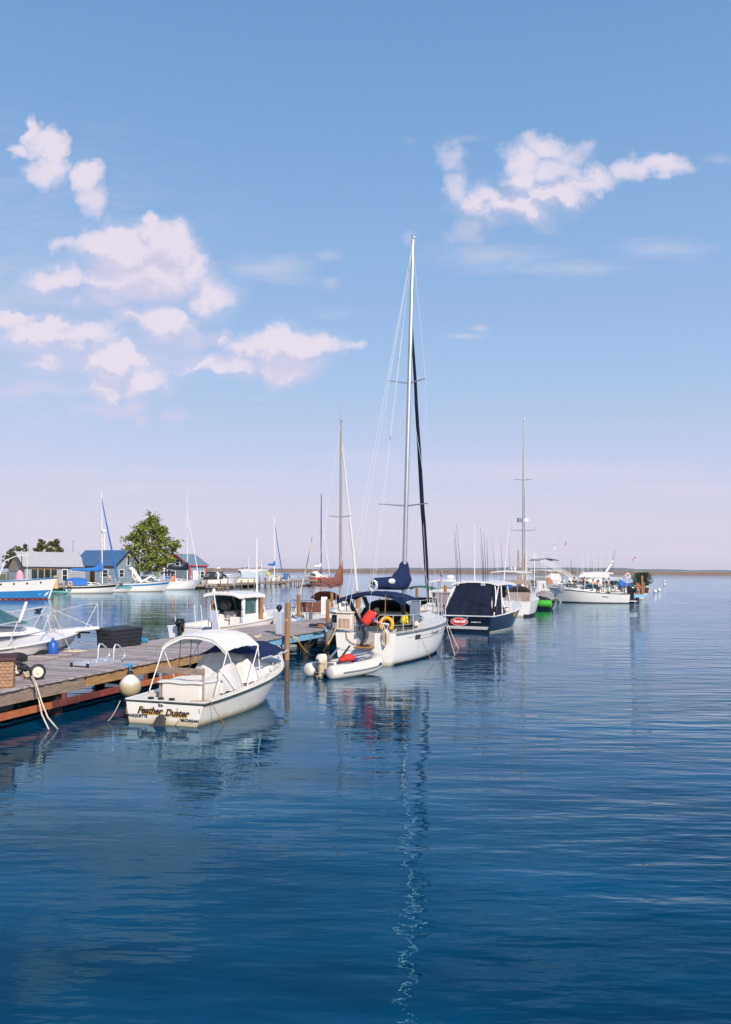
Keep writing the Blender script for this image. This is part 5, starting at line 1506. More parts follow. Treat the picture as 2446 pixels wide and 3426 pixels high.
# ---------------------------------------------------------------- navy fishing boat with the red oval sign
def navy_boat():
    t = thing('fishing_boat', 'dark navy fishing boat with black canvas enclosure and a red oval sign on its transom', 'motor boat', (5.62, 48.4, 0), 25)
    h = Hull(9.4, 3.05, .92, 1.45, tw=.92, tm=.42, p=2.4, rake=.15, wl=.84, draft=.4, srake=.02, fl=.85)
    hl = h.shell(30).build('hull', navyhull, t, smooth=45)
    h.band(-.02, .10, .03, .97, .006).build('boot_stripe', gel, hl, smooth=0)
    k = MB()
    for z0, z1 in ((.20, .36),):
        a, b = h.pt(0, z0 / .92, 1), h.pt(0, z1 / .92, 1)
        y0, y1 = h.pt(0, z0 / .92, 1).y * .93, h.pt(0, z1 / .92, 1).y * .96
        k.hexa([V((a.x - .02, -y0, z0)), V((a.x + .01, -y0, z0)), V((a.x + .01, y0, z0)), V((a.x - .02, y0, z0)), V((b.x - .02, -y1, z1)), V((b.x + .01, -y1, z1)), V((b.x + .01, y1, z1)), V((b.x - .02, y1, z1))])
    k.build('transom_band', mat('dull_cream_band', (.50, .47, .47), .5, var=.12), hl, bev=.005)
    h.rub(.035, dz=.0).build('gunwale', gel, t)
    h.deck(.45, 1, camber=.1).build('foredeck', deckw, t, smooth=50)
    h.well(.04, .45, .25, .35).build('cockpit', deckw, t, smooth=40)
    # sign
    rt, up = V((0, -1, 0)), V((0, 0, 1))
    c = V((-.035, .45, .60))
    oval = lambda rx, rz, x: [V((x, .45 + rx * math.cos(a), .60 + rz * math.sin(a))) for a in [2 * math.pi * i / 36 for i in range(36)]]
    s = MB().loft([oval(.50, .225, -.03), oval(.50, .225, .0)]).build('sign_border', mat('pale_pink_sign_border', (.72, .52, .50), .4), hl, smooth=0)
    MB().loft([oval(.465, .192, -.036), oval(.465, .192, -.03)]).build('sign_field', redlogo, s, smooth=0)
    text('Peterbilt', .225, whitepaint, s, V((-.042, .45, .545)), rt, up, 'sign_lettering', shear=.35, bold=.008, space=.92, ext=.003)
    text('MARQUETTE, MI', .075, whitepaint, hl, V((-.025, -.52, .57)), rt, up, 'port_lettering', bold=.002)
    k = MB(); k.tube([V((-.05, .02, .80)), V((-.05, -.04, .83))], .03, 6); k.build('stern_light', steel, t)
    # hardtop
    zt = 2.72
    fn = canopy_fn(1.35, 4.9, 2.75, zt, .12, .05)
    ht = MB().sheet(fn, 10, 12, .10).build('hardtop', gel, t, smooth=50)
    f = MB()
    for sd in (-1, 1):
        f.tube([V((.35, sd * 1.42, .95)), V((.75, sd * 1.40, 1.7)), V((1.15, sd * 1.28, 2.3)), V((1.6, sd * 1.05, zt + .02))], .035, 8)
        f.tube([V((.75, sd * 1.40, 1.7)), V((1.7, sd * 1.30, zt - .03))], .028, 6)
        f.tube([V((2.0, sd * 1.42, 1.0)), V((2.1, sd * 1.30, zt - .03))], .035, 8)
        f.tube([V((3.9, sd * 1.40, 1.15)), V((3.6, sd * 1.22, zt - .03))], .035, 8)
    f.build('hardtop_frame', whitem, ht)
    for y in (1.0, -.42, -.55): 
        MB().lathe([(.0, 0), (.07, 0), (.08, .1), (.03, .13), (0, .13)], 10, Matrix.Translation((1.3, y, zt - .14))).build('spot_light', steel, ht)
    # canvas enclosure sloping aft
    e = MB()
    def en(a, b):
        y = b * 2 - 1
        q = a
        w = 1.42 - (.42 * q ** .8)
        x = .22 + 1.25 * q ** 1.25
        z = .96 + (zt - 1.02) * q ** .92
        return V((x - .10 * math.sin(math.pi * q) + .025 * math.sin(14 * y + 3 * q) * (1 - q) + .02 * math.sin(5 * y + 9 * q), y * w, z + .10 * (1 - y * y) * q))
    eo = e.sheet(en, 14, 24, .03, (1, 0, 0)).build('canvas_enclosure', dnavy, t, smooth=70)
    for sd in (-1, 1):
        MB().sheet(lambda a, b: V((.24 + 1.2 * b ** 1.25 + (2.3 - .9 * b) * a, sd * (1.42 - .36 * b), .97 + (zt - 1.02) * b)), 6, 10, .02, (0, -sd, 0)).build('side_curtain', dnavy, eo, smooth=70)
    # windscreen and cuddy forward
    cabin(t, cabin_mb(3.6, 6.9, 1.15, .5, 1.2, 1.85, .1, 1.6, .2, 1.55), gel, glass, 'cuddy_cabin', sides=((.2, .6),), front=False, bev=.08)
    ws = cabin_mb(3.5, 5.0, 1.15, .95, 1.8, 2.65, .3, .9, .08)
    w = MB()
    for a, b in ((0, 1), (1, 2), (2, 3)): patch(w, ws[a], ws[b], ws[b + 4], ws[a + 4], .02, .98, .02, .97, .02)
    w.build('windscreen', glass, t, smooth=0)
    rail(t, h, .50, .985, .55, n=5)
    # downriggers, rods, aerials
    for sd in (1, -1):
        d = MB().tube([V((.5, sd * 1.45, 1.0)), V((.5, sd * 1.45, 1.25))], .05, 8)
        d.lathe([(0, -.06), (.17, -.06), (.17, .06), (0, .06)], 14, Matrix.Translation((.5, sd * 1.5, 1.32)) @ Matrix.Rotation(R(90), 4, 'X'))
        d.bar(V((.5, sd * 1.5, 1.34)), V((.1, sd * 2.3, 1.45)), .04, .04)
        d.box((.45, sd * 1.3, 1.2), (.25, .22, .28))
        d.build('downrigger', black, t, bev=.01)
    MB().tube([V((.45, -1.25, 1.1)), V((.35, -.95, 1.55)), V((.1, -.1, 2.35)), V((.0, .65, 3.0))], [.025, .018, .012, .006], 6).build('fishing_rod', blackg, t)
    for y, l, x in ((1.10, 2.6, -.35), (1.02, 3.0, -.45), (.85, 3.3, -.6), (-.52, 3.1, -.5), (-.62, 2.8, -.3), (-.75, 2.5, -.2), (-.46, 2.2, -.35)):
        MB().tube([V((1.4, y, zt - .1)), V((1.4 + x * .4, y, zt + l * .45)), V((1.4 + x, y + .15 * abs(x), zt + l))], [.018, .013, .007], 5).build('fishing_rod', black, t)
    antenna(t, (3.0, .55, zt + .1), 3.3, .022, lean=(-.1, 0))
    antenna(t, (3.0, -1.2, zt + .1), 3.6, .022, lean=(.2, -.25))
    return t, h
nb_t, nb_h = navy_boat()
NM = Matrix.Translation((5.62, 48.4, 0)) @ Matrix.Rotation(R(65), 4, 'Z')
rope('yellow line hung over the gunwale of the navy fishing boat', [[NM @ nb_h.pt(.40, 1, -1, .04) + V((0, 0, .05)), NM @ nb_h.pt(.42, .8, -1, .05), NM @ nb_h.pt(.44, .72, -1, .06), NM @ nb_h.pt(.46, .82, -1, .05), NM @ nb_h.pt(.47, 1, -1, .04)]], .018, rope_y)

# ---------------------------------------------------------------- boats across the pier
def pilothouse():
    t = thing('pilothouse_boat', 'white pilothouse fishing boat with teal windows and rod holders on its roof', 'motor boat', (-7.55, 37.6, 0), 27)
    h = Hull(7.5, 2.55, .95, 1.45, tw=.9, tm=.42, p=2.4, rake=.15, wl=.82, fl=.85)
    hl = h.shell().build('hull', gel, t, smooth=45)
    h.rub(.03).build('rub_rail', whitem, t)
    h.deck(.40, 1, camber=.1).build('foredeck', deckw, t, smooth=50)
    h.well(.06, .40, .22, .45).build('cockpit', deckw, t, smooth=40)
    x0, x1, zb, zt = 2.7, 4.7, 1.0, 2.28
    w = .90
    c = MB()
    # pillars and lower walls; the after side is open
    for sd in (-1, 1):
        c.bar(V((x0, sd * w, .5)), V((x0 + .12, sd * w * .95, zt)), .12, .16, (1, 0, 0))
        c.bar(V((x0 + 1.15, sd * w, zb)), V((x0 + 1.2, sd * w * .94, zt)), .10, .09, (1, 0, 0))
        c.bar(V((x1, sd * w * .92, zb + .3)), V((x1 - .55, sd * w * .82, zt)), .10, .09, (1, 0, 0))
        c.hexa([V(q) for q in [(x0, sd * w - .03, .5), (x1, sd * w * .92 - .03, .9), (x1, sd * w * .92 + .03, .9), (x0, sd * w + .03, .5), (x0, sd * w - .03, 1.38), (x1, sd * w * .92 - .03, 1.42), (x1, sd * w * .92 + .03, 1.42), (x0, sd * w + .03, 1.38)]])
    c.hexa([V(q) for q in [(x1 - .06, -w * .92, .9), (x1 + .5, -w * .7, 1.1), (x1 + .5, w * .7, 1.1), (x1 - .06, w * .92, .9), (x1 - .06, -w * .92, 1.42), (x1 + .1, -w * .7, 1.42), (x1 + .1, w * .7, 1.42), (x1 - .06, w * .92, 1.42)]])
    c.build('cabin_walls', gel, t, bev=.02)
    for sd in (-1, 1):
        g = MB().hexa([V(q) for q in [(x0 + .1, sd * w * .98 - .01, 1.38), (x1 - .02, sd * w * .9 - .01, 1.42), (x1 - .02, sd * w * .9 + .01, 1.42), (x0 + .1, sd * w * .98 + .01, 1.38), (x0 + .14, sd * w * .95 - .01, zt - .05), (x1 - .55, sd * w * .83 - .01, zt - .05), (x1 - .55, sd * w * .83 + .01, zt - .05), (x0 + .14, sd * w * .95 + .01, zt - .05)]])
        g.build('side_window', tealg, t, smooth=0)
    g = MB().hexa([V(q) for q in [(x1 - .03, -w * .9, 1.42), (x1, -w * .9, 1.42), (x1, w * .9, 1.42), (x1 - .03, w * .9, 1.42), (x1 - .57, -w * .82, zt - .04), (x1 - .54, -w * .82, zt - .04), (x1 - .54, w * .82, zt - .04), (x1 - .57, w * .82, zt - .04)]])
    g.build('windscreen', tealg, t, smooth=0)
    k = MB()
    for y in (-.35, .3): k.bar(V((x1 - .06, y * 1.05, 1.42)), V((x1 - .6, y, zt - .04)), .07, .05, (1, 0, 0))
    k.build('window_mullion', black, t)
    r = MB().sheet(canopy_fn(x0 - .40, x1 - .35, 2.05, zt + .02, .10, .05, 0, .03), 10, 12, .16).build('roof', gel, t, smooth=50, bev=.03)
    for i in range(6):
        MB().tube([V((x0 - .35, .85 - i * .24, zt + .08)), V((x0 - .50, .86 - i * .24, zt + .42))], .028, 8).build('rod_holder', mat('brass_rod_holder', (.28, .17, .06), .5) if i > 1 else black, r)
    MB().tube([V((x0 - .45, .9, zt + .3)), V((x0 - .45, -.5, zt + .3))], .015, 6).build('rod_rack_rail', steel, r)
    antenna(t, (x0 + 1.3, -.78, zt + .1), 2.5, .03, lean=(.0, .03))
    # console, seat, wheel
    MB().box((x0 + .75, .15, .95), (.7, .62, 1.1)).build('helm_console', mat('grey_console', (.34, .32, .31), .7), t, bev=.04)
    MB().box((x0 + .3, .62, .95), (.45, .5, .8)).build('helm_seat', cwhite, t, bev=.06)
    MB().box((x0 + .25, -.5, .85), (.3, .75, .8)).build('cabinet', gel, t, bev=.02)
    MB().tube([V((x0 + 1.1, .55 + .2 * math.cos(a), 1.55 + .2 * math.sin(a))) for a in [2 * math.pi * i / 16 for i in range(16)]], .016, 6, True).build('steering_wheel', black, t)
    k = MB().ell((0, 0, 0), (.16, .26, .24), 12, 7, Matrix.Translation((x0 + .1, .15, 1.78))); k.tube([V((x0, .1, 1.9)), V((x0 - .05, -.1, 1.95)), V((x0 - .05, -.25, 1.82)), V((x0 - .03, -.15, 1.65))], .05, 8)
    k.build('rolled_canvas', black_c, t, smooth=60)
    p_ = MB()
    for z in (1.05, 1.35, 1.65): p_.tube([V((x0 - .08, -.98, z)), V((x0 - .08, -.98, z + .22))], .04, 8)
    p_.build('rod_tube', whitem, t)
    pl = V((6.0, -.72, h.z(.72) - .22))
    MB().lathe([(0, 0), (.16, 0), (.15, .03), (0, .04)], 14, Matrix.Translation(h.pt(.66, .74, -1, .0)) @ Matrix.Rotation(R(90), 4, 'X')).build('porthole', glass, hl)
    rail(t, h, .66, .985, .32, n=3)
    outboard(t, .0, .35, .95, .75)
    k = MB()
    for y in (-.6, -.25, .8): k.tube([V((.15, y, .95)), V((.05, y, 1.9 - .5 * (y > 0)))], .02, 5)
    k.build('rod_rest', whitem, t)
pilothouse()
def aqua():
    t, h = sailboat('white sloop lettered AQUA with brown sail cover and brown canopy', (-2.95, 47.4, 0), 18, 8.4, 2.75, 1.10, 1.3, .575, 12.1, mat('weathered_spar', (.34, .30, .28), .5, .3), brown_c, cwhite, brown_c, None, None, None, (.48,), .68, rad=.085, tw=.86, boomz=2.55, dodger=brown_c, jib_r=.075, srake=.05, horseshoe=False, jib_top=.93)
    text('AQUA', .27, ink, t, V((-.03, .72, .79)), (0, -1, 0), (0, 0, 1), 'name_lettering', bold=.005, space=1.05)
    MB().sheet(lambda a, b: V((.9, 1.15 - 1.5 * b, 1.0 + .62 * a)), 3, 6, .05, (1, 0, 0)).build('cockpit_weather_cloth', brown_c, t, smooth=0)
    k = MB().tube([V((.3, 1.05, 1.0)), V((.35, .75, 2.2)), V((.5, .45, 3.6)), V((.8, .25, 5.2))], [.08, .05, .03, .02], 6); k.build('tripod_backstay', rope_w, t)
    st = MB()
    for z in (1.35, 1.75): st.tube([V((.9, 1.3, z)), V((.0, 1.15, z)), V((.0, -.2, z))], .014, 6)
    for p in ((.9, 1.3), (.0, 1.15), (0, .5), (0, -.2)): st.tube([V((p[0], p[1], .95)), V((p[0], p[1], 1.75))], .014, 6)
    st.build('pushpit', mat('blue_grey_rail', (.06, .10, .16), .4), t)
aqua()
# boat with green bimini, hardtop boat with flag, arch boat behind the navy boat
cruiser('small white boat under a green bimini behind the furled navy jib', (3.0, 53.2, 0), 18, 6.2, 2.3, .75, 1.05, bim=green_c, arch=False, ants=0, outb=0)
t_, h_ = cruiser('white hardtop boat with grey canvas between the two brown posts', (4.75, 57.5, 0), 20, 7.5, 2.7, .95, 1.3, canvas=cgrey, hard=gel, arch=False, ants=0, hardz=1.72, radar=True)
t_, h_ = cruiser('white boat with a radar arch showing above the navy boat roof', (10.4, 68, 0), 24, 9.5, 3.2, 1.15, 1.6, hard=gel, arch=True, ants=2, hardz=2.15, radar=True, rods=4)
def us_flag(label, p, h, w, hd, group='national flags on boats', pole=True, pz=0, m=None):
    t = thing('flag', label, 'flag', p, hd, group)
    if pole: MB().tube([V((0, 0, -pz)), V((0, 0, h * 1.05))], .015, 6).build('flag_pole', whitem, t)
    f = lambda a, b: V((-.02 - w * a, .10 * w * math.sin(6 * a + 2 * b), h - .62 * w * b - .55 * w * a))
    red_, wh = mat('flag_red', (.55, .03, .05), .8), mat('flag_white', (.75, .74, .74), .8)
    if m:
        MB().sheet(f, 8, 5, .006, (0, 1, 0)).build('flag_cloth', m, t, smooth=60)
    else:
        for i in range(7):
            MB().sheet(lambda a, b: f(a, (i + b) / 7), 8, 1, .006, (0, 1, 0)).build('flag_stripe', red_ if i % 2 == 0 else wh, t, smooth=60)
        MB().sheet(lambda a, b: f(a * .42, b * .5) + V((0, -.012, 0)), 4, 3, .03, (0, 1, 0)).build('flag_canton', mat('flag_blue', (.02, .03, .16), .8), t, smooth=60)
    return t
q = D(1478, 1992, 55)
us_flag('striped national flag hanging at the stern of the grey-canvas hardtop boat', q, 1.5, .6, 10, pz=.9)
# tan canopy sailboat
t, h = sailboat('white sailboat with taupe canopy and a radar halfway up its mast', (11.25, 65.2, 0), 15, 9.2, 2.6, 1.15, 1.4, .56, 15.4, alu, None, mat('white_sail_cloth', (.6, .58, .56), .8), tan_c, None, bottom, None, (.37, .66), (1.0, .75), rad=.085, tw=.78, dodger=tan_c, jib_r=.10, wr=.010, srake=.10)
MB().sheet(lambda a, b: V((.85, 1.0 - 1.9 * b, 1.15 + .65 * a)), 3, 6, .05, (1, 0, 0)).build('weather_cloth', tan_c, t, smooth=0)
MB().sheet(lambda a, b: V((.36 - .06 * a, 1.0 - 2.0 * b, 2.66 - .34 * a + .10 * (1 - (2 * b - 1) ** 2))), 3, 8, .03, (1, 0, 0)).build('canopy_flap', tan_c, t, smooth=60)
k = MB().lathe([(0, 0), (.3, 0), (.32, .1), (.28, .24), (0, .28)], 14, Matrix.Translation((5.75, -.1, 7.35))); k.build('radar_dome', whitem, t)
k = MB(); k.lathe([(0, 0), (.16, 0), (.16, .34), (0, .36)], 10, Matrix.Translation((5.3, .34, 7.3))); k.build('radar_reflector', greym, t)
MB().lathe([(0, 0), (.3, .05), (.3, .5), (0, .55)], 12, Matrix.Translation((3.2, .9, 2.1)) @ Matrix.Rotation(R(90), 4, 'Y')).build('rolled_tarp', bluep, t)
# second and third masts: a ketch behind it with varnished spars
t, h = sailboat('sailboat with two varnished wooden masts behind the taupe-canopy boat', (13.4, 78.5, 0), 20, 9.5, 3.0, 1.0, 1.3, .52, 4.9, mastwood, tan_c, None, None, None, None, None, (.75,), .4, rad=.08, wr=.010, boomz=2.3)
MB().tube([V((3.0, .3, 1.2)), V((3.0, .25, 5.3))], [.09, .06], 8).build('mizzen_mast', mastwood, t)
# green roll on a grey covered raft
p = G(1806, 2038, 0)
t = thing('covered_tender', 'small boat with a grey cover and a lime green roll across its stern', 'boat', (p.x, p.y, 0), 22)
h = Hull(4.2, 2.0, .55, .75, tw=.9)
h.shell(16).build('hull', bottom, t, smooth=50)
MB().sheet(lambda a, b: V((.1 + 3.4 * a, (b * 2 - 1) * 1.0 * (1 - .35 * a ** 2), .85 + .75 * math.sin(math.pi * (.15 + .7 * a)) * (1 - abs(b * 2 - 1) ** 2.5))), 8, 10, .04).build('cover', mat('grey_brown_tarp', (.27, .235, .225), .8, bump=.02, bscale=6), t, smooth=60)
MB().lathe([(0, -1.05), (.30, -1.05), (.32, -1.0), (.32, 1.0), (.30, 1.05), (0, 1.05)], 18, Matrix.Translation((-.1, 0, .50)) @ Matrix.Rotation(R(90), 4, 'X')).build('green_roll', greenp, t, smooth=50)
k = MB()
for y in (-.1, .5): k.tube([V((-.1 + .33 * math.cos(a), y, .50 + .33 * math.sin(a))) for a in [2 * math.pi * i / 18 for i in range(18)]], .02, 6, True)
k.build('lashing', black, t)

# white cruiser at far left, only its bow in the picture
def left_cruiser():
    t = thing('motor_cruiser', 'white cruiser bow with long pulpit and dark side stripe at the left edge', 'motor boat', (-13.95, 21.4, 0), 36)
    h = Hull(8.2, 2.9, 1.08, 1.42, tw=.92, tm=.45, p=2.6, rake=.15, wl=.72, draft=.4, fl=1.0)
    hl = h.shell(30, vs=(1, .93, .86, .80, .74, .68, .55, .4, .2, 0, -.3, -.7, -1)).build('hull', gel, t, smooth=45)
    h.band(-.02, .74, .0, .985, .008).build('lower_hull_band', mat('slate_blue_hull', (.11, .15, .20), .3), hl, smooth=0)
    h.rub(.028, dz=-.02).build('rub_rail', whitem, t)
    h.deck(.3, 1, camber=.16).build('deck', gel, t, smooth=50)
    h.well(.05, .3, .25, .5).build('cockpit', deckw, t, smooth=40)
    cb = cabin_mb(2.4, 7.5, 1.15, .34, 1.25, 1.92, .1, 1.0, .2, 1.66)
    cabin(t, cb, gel, mat('dark_grey_stripe', (.12, .12, .15), .3), 'foredeck_cabin', sides=((.02, .95),), front=False, vr=(.12, .42), bev=.10, wname='side_stripe')
    ws = cabin_mb(3.6, 6.0, 1.0, .62, 1.80, 2.35, .1, 1.1, .1)
    w = MB()
    for a, b in ((0, 1), (1, 2), (2, 3)): patch(w, ws[a], ws[b], ws[b + 4], ws[a + 4], .02, .98, .02, .97, .02)
    wo = w.build('windscreen', tealg, t, smooth=0)
    MB().tube([ws[4], ws[5], ws[6], ws[7]], .03, 6).build('windscreen_frame', whitem, wo)
    k = MB().bar(V((5.6, -.75, 1.85)), V((5.9, -.65, 2.45)), .10, .06, (1, 0, 0)); k.build('wiper_post', whitem, t, bev=.02)
    # pulpit plank
    MB().hexa([V(q) for q in [(7.3, -.28, 1.40), (8.85, -.20, 1.46), (8.85, .20, 1.46), (7.3, .28, 1.40), (7.3, -.28, 1.52), (8.85, -.20, 1.56), (8.85, .20, 1.56), (7.3, .28, 1.52)]]).build('pulpit', gel, t, bev=.03)
    a = MB().bar(V((8.2, 0, 1.40)), V((8.6, 0, 1.36)), .06, .06); a.bar(V((8.2, 0, 1.38)), V((8.05, .2, 1.24)), .1, .04); a.bar(V((8.2, 0, 1.38)), V((8.05, -.2, 1.24)), .1, .04)
    a.build('anchor', black, t)
    top = {}
    rl = MB()
    for sd in (-1, 1):
        pts = [V((2.9, sd * 1.28, 1.62)), V((4.1, sd * 1.26, 1.78)), V((5.3, sd * 1.16, 1.92)), V((6.5, sd * .92, 2.10)), V((7.4, sd * .62, 2.22)), V((8.2, sd * .36, 2.30)), V((8.75, sd * .2, 2.32))]
        if sd == 1: pts = pts[:5]
        rl.tube(pts, .02, 6)
        for p, bx in ((pts[1], -.35), (pts[2], -.35), (pts[3], -.4), (pts[-1], -.5)):
            tt = min(.97, (p.x + bx) / 8.2)
            rl.tube([V((p.x + bx, sd * max(.15, h.hb(tt) - .12), h.z(tt) + .05)), p], .016, 6)
        rl.tube([pts[-1], V((8.8, sd * .16, 1.56))], .018, 6)
    rl.build('bow_rail', steel, t)
    for x, sd in ((4.4, -1), (6.2, -1)):
        k = MB().ell((x, sd * (h.hb(x / 8.2) * .9), 1.02 - .1), (.36, .03, .12), 12, 6); k.build('hull_port', black, t)
    MB().lathe([(0, -.3), (.10, -.28), (.15, -.2), (.16, 0), (.15, .18), (.10, .26), (.04, .30), (.03, .36), (0, .37)], 16, Matrix.Translation((6.5, -1.10, 1.02))).build('blue_fender', bluep, t, smooth=60)
    MB().tube([V((6.5, -1.10, 1.36)), V((6.45, -1.0, 1.7)), V((6.4, -.94, 2.08))], .012, 5).build('fender_lanyard', rope_w, t)
    c = MB(); cleat(c, (7.0, -.3, 1.5), .3, 1.3); c.build('bow_cleat', steel, t)
    return t
left_cruiser()
CM = Matrix.Translation((-13.95, 21.4, 0)) @ Matrix.Rotation(R(54), 4, 'Z')
rope('tan mooring line from the left cruiser bow to the charcoal box', [sag(CM @ V((7.2, -.3, 1.5)), G(320, 2155, DZ + .1), .12)], .014, rope_w)
rope('upright mooring line from the left cruiser rail to the pier cleat', [[CM @ V((6.7, -.8, 2.1)), G(234, 2172, DZ + .1)]], .014, rope_w)
t = thing('oval_fender', 'black oval fender between the left cruiser and the pier', 'fender', G(50, 2202, DZ + .12), 30)
MB().ell((0, 0, 0), (.42, .15, .16), 16, 9).build('fender_body', black, t, smooth=60)
MB().tube([V((.36, 0, .02)), V((.2, .1, .18)), V((-.1, .2, .4))], .014, 5).build('lanyard', rope_w, t)
# ---------------------------------------------------------------- boathouses on the left shore
def hexrot(pts, M): return [M @ V(p) for p in pts]
def gable_house(name, label, corner, ang, L, Wd, eave, ridge, wall, roofm, trim, z0=.62, over=.35, battens=.45, group=None, openings=(), gables=None, rib=.5, corner_trim=None):
    """corner: front-left corner; local x along the eave wall, y into the depth; ang = rotation of local x from world X"""
    t = thing(name, label, 'boathouse', (corner[0], corner[1], z0), rz=ang, group=group)
    P5 = [(0, 0), (0, 0)]
    k = MB()
    vs = [(0, 0, 0), (L, 0, 0), (L, Wd, 0), (0, Wd, 0), (0, 0, eave), (L, 0, eave), (L, Wd, eave), (0, Wd, eave), (0, Wd / 2, ridge), (L, Wd / 2, ridge)]
    k.add(vs, [(0, 1, 5, 4), (2, 3, 7, 6), (1, 2, 6, 9, 5), (3, 0, 4, 8, 7)])
    w = k.build('wall', wall, t, smooth=0)
    b = MB()
    n = int(L / battens)
    for i in range(1, n): b.box((i * L / n, -.02, eave / 2), (.05, .035, eave - .1))
    n = int(Wd / battens)
    for i in range(1, n):
        y = i * Wd / n
        hh = eave + (ridge - eave) * (1 - abs(y - Wd / 2) / (Wd / 2)) - .12
        for x in (-.02, L + .02): b.box((x, y, hh / 2), (.035, .05, hh))
    part(b.build('battens', wall, w, smooth=0), 'vertical siding battens')
    # roof: two slabs with standing ribs
    r = MB()
    sl = V((0, Wd / 2, ridge - eave)).normalized()
    for sgn in (0, 1):
        e0 = V((0, 0, eave)) - sl * over if not sgn else V((0, Wd, eave)) - V((0, -sl.y, sl.z)) * over
        a, c_ = V((-over, e0.y, e0.z)), V((L + over, e0.y, e0.z))
        d, e = V((L + over, Wd / 2, ridge)), V((-over, Wd / 2, ridge))
        up = V((0, 0, .10))
        r.hexa([a, c_, d, e, a + up, c_ + up, d + up, e + up])
    ro = r.build('roof', roofm, t, smooth=0)
    if rib:
        q = MB()
        n = int((L + 2 * over) / rib)
        for i in range(n + 1):
            x = -over + (L + 2 * over) * i / n
            for sgn in (-1, 1):
                y0 = Wd / 2 - sgn * (Wd / 2 + sl.y * over)
                q.bar(V((x, y0, eave - sl.z * over + .11)), V((x, Wd / 2, ridge + .11)), .04, .05)
        q.build('roof_ribs', roofm, ro, smooth=0)
    tr = MB()
    for x in (-over - .02, L + over + .02):
        for sgn in (-1, 1):
            y0 = Wd / 2 - sgn * (Wd / 2 + sl.y * over)
            tr.bar(V((x, y0, eave - sl.z * over)), V((x, Wd / 2, ridge)), .05, .22)
    tr.build('bargeboard', trim, ro, smooth=0)
    MB().bar(V((-over, -sl.y * over - .03, eave - sl.z * over + .02)), V((L + over, -sl.y * over - .03, eave - sl.z * over + .02)), .05, .16).build('eave_fascia', trim, ro, smooth=0)
    if corner_trim:
        c = MB()
        for x, y in ((-.03, -.03), (L + .03, -.03)): c.box((x, y, eave / 2), (.22, .22, eave - .02))
        c.build('corner_trim', corner_trim, t)
    for (face, kind, pos, zz, w_, h_) in openings:
        # face 'f' front (y=0), 'l' x=0 gable, 'r' x=L gable
        if face == 'f': M = Matrix.Translation((pos, 0, zz))
        elif face == 'r': M = Matrix.Translation((L, pos, zz)) @ Matrix.Rotation(R(90), 4, 'Z')
        else: M = Matrix.Translation((0, pos, zz)) @ Matrix.Rotation(R(-90), 4, 'Z')
        fr = MB()
        for x, zc, a, c in ((-w_ / 2, 0, .11, h_ + .22), (w_ / 2, 0, .11, h_ + .22), (0, -h_ / 2 - .05, w_, .12), (0, h_ / 2 + .05, w_, .12)):
            fr.box((x, -.06, zc), (a, .09, c), 0, M)
        if kind == 'window': fr.box((0, -.055, 0), (w_, .05, .06), 0, M)
        if kind == 'bay':
            for i in range(1, 4): fr.box((-w_ / 2 + w_ * i / 4, -.08, 0), (.16, .12, h_), 0, M)
        f = fr.build('door' if kind in ('door', 'open_door') else 'window', wood_y if kind in ('bay', 'open_door') else whitetrim, t, smooth=0)
        if kind == 'door':
            MB().box((0, -.03, 0), (w_, .04, h_), 0, M).build('door_leaf', whitetrim, f, smooth=0)
            MB().ell((w_ * .35, -.09, -.05), (.05, .05, .05), 8, 5, M).build('handle', steel, f)
        else:
            MB().box((0, -.03, 0), (w_, .04, h_), 0, M).build('pane_or_doorway_dark', glass if kind != 'open_door' else black, f, smooth=0)  # an open doorway gets a black sheet painted as its dark inside
    return t
# grey building at the far left
a = G(83, 1957, .62)
c0 = V((-56.6, 143, .62))
def px(u, v, Y): return D(u, v, Y)
cA = px(83, 1955, 143)
gable_house('boathouse', 'long grey boathouse with pale shingle roof and a wood-framed bay window at the far left', (cA.x, cA.y), R(38), 10.0, 9.0, 2.85, 5.2, siding2, roofgrey, darktrim, rib=0, battens=.5, z0=.62,
            openings=(('f', 'bay', 3.1, 1.35, 4.2, 2.1), ('f', 'window', 6.5, 1.35, .85, 1.9), ('l', 'window', 2.6, 1.4, 1.0, 1.5)))
m_ = MB()
for sgn in (0,):
    M = Matrix.Translation((cA.x, cA.y, .62)) @ Matrix.Rotation(R(38), 4, 'Z')
    m_.add([M @ V(p) for p in [(-.06, .3, 2.0), (-.06, 8.7, 2.0), (-.06, 8.7, 2.85), (-.06, 4.5, 4.9), (-.06, .3, 2.85)]], [(0, 1, 2, 3, 4)])
g_ = m_.build('gable_panel', tanwall, None, smooth=0)
for o in list(COL.objects):
    if o.name == 'boathouse':
        g_.parent = o; g_.matrix_parent_inverse = (Matrix.Translation(o.location) @ Matrix.Rotation(R(38), 4, 'Z')).inverted()
# blue boathouse
cB = px(250, 1956, 150)
gable_house('boathouse', 'blue-grey boathouse with a dark blue metal roof and white gable window', (cB.x, cB.y + 1), R(-9), 7.6, 6.4, 3.2, 5.9, siding, roofblue, darktrim, rib=.35, battens=.4, over=.3,
            openings=(('f', 'open_door', 3.4, 1.15, 1.3, 2.3), ('f', 'window', 5.4, 1.65, 1.1, 1.0), ('r', 'window', 1.6, 1.7, 1.2, 1.0), ('r', 'window', 4.6, 1.7, 1.2, 1.0), ('r', 'window', 3.1, 4.2, .8, 1.5))) if False else None
ang = R(33)
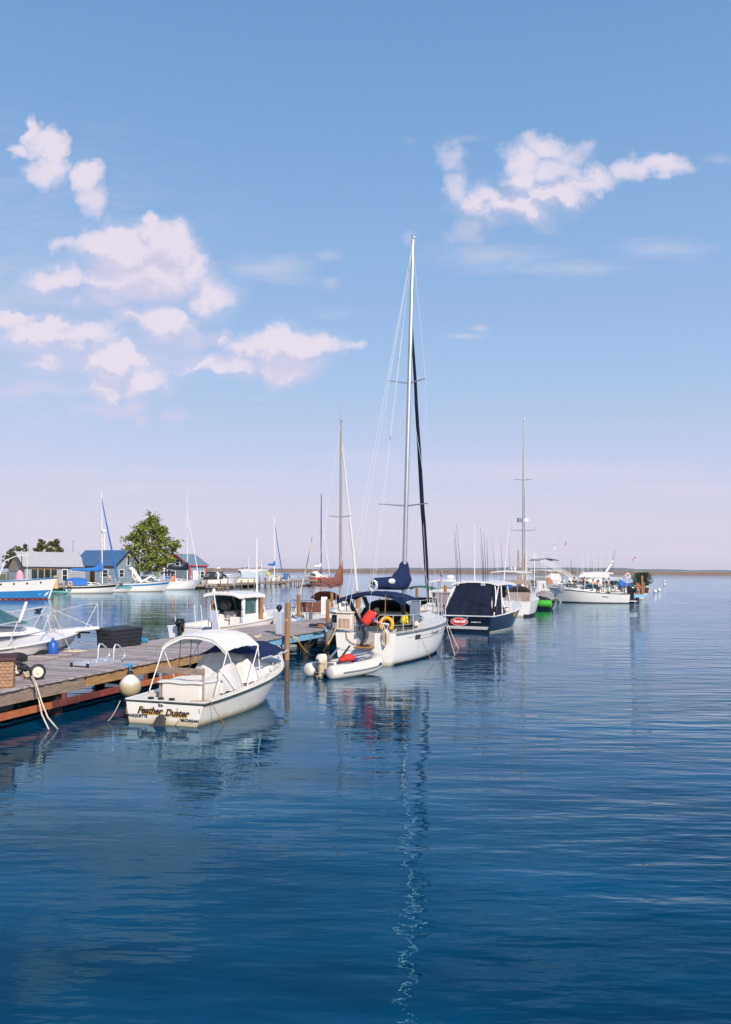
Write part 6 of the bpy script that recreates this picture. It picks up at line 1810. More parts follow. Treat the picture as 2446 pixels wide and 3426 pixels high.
# nearest corner of the blue house is the meeting of long wall and right gable
kB = px(384, 1957, 146)
ux, uy = V((math.cos(R(-0)), 0, 0)), None
def house_from_corner(kx, ky, a, L, *args, **kw):
    """corner (x=L, y=0) given"""
    c = V((kx, ky, 0)) - Matrix.Rotation(a, 3, 'Z') @ V((L, 0, 0))
    return gable_house(args[0], args[1], (c.x, c.y), a, L, *args[2:], **kw)
house_from_corner(kB.x, kB.y, R(-28), 9.5, 'boathouse', 'blue-grey boathouse with a dark blue metal roof and a white gable window', 6.2, 3.1, 5.6, siding, roofblue, darktrim, rib=.35, battens=.4, over=.3,
                  openings=(('f', 'open_door', 4.5, 1.15, 1.3, 2.3), ('f', 'window', 7.2, 1.75, 1.7, 1.15), ('r', 'window', 1.5, 1.75, 1.1, 1.15), ('r', 'window', 4.6, 1.75, 1.1, 1.15), ('r', 'window', 3.1, 4.0, .7, 1.7)))
# small house with red trim: gable to the left, eave wall to the right
kC = px(636, 1951, 150)
gable_house('boathouse', 'small slate-blue boathouse with red trim and white windows right of the big tree', (kC.x, kC.y), R(50), 3.5, 7.2, 3.3, 5.1, siding, roofsteel, redtrim, rib=.4, battens=.4, over=.35, corner_trim=redtrim,
            openings=(('f', 'door', 1.1, 1.15, .95, 2.2), ('f', 'window', 2.6, 1.6, .8, 1.1), ('l', 'window', 3.4, 3.7, 1.3, 1.0), ('l', 'window', 4.6, 1.6, 1.3, 1.1)))
t = thing('board_fence', 'pale blue board fence between the two blue boathouses under the big tree', 'fence', (px(470, 1955, 150).x, 150, .62), 0)
k = MB()
x0, x1 = 0, px(545, 1955, 152).x - px(470, 1955, 150).x
for i in range(30): k.box((x0 + (x1 - x0) * i / 29, .03 * (i % 2), 1.05), ((x1 - x0) / 30 * .92, .03, 2.1))
k.build('boards', mat('pale_blue_fence_paint', (.33, .42, .52), .8, island=.15), t, smooth=0)
k = MB()
for z in (.5, 1.6): k.bar(V((x0, .08, z)), V((x1, .08, z)), .06, .1)
k.build('rail', mat('pale_blue_fence_paint', (.33, .42, .52)), t)

# ---------------------------------------------------------------- trees
def tree(label, base, hgt, rad, leaf, n, seed, cat='tree', lobes=26, trunk_r=.28, crown0=.28, leaf_s=.34, name='broadleaf_tree', group=None, shape=1.0):
    r2 = random.Random(seed)
    t = thing(name, label, cat, base, 0, group)
    k = MB()
    tips = []
    z1 = hgt * crown0
    bend = lambda z: V((.25 * math.sin(z * .5 + seed), .2 * math.sin(z * .4 + 2 * seed), z))
    k.tube([bend(hgt * .9 * i / 8) for i in range(9)], [trunk_r * (1.25 - 1.1 * i / 8) for i in range(9)], 8)
    for i in range(lobes):
        f = (i + .5) / lobes
        z = z1 + (hgt * .97 - z1) * f
        # crown silhouette: broad below the middle, ragged top
        q = (z - z1) / (hgt - z1)
        pr = [.62, .95, 1.0, .92, .78, .60, .38, .16]; qi = min(6, int(q * 7)); rr = rad * shape * (pr[qi] + (pr[qi + 1] - pr[qi]) * (q * 7 - qi)) * r2.uniform(.82, 1.12)
        a = i * 2.399 + r2.uniform(-.4, .4)
        d = rr * (.35 + .60 * math.sqrt(r2.random()))
        tip = V((math.cos(a) * d, math.sin(a) * d, z + r2.uniform(-.06, .04) * hgt))
        st = bend(max(z1 * .6, z - d * .8))
        md = st.lerp(tip, .5) + V((0, 0, -.15 * d * .3))
        k.tube([st, md, tip], [trunk_r * .38 * (1 - .6 * q), trunk_r * .22 * (1 - .5 * q), .03], 6)
        tips.append((tip, rr))
    k.build('trunk', bark, t, smooth=50)
    lf = MB()
    per = n // lobes
    for tip, rr in tips:
        cr = max(.5, rad * r2.uniform(.15, .27))
        cl = [(tip + V((r2.gauss(0, cr * .55), r2.gauss(0, cr * .55), r2.gauss(0, cr * .38)))) for _ in range(5)]
        for j in range(per):
            c = cl[j % 5] + V((r2.gauss(0, cr * .34), r2.gauss(0, cr * .34), r2.gauss(0, cr * .26)))
            a = V((r2.gauss(0, 1), r2.gauss(0, 1), r2.gauss(0, .7))).normalized() * leaf_s * r2.uniform(.5, 1)
            b = a.orthogonal().normalized()
            b = (Quaternion(a.normalized(), r2.uniform(0, 6.28)) @ b) * leaf_s * r2.uniform(.35, .6)
            lf.add([c - a, c + b * .8, c + a, c - b * .8], [(0, 1, 2, 3)])
    lf.build('crown', leaf, t, smooth=0, recalc=False)
    return t
tb = px(503, 1950, 152)
tree('big leafy green tree between the blue boathouse and the red-trimmed house', (tb.x, tb.y, .55), 11.4, 4.7, leafm, 7600, 4, lobes=62, trunk_r=.30, crown0=.24, leaf_s=.34)
q = px(137, 1900, 175); tree('round dark olive tree behind the grey boathouse roof, left half of its clump', (q.x, q.y, .4), D(137, 1808, 175).z - .4, 1.9, leafd, 2200, 7, lobes=22, crown0=.3, group='trees behind the boathouses')
q = px(183, 1900, 172); tree('round dark olive tree behind the grey boathouse roof, right half of its clump', (q.x, q.y, .4), D(183, 1806, 172).z - .4, 2.2, leafd, 2400, 9, lobes=24, crown0=.3, group='trees behind the boathouses')
q = px(62, 1900, 185); tree('low dark tree behind the grey roof ridge, left of the olive trees', (q.x, q.y, .4), D(62, 1832, 185).z - .4, 2.2, leafd, 1500, 12, lobes=18, crown0=.4, group='trees behind the boathouses')
q = px(86, 1900, 188); tree('narrow dark conifer behind the grey roof ridge', (q.x, q.y, .4), D(86, 1824, 188).z - .4, .9, leafc, 1200, 15, lobes=18, crown0=.15, name='conifer_tree', group='trees behind the boathouses')
q = px(36, 1900, 190); tree('lowest dark tree at the left end behind the grey roof', (q.x, q.y, .4), D(36, 1838, 190).z - .4, 1.6, leafd, 900, 17, lobes=14, crown0=.4, group='trees behind the boathouses')
q = px(235, 1900, 180); tree('small tree top between the grey roof and the blue roof', (q.x, q.y, .4), D(235, 1860, 180).z - .4, 1.3, leafd, 900, 19, lobes=14, crown0=.4, group='trees behind the boathouses')

# ---------------------------------------------------------------- left shore docks
def dock_run(label, pts, width, z=.68, name='floating_dock', pile_gap=4.0, ph=1.3, back=True, pw=.12, fm=None):
    t = thing(name, label, 'dock', (0, 0, 0), 0)
    d, f, pl = MB(), MB(), []
    for (p, q) in zip(pts[:-1], pts[1:]):
        p, q = V((p[0], p[1], 0)), V((q[0], q[1], 0))
        dr = (q - p).normalized(); nn = V((-dr.y, dr.x, 0))
        if nn.y < 0: nn = -nn
        n = int((q - p).length / .4)
        for i in range(n):
            c = p + dr * (.4 * i + .2)
            d.hexa([c - dr * .18 + V((0, 0, z - .06)), c + dr * .18 + V((0, 0, z - .06)), c + dr * .18 + nn * width + V((0, 0, z - .06)), c - dr * .18 + nn * width + V((0, 0, z - .06)), c - dr * .18 + V((0, 0, z)), c + dr * .18 + V((0, 0, z)), c + dr * .18 + nn * width + V((0, 0, z)), c - dr * .18 + nn * width + V((0, 0, z))])
        f.bar(p + V((0, 0, z - .22)), q + V((0, 0, z - .22)), .12, .3)
        m = int((q - p).length / pile_gap)
        for i in range(m + 1):
            for s_ in ((0, 1) if back else (0,)):
                b = p + dr * (q - p).length * (i / max(1, m)) + nn * (width * s_ + (-.15 if not s_ else .15))
                hh = ph * rnd.uniform(.35, 1.3)
                pl.append((b, hh))
    d.build('deck_boards', plank, t, smooth=0)
    f.build('fascia_timber', fm or fasc, t)
    for b, hh in pl[:90]:
        MB().tube([b + V((0, 0, -1)), b + V((0, 0, z + hh))], pw, 7).build('pile', mat('grey_brown_pile', (.22, .16, .12), .85, var=.3) if hh > .2 else pile_m, t)
    return t
dock_run('timber dock along the left shore below the boathouses', [(-75, 106), (-47.5, 130), (-30.5, 143.5), (-24.5, 146.5)], 3.0, ph=.05, pile_gap=5)
dock_run('long timber dock with many piles running out from the red-trimmed house', [(-24.4, 147), (-16.5, 183), (-11.5, 207), (-8.8, 222)], 2.2, ph=.75, pile_gap=3.3, z=.75, pw=.10)

# ---------------------------------------------------------------- boats of the left shore
def place(u, v): 
    g = G(u, v, 0); return (g.x, g.y, 0)
def big_blue():
    p = px(179, 2004, 93)
    t = thing('fishing_tug', 'big white fishing boat with blue lower hull at the left edge', 'motor boat', (p.x - 15.3, p.y - 1.2, 0), 84)
    h = Hull(15.6, 4.4, 1.75, 2.35, tw=.8, tm=.45, p=3.0, rake=.05, wl=.92, draft=.5, fl=1.0, sp=2.5)
    hl = h.shell(30).build('hull', gel, t, smooth=45)
    h.band(.07, .42, .0, .99, .012, True).build('blue_band', bluehull, hl, smooth=0)
    h.band(-.05, .07, .0, .99, .012, True).build('boot_stripe', maroon, hl, smooth=0)
    h.rub(.05, dz=-.04).build('rub_rail', bluehull, t)
    h.deck(0, 1, dz=-.12, camber=.1).build('deck', mat('blue_grey_deck', (.12, .18, .26), .7), t, smooth=50)
    MB().hexa(cabin_mb(1.5, 7.8, 1.7, 1.6, 1.8, 3.3, .2, .3, .1)).build('deckhouse', gel, t, bev=.08)
    for i in range(6):
        x = 8.0 + i * 1.25
        k = MB().ell((0, 0, 0), (.11, .05, .11), 10, 6, Matrix.Translation(h.pt(x / 15.6, .80, -1, .01))); k.build('hawse_port', black, hl)
    MB().tube([V((9.9, -1.2, 2.0)), V((10.4, -.6, 4.0)), V((11.2, .1, 4.5)), V((12.6, .6, 4.7))], [.05, .045, .04, .03], 6).build('davit', whitem, t)
    MB().tube([V((11.9, .2, 2.0)), V((11.9, .2, 4.6))], .05, 6).build('post', darktrim, t)
    MB().lathe([(0, 0), (.35, 0), (.35, .12), (.12, .18), (.12, 1.0), (.3, 1.05), (.3, 1.35), (0, 1.4)], 12, Matrix.Translation((8.4, .3, 2.15))).build('capstan', gel2, t)
    MB().tube([V((12.6, -.3, 2.1)), V((12.6, -.3, 6.5))], [.03, .012], 5).build('antenna', whitem, t)
    k = MB()
    k.tube([V((8.6, -1.85, 2.1)), V((8.6, -1.85, 2.7)), V((10.9, -1.75, 2.75)), V((10.9, -1.75, 2.1))], .025, 6); k.build('handrail', whitem, t)
    return t, p
bt, bp_ = big_blue()
q = px(66, 1945, 93)
t = thing('covered_engine', 'pink cloth draped over a stand on the big white fishing boat', 'cover', (q.x, q.y, 2.1), 84)
MB().loft([[V((r * math.cos(a), r * .8 * math.sin(a) * 1.1, z)) for a in [2 * math.pi * i / 14 for i in range(14)]] for z, r in ((0, .42), (.3, .4), (.6, .33), (.8, .25), (.95, .08))]).build('cloth', pinkf, t, smooth=60)
MB().tube([V((0, 0, .9)), V((0, 0, 1.15))], .06, 6).build('knob', black, t)
# sloop with black stripe and blue canvas
p = place(215, 1985)
t, h = sailboat('white sailboat with black hull stripe, blue cockpit cover and blue furled jib', p, 66, 7.0, 2.3, .95, 1.35, .68, 13.2, whitem, blue_c, blue_c, None, None, None, black, (.52,), .7, rad=.075, wr=.009, tw=.75, jib_r=.13, rake=.2, boomz=2.9, jib_top=.94)
MB().sheet(lambda a, b: V((.2 + 2.6 * a, (b * 2 - 1) * 1.0, 1.1 + .95 * math.sin(math.pi * (.18 + .64 * a)) ** .5 * (1 - abs(b * 2 - 1) ** 3))), 8, 10, .03).build('cockpit_cover', blue_c, t, smooth=60)
MB().lathe([(0, 0), (.30, .03), (.32, .3), (.12, .4), (0, .42)], 12, Matrix.Translation((4.9, -.3, 8.0))).build('radar_dome', whitem, t)
q = px(237, 1953, p[1] - 1.2)
t = thing('horseshoe_buoy', 'yellow lifebuoy on the side of the blue-covered sailboat', 'lifebuoy', (q.x, q.y - .25, q.z), 0)
MB().tube([V((.22 * math.cos(a), 0, .26 * math.sin(a))) for a in [2 * math.pi * i / 18 for i in range(18)]], .085, 8, True).build('foam_ring', yellowp, t, smooth=60)
MB().tube([V((.3 * math.cos(a), -.06, .35 * math.sin(a))) for a in [2 * math.pi * i / 18 for i in range(18)]], .012, 5, True).build('grab_line', rope_w, t)
p = place(193, 1987)
t = thing('paddle_board', 'turquoise board floating at the stern of the blue-covered sailboat', 'paddle board', p, 85)
MB().loft([[V((x, w * math.cos(a), .22 + .12 * math.sin(a))) for a in [2 * math.pi * i / 12 for i in range(12)]] for x, w in ((-1.4, .1), (-1.2, .3), (-.6, .42), (.4, .44), (1.1, .3), (1.4, .06))]).build('board', tealp, t, smooth=60)
MB().box((.1, 0, .35), (.5, .5, .03)).build('grip_pad', greym, t)
# buoy-like yellow post, white posts
for u, v0, v1, lab in ((187, 1985, 1952, 'pale yellow bollard on the dock left of the blue-covered sailboat'),):
    q = px(u, 1965, 118)
    t = thing('bollard', lab, 'bollard', (q.x, q.y, .5), 0)
    MB().lathe([(0, 0), (.35, 0), (.33, 1.3), (.22, 1.42), (.38, 1.5), (.38, 1.7), (0, 1.75)], 12).build('bollard_body', mat('pale_yellow_paint', (.6, .42, .18), .6), t)
    MB().tube([V((-.5, 0, 1.45)), V((.5, 0, 1.45))], .05, 6).build('cross_pin', steel, t)
# jet ski
p = place(352, 1981)
t = thing('jet_ski', 'white and teal jet ski moored before the white cruiser', 'jet ski', p, 80)
h = Hull(3.6, 1.3, .42, .62, tw=.8, tm=.4, p=2.2, rake=.2, wl=.75)
h.shell(16).build('hull', gel, t, smooth=50); h.deck(0, 1, camber=.35).build('deck', mat('teal_gelcoat', (.08, .25, .26), .3), t, smooth=60)
MB().ell((1.2, 0, .75), (.9, .24, .2), 12, 7).build('seat', black, t, smooth=60)
k = MB().tube([V((2.2, -.4, 1.05)), V((2.1, 0, 1.1)), V((2.2, .4, 1.05))], .04, 6); k.bar(V((2.1, 0, .7)), V((2.1, 0, 1.1)), .2, .3); k.build('handlebar', black, t)
# white express cruiser
p = px(405, 1977, 124)
t, h = cruiser('white express cruiser with a swept radar arch and blue waterline, before the blue boathouse', (p.x + .2, p.y - .6, 0), 62, 7.3, 2.6, 1.2, 1.75, stripe=bluehull, arch=False, ants=1, cab=(.44, .86))
k = MB()
for sd in (-1, 1):
    k.bar(V((2.6, sd * 1.15, 1.3)), V((1.3, sd * 1.1, 3.1)), .45, .12, (0, 1, 0)); k.bar(V((2.7, sd * 1.15, 1.5)), V((4.0, sd * 1.0, 2.2)), .25, .1, (0, 1, 0))
k.bar(V((1.3, -1.15, 3.15)), V((1.3, 1.15, 3.15)), .7, .14)
k.build('radar_arch', gel, t, bev=.03)
MB().lathe([(0, 0), (.3, 0), (.3, .2), (0, .24)], 12, Matrix.Translation((1.3, -.3, 3.22))).build('radar_dome', whitem, t)
person('person in white shirt and dark shorts in the cockpit of the white express cruiser', px(451, 1945, 123.5), 180, 'stand', whitef, darkf, True)
bpil = bpy.data.objects
q = px(366, 1950, 131)
person('person in pale top and red-brown shorts standing on the dock by the blue boathouse', (q.x, q.y, .68), 200, 'stand', whitef, mat('red_brown_fabric', (.3, .08, .06), .8), True)
# small sailboat with dark sail cover
p = place(560, 1971)
t, h = sailboat('white sailboat with a dark sail cover moored before the red-trimmed house', (p[0], p[1] - 4, 0), 52, 6.6, 2.5, 1.2, 1.6, .66, 14.6, whitem, dnavy, whitef, dnavy, None, None, None, (.60,), .8, rad=.065, wr=.008, tw=.7, jib_r=.07, boomz=3.1, jib_top=.80)
for x, m_, lab in ((.7, bluep, 'blue barrel'), (1.5, orange_p, 'orange barrel')):
    MB().lathe([(0, 0), (.3, 0), (.33, .2), (.33, .7), (.28, .9), (0, .92)], 12, Matrix.Translation((x, -.75, 1.2))).build('barrel', m_, t)
# cruiser with black enclosure
p = px(690, 1969, 150)
t, h = cruiser('white cruiser with black canvas enclosure right of the red-trimmed house', (p.x - .3, p.y, 0), 52, 6.8, 2.8, 1.45, 2.0, canvas=black_c, arch=True, ants=2, cab=(.42, .82), boot=bottom, arch_lean=.5)
MB().lathe([(0, 0), (.35, 0), (.35, .22), (0, .26)], 12, Matrix.Translation((2.6, 0, 3.3))).build('radar_dome', whitem, t)
# pontoon boat
p = px(800, 1961, 165)
def pontoon():
    t = thing('pontoon_boat', 'pontoon boat with grey sides and a dark-edged canopy', 'motor boat', (p.x - 1.8, p.y, 0), 72)
    L_, w = 5.6, 1.25
    for y in (-w * .8, w * .8):
        MB().tube([V((0, y, .15)), V((.3, y, .15)), V((L_ - .8, y, .15)), V((L_ - .1, y, .35))], [.2, .36, .36, .06], 12).build('float', mat('dark_float', (.04, .04, .05), .4), t, smooth=60)
    MB().box((L_ / 2 - .1, 0, .58), (L_ - .6, w * 2, .12)).build('deck', greym, t)
    k = MB()
    for sd in (-1, 1): k.box((L_ / 2, sd * w, 1.05), (L_ - 1.0, .05, .75))
    for x in (.5, L_ - .5): k.box((x, 0, 1.05), (.05, w * 2, .75))
    k.build('side_panels', ivory, t, bev=.01)
    k = MB()
    for sd in (-1, 1):
        k.tube([V((.5, sd * w, 1.5)), V((L_ - .5, sd * w, 1.5))], .03, 6)
        for i in range(7): k.tube([V((.5 + (L_ - 1) * i / 6, sd * w * 1.01, .6)), V((.5 + (L_ - 1) * i / 6, sd * w * 1.01, 1.5))], .025, 5)
    k.build('guard_rail', steel, t)
    MB().box((2.9, -.5, 1.1), (.7, .7, .9)).build('console', gel, t, bev=.05)
    MB().box((1.4, .3, .95), (1.3, 1.6, .55)).build('bench', cwhite, t, bev=.05)
    bimini(t, 1.9, 5.0, 2.5, 2.75, cwhite, 1.5, crown=.2, legs=((.05, .3), (.95, .6)))
    MB().sheet(lambda a, b: V((1.92 - .03, 1.2 - 2.4 * a, 2.75 - .9 * b * abs(a * 2 - 1) ** 2 - .15 * b)), 10, 3, .02, (1, 0, 0)).build('canopy_edge', black_c, t, smooth=60)
    MB().sheet(lambda a, b: V((2.1 + 2.8 * a, -1.28, 2.72 - 1.1 * b)), 3, 3, .02, (0, 1, 0)).build('clear_curtain', mat('pale_vinyl', (.45, .52, .58), .2), t)
    outboard(t, .2, 0, .55, 1.1)
pontoon()
# sailboat with blue sail cover (far dock)
p = px(884, 1956, 185)
t, h = sailboat('white sailboat with bright blue sail cover and blue furled jib beside the pontoon boat', (p.x + .3, p.y, 0), 35, 5.6, 2.6, 1.4, 1.8, .50, 14.0, whitem, blue_c, blue_c, None, None, None, None, (.5,), .7, rad=.10, wr=.010, tw=.72, jib_r=.12, boomz=4.0)
MB().ell((.4, -.3, 2.2), (.3, .4, .5), 10, 6).build('yellow_cover', yellowb, t, smooth=60)
p = px(945, 1952, 195)
cruiser('small white boat with a blue cover before the far dock', (p.x, p.y, 0), 30, 4.2, 1.9, 1.0, 1.4, canvas=blue_c, arch=False, ants=0)
# red sloop
p = px(1035, 1950, 212)
t, h = sailboat('red-hulled sloop with a dark blue mast at the end of the far dock', (p.x + .6, p.y, 0), 38, 6.8, 3.1, 1.6, 2.0, .50, 21.5, mastblue, cwhite, cwhite, None, redpaint, None, None, (.52,), .9, rad=.15, wr=.012, tw=.78, dodger=black_c, jib_r=.13, boomz=3.8, jib_top=.72)
h.band(.80, 1.0, .0, .97, .012, True).build('white_topside', gel, t, smooth=0)
MB().sheet(lambda a, b: V((.2 + 2.2 * a, (b * 2 - 1) * 1.2, 1.7 + 1.1 * math.sin(math.pi * (.2 + .6 * a)) * (1 - abs(b * 2 - 1) ** 2.5))), 6, 8, .04).build('white_tent', cwhite, t, smooth=60)
k = MB()
for i in range(3): k.box((3.6 + i * .3, -1.50, 1.1), (.2, .03, .5))
k.build('bow_emblem', whitepaint, t)
# lonely masts, aerials and moored sloops
def spar(name, label, cat, u, vb, vt, Y, r=.06, m=None, group=None):
    b = px(u, vb, Y); tp = px(u, vt, Y)
    t = thing(name, label, cat, (b.x, b.y, b.z), 0, group)
    L_ = tp.z - b.z
    MB().tube([V((0, 0, -.2)), V((0, 0, L_ * .5)), V((0, 0, L_))], [r, r * .9, r * .6], 7).build('pole', m or whitem, t)
    MB().tube([V((-.25, 0, L_ * .96)), V((.25, 0, L_ * .96))], r * .5, 5).build('cross_arm', m or whitem, t)
    return t
spar('bare_mast', 'short white mast rising behind the dark blue roof', 'mast', 349, 1850, 1786, 165, .18)
spar('radio_mast', 'thin grey radio mast between the olive tree and the dark blue roof', 'radio mast', 244, 1870, 1808, 175, .07, greym)
spar('white_dock_post', 'white dock lamp post left of the red-trimmed house', 'post', 549, 1945, 1900, 140, .14)
def moored(label, u, v, vt, Y=760):
    p = px(u, v, Y)
    t, h = sailboat(label, (p.x, p.y, 0), 85, 16, 5, 1.9, 2.4, .55, D(u, vt, Y).z, whitem, maroon, None, None, None, None, None, (.5,), .9, rad=.28, wr=.01, group='small sloops moored off the breakwater')
moored('distant moored sloop in front of the breakwater, left of the pair', 798, 1909, 1866)
moored('distant moored sloop in front of the breakwater, right of the pair', 840, 1909, 1872)
# flood lamp poles on the red house side
t = thing('lamp_post', 'curved white lamp post by the red-trimmed house', 'lamp', px(560, 1948, 142), 0)
MB().tube([V((0, 0, -.3)), V((0, 0, 2.6)), V((.15, 0, 2.95)), V((.5, 0, 3.0))], .05, 6).build('pole', whitem, t)
MB().ell((.6, 0, 2.98), (.2, .1, .06), 8, 5).build('lamp_head', whitem, t)
# swimming birds
for u, v, lab in ((128, 2046, 'dark duck swimming beyond the bow of the left cruiser'), (574, 2101, 'small dark bird floating left of the pilothouse boat stern')):
    q = G(u, v, 0)
    t = thing('duck', lab, 'duck', q, 60)
    J = {'tail': (V((-.30, 0, .16)), .03), 'rump': (V((-.18, 0, .11)), .09), 'body': (V((0, 0, .10)), .13), 'breast': (V((.16, 0, .12)), .10), 'neck': (V((.24, 0, .25)), .05), 'head': (V((.27, 0, .36)), .06), 'bill': (V((.37, 0, .34)), .02)}
    ks = list(J)
    skinned('body', J, list(zip(ks[:-1], ks[1:])), darkf, t, 'body')

# ---------------------------------------------------------------- right end of the pier: the T-head and its boats
def t_head():
    t = thing('cross_pier', 'far cross pier with pale blue edge on dark piles', 'pier', (0, 0, 0))
    x0, x1, y0, w = 16.0, 31.0, 97.5, 3.4
    k = MB()
    n = int((x1 - x0) / .15)
    for i in range(n):
        x = x0 + (x1 - x0) * i / n
        k.box((x + .07, y0 + w / 2 + rnd.uniform(-.03, .03), DZ - .02), (.138, w, .05))
    k.build('deck_boards', plank, t, smooth=0)
    MB().bar(V((x0, y0 - .05, DZ - .20)), V((x1, y0 - .05, DZ - .20)), .08, .30).bar(V((x1 + .05, y0, DZ - .20)), V((x1 + .05, y0 + w, DZ - .20)), .08, .3).build('blue_fascia', bluewood, t)
    for i in range(6):
        for y in (y0 + .3, y0 + w - .3):
            MB().tube([V((x0 + .6 + i * 2.75, y, -1)), V((x0 + .6 + i * 2.75, y, DZ - .06))], .18, 8).build('pile', pile_m, t)
t_head()
for i, (u, vt, vb, Y, lab, m_) in enumerate(((1868, 1978, 2012, 96.8, 'short white pile at the bow of the white outboard cruiser', whitem), (2149, 1926, 1985, 97.0, 'brown post at the very end of the far pier', postw), (2130, 1950, 1985, 100.5, 'brown post just left of the pier end post', postw), (2154, 1948, 1985, 100.8, 'brown post right of the pier end post, behind it', postw), (2095, 1955, 1985, 101, 'short brown post behind the man in the orange chair', postw))):
    post(lab, u, vt, 0, r=.11, Y=Y if m_ is whitem else 98.2 + (Y - 97) * .4, zb=None if m_ is whitem else DZ - .02, m=m_)
def flybridge(label, loc, head):
    t = thing('flybridge_cruiser', label, 'motor boat', loc, head)
    h = Hull(11.5, 3.9, 1.35, 1.95, tw=.9, tm=.42, p=2.4, rake=.14, wl=.8, fl=.85)
    hl = h.shell().build('hull', gel, t, smooth=45)
    h.rub(.04).build('rub_rail', black, t)
    h.deck(.30, 1, camber=.1).build('deck', deckw, t, smooth=50)
    h.well(.05, .30, .3, .8).build('cockpit', deckw, t, smooth=40)
    cabin(t, cabin_mb(3.3, 8.4, 1.65, 1.1, 1.5, 3.1, .1, 1.2, .2), gel, glass, 'saloon', sides=((.1, .45), (.5, .88)), vr=(.45, .85), back=True, bev=.06)
    MB().hexa(cabin_mb(2.4, 6.9, 1.6, 1.4, 3.1, 3.85, -.2, .5, .05)).build('flybridge_coaming', gel, t, bev=.06)
    k = MB()
    for sd in (-1, 1): k.bar(V((3.0, sd * 1.4, 3.6)), V((2.0, sd * 1.2, 5.2)), .3, .1, (0, 1, 0))
    k.bar(V((2.0, -1.2, 5.2)), V((2.0, 1.2, 5.2)), .5, .12); k.build('radar_arch', gel, t, bev=.03)
    MB().lathe([(0, 0), (.35, 0), (.35, .25), (0, .3)], 12, Matrix.Translation((1.9, 0, 5.5))).build('radar_dome', whitem, t)
    MB().box((5.2, 0, 4.0), (1.2, 2.2, .35)).build('flybridge_cover', maroon, t, bev=.08)
    antenna(t, (4.6, -1.3, 3.8), 3.3, .03); antenna(t, (5.4, .9, 3.8), 3.8, .03); antenna(t, (2.2, 1.2, 5.2), 1.6, .03); antenna(t, (6.2, -1.3, 3.5), 3.4, .03)
    rail(t, h, .42, .985, .65, n=6, r=.02)
    t.scale = (.82, .82, .82)
    return t, h
fp = px(2150, 1984, 108)
ft, fh = flybridge('white flybridge cruiser with a life ring moored behind the far pier', (fp.x - 1.5, 110.5, 0), -75)
q = px(2095, 1926, 108)
t = thing('life_ring', 'white and red life ring on the flybridge of the far cruiser', 'lifebuoy', (q.x, q.y - .6, q.z), 0)
MB().tube([V((.27 * math.cos(a), 0, .27 * math.sin(a))) for a in [2 * math.pi * i / 20 for i in range(20)]], .09, 8, True).build('ring', whitef, t, smooth=60)
k = MB()
for a0 in (.4, 1.97, 3.54, 5.11): k.tube([V((.27 * math.cos(a0 + d), 0, .27 * math.sin(a0 + d))) for d in (0, .12, .24, .36)], .097, 8)
k.build('red_bands', redf, t, smooth=60)
# outboard cruiser lying along the front of the T-head
def outboard_cruiser():
    p = px(2082, 2018, 93)
    p = p + V((.9, 0, 0)); t, h = cruiser('white outboard cruiser with hardtop lying along the far cross pier', (p.x, 94.2, 0), -86, 8.5, 2.9, 1.0, 1.65, hard=gel, arch=False, ants=2, cab=(.42, .78), rods=4, hardz=2.2, boot=None, outb=0)
    h.band(.0, .06, .0, .97, .008).build('boot_stripe', navyhull, t, smooth=0)
    a = h.pt(.26, .55, 1, .015); b = h.pt(.34, .55, 1, .015)
    k = MB()
    for i, (x, l, z) in enumerate(((.28, .075, .60),)):
        for j in range(11): 
            s_ = .275 + j * .0075
            k.bar(h.pt(s_, .57, 1, .014), h.pt(s_ + .004, .57 + .10, 1, .014), .035, .012)
    k.build('model_lettering', ink, t)
    outboard(t, -.05, 0, 1.05, 1.75, blackg, blackg)
    rl = rail(t, h, .62, .98, .8, n=4, r=.018, name='pulpit_rail')
    k = MB().ell((7.2, 1.28, 1.5), (.35, .12, .45), 10, 7); k.build('bow_fender', greym, t, smooth=60)
    return t, h
ot, oh = outboard_cruiser()
OM = Matrix.Translation(ot.location) @ Matrix.Rotation(R(90 + 86), 4, 'Z')
person('person in pale teal shirt sitting in the stern of the white outboard cruiser', OM @ V((2.0, .1, .62)), 200, 'sit', tealf, greyf)
person('person in red top standing under the hardtop of the outboard cruiser', OM @ V((3.7, .3, .75)), 170, 'stand', redf, whitef, True)
person('person in white top standing right beside the red-topped one under the hardtop', OM @ V((3.2, .5, .70)), 190, 'stand', whitef, greyf, True)
q = px(1922, 1970, 99.3); person('person in black with their back turned on the far cross pier', (q.x, q.y, DZ), 10, 'stand', darkf, darkf, k=1.05)
q = px(1954, 1970, 99.6); person('person in a red shirt standing on the far cross pier', (q.x, q.y, DZ), 90, 'stand', redf, greyf, k=1.05)
q = px(2062, 1976, 99.0); person('person in dark top standing behind the blue awning on the pier', (q.x - .8, q.y + .3, DZ), 150, 'stand', darkf, greyf)
# man in an orange chair
q = px(2130, 1984, 98.6)
t = thing('deck_chair', 'orange deck chair at the end of the far pier', 'chair', (q.x, q.y, DZ), -80)
MB().box((0, 0, .46), (.55, .6, .05)).build('seat', orangef, t); MB().bar(V((-.25, 0, .46)), V((-.5, 0, 1.2)), .6, .05, (1, 0, 0)).build('backrest', orangef, t)
for sx, sy in ((-.25, -.28), (.25, -.28), (-.25, .28), (.25, .28)): MB().tube([V((sx, sy, 0)), V((sx, sy, .46))], .03, 6).build('leg', steel, t)
person('person in orange top and pale shorts sitting in the orange deck chair', (q.x + .12, q.y - .05, DZ), -80, 'sit', orangef, whitef, True)
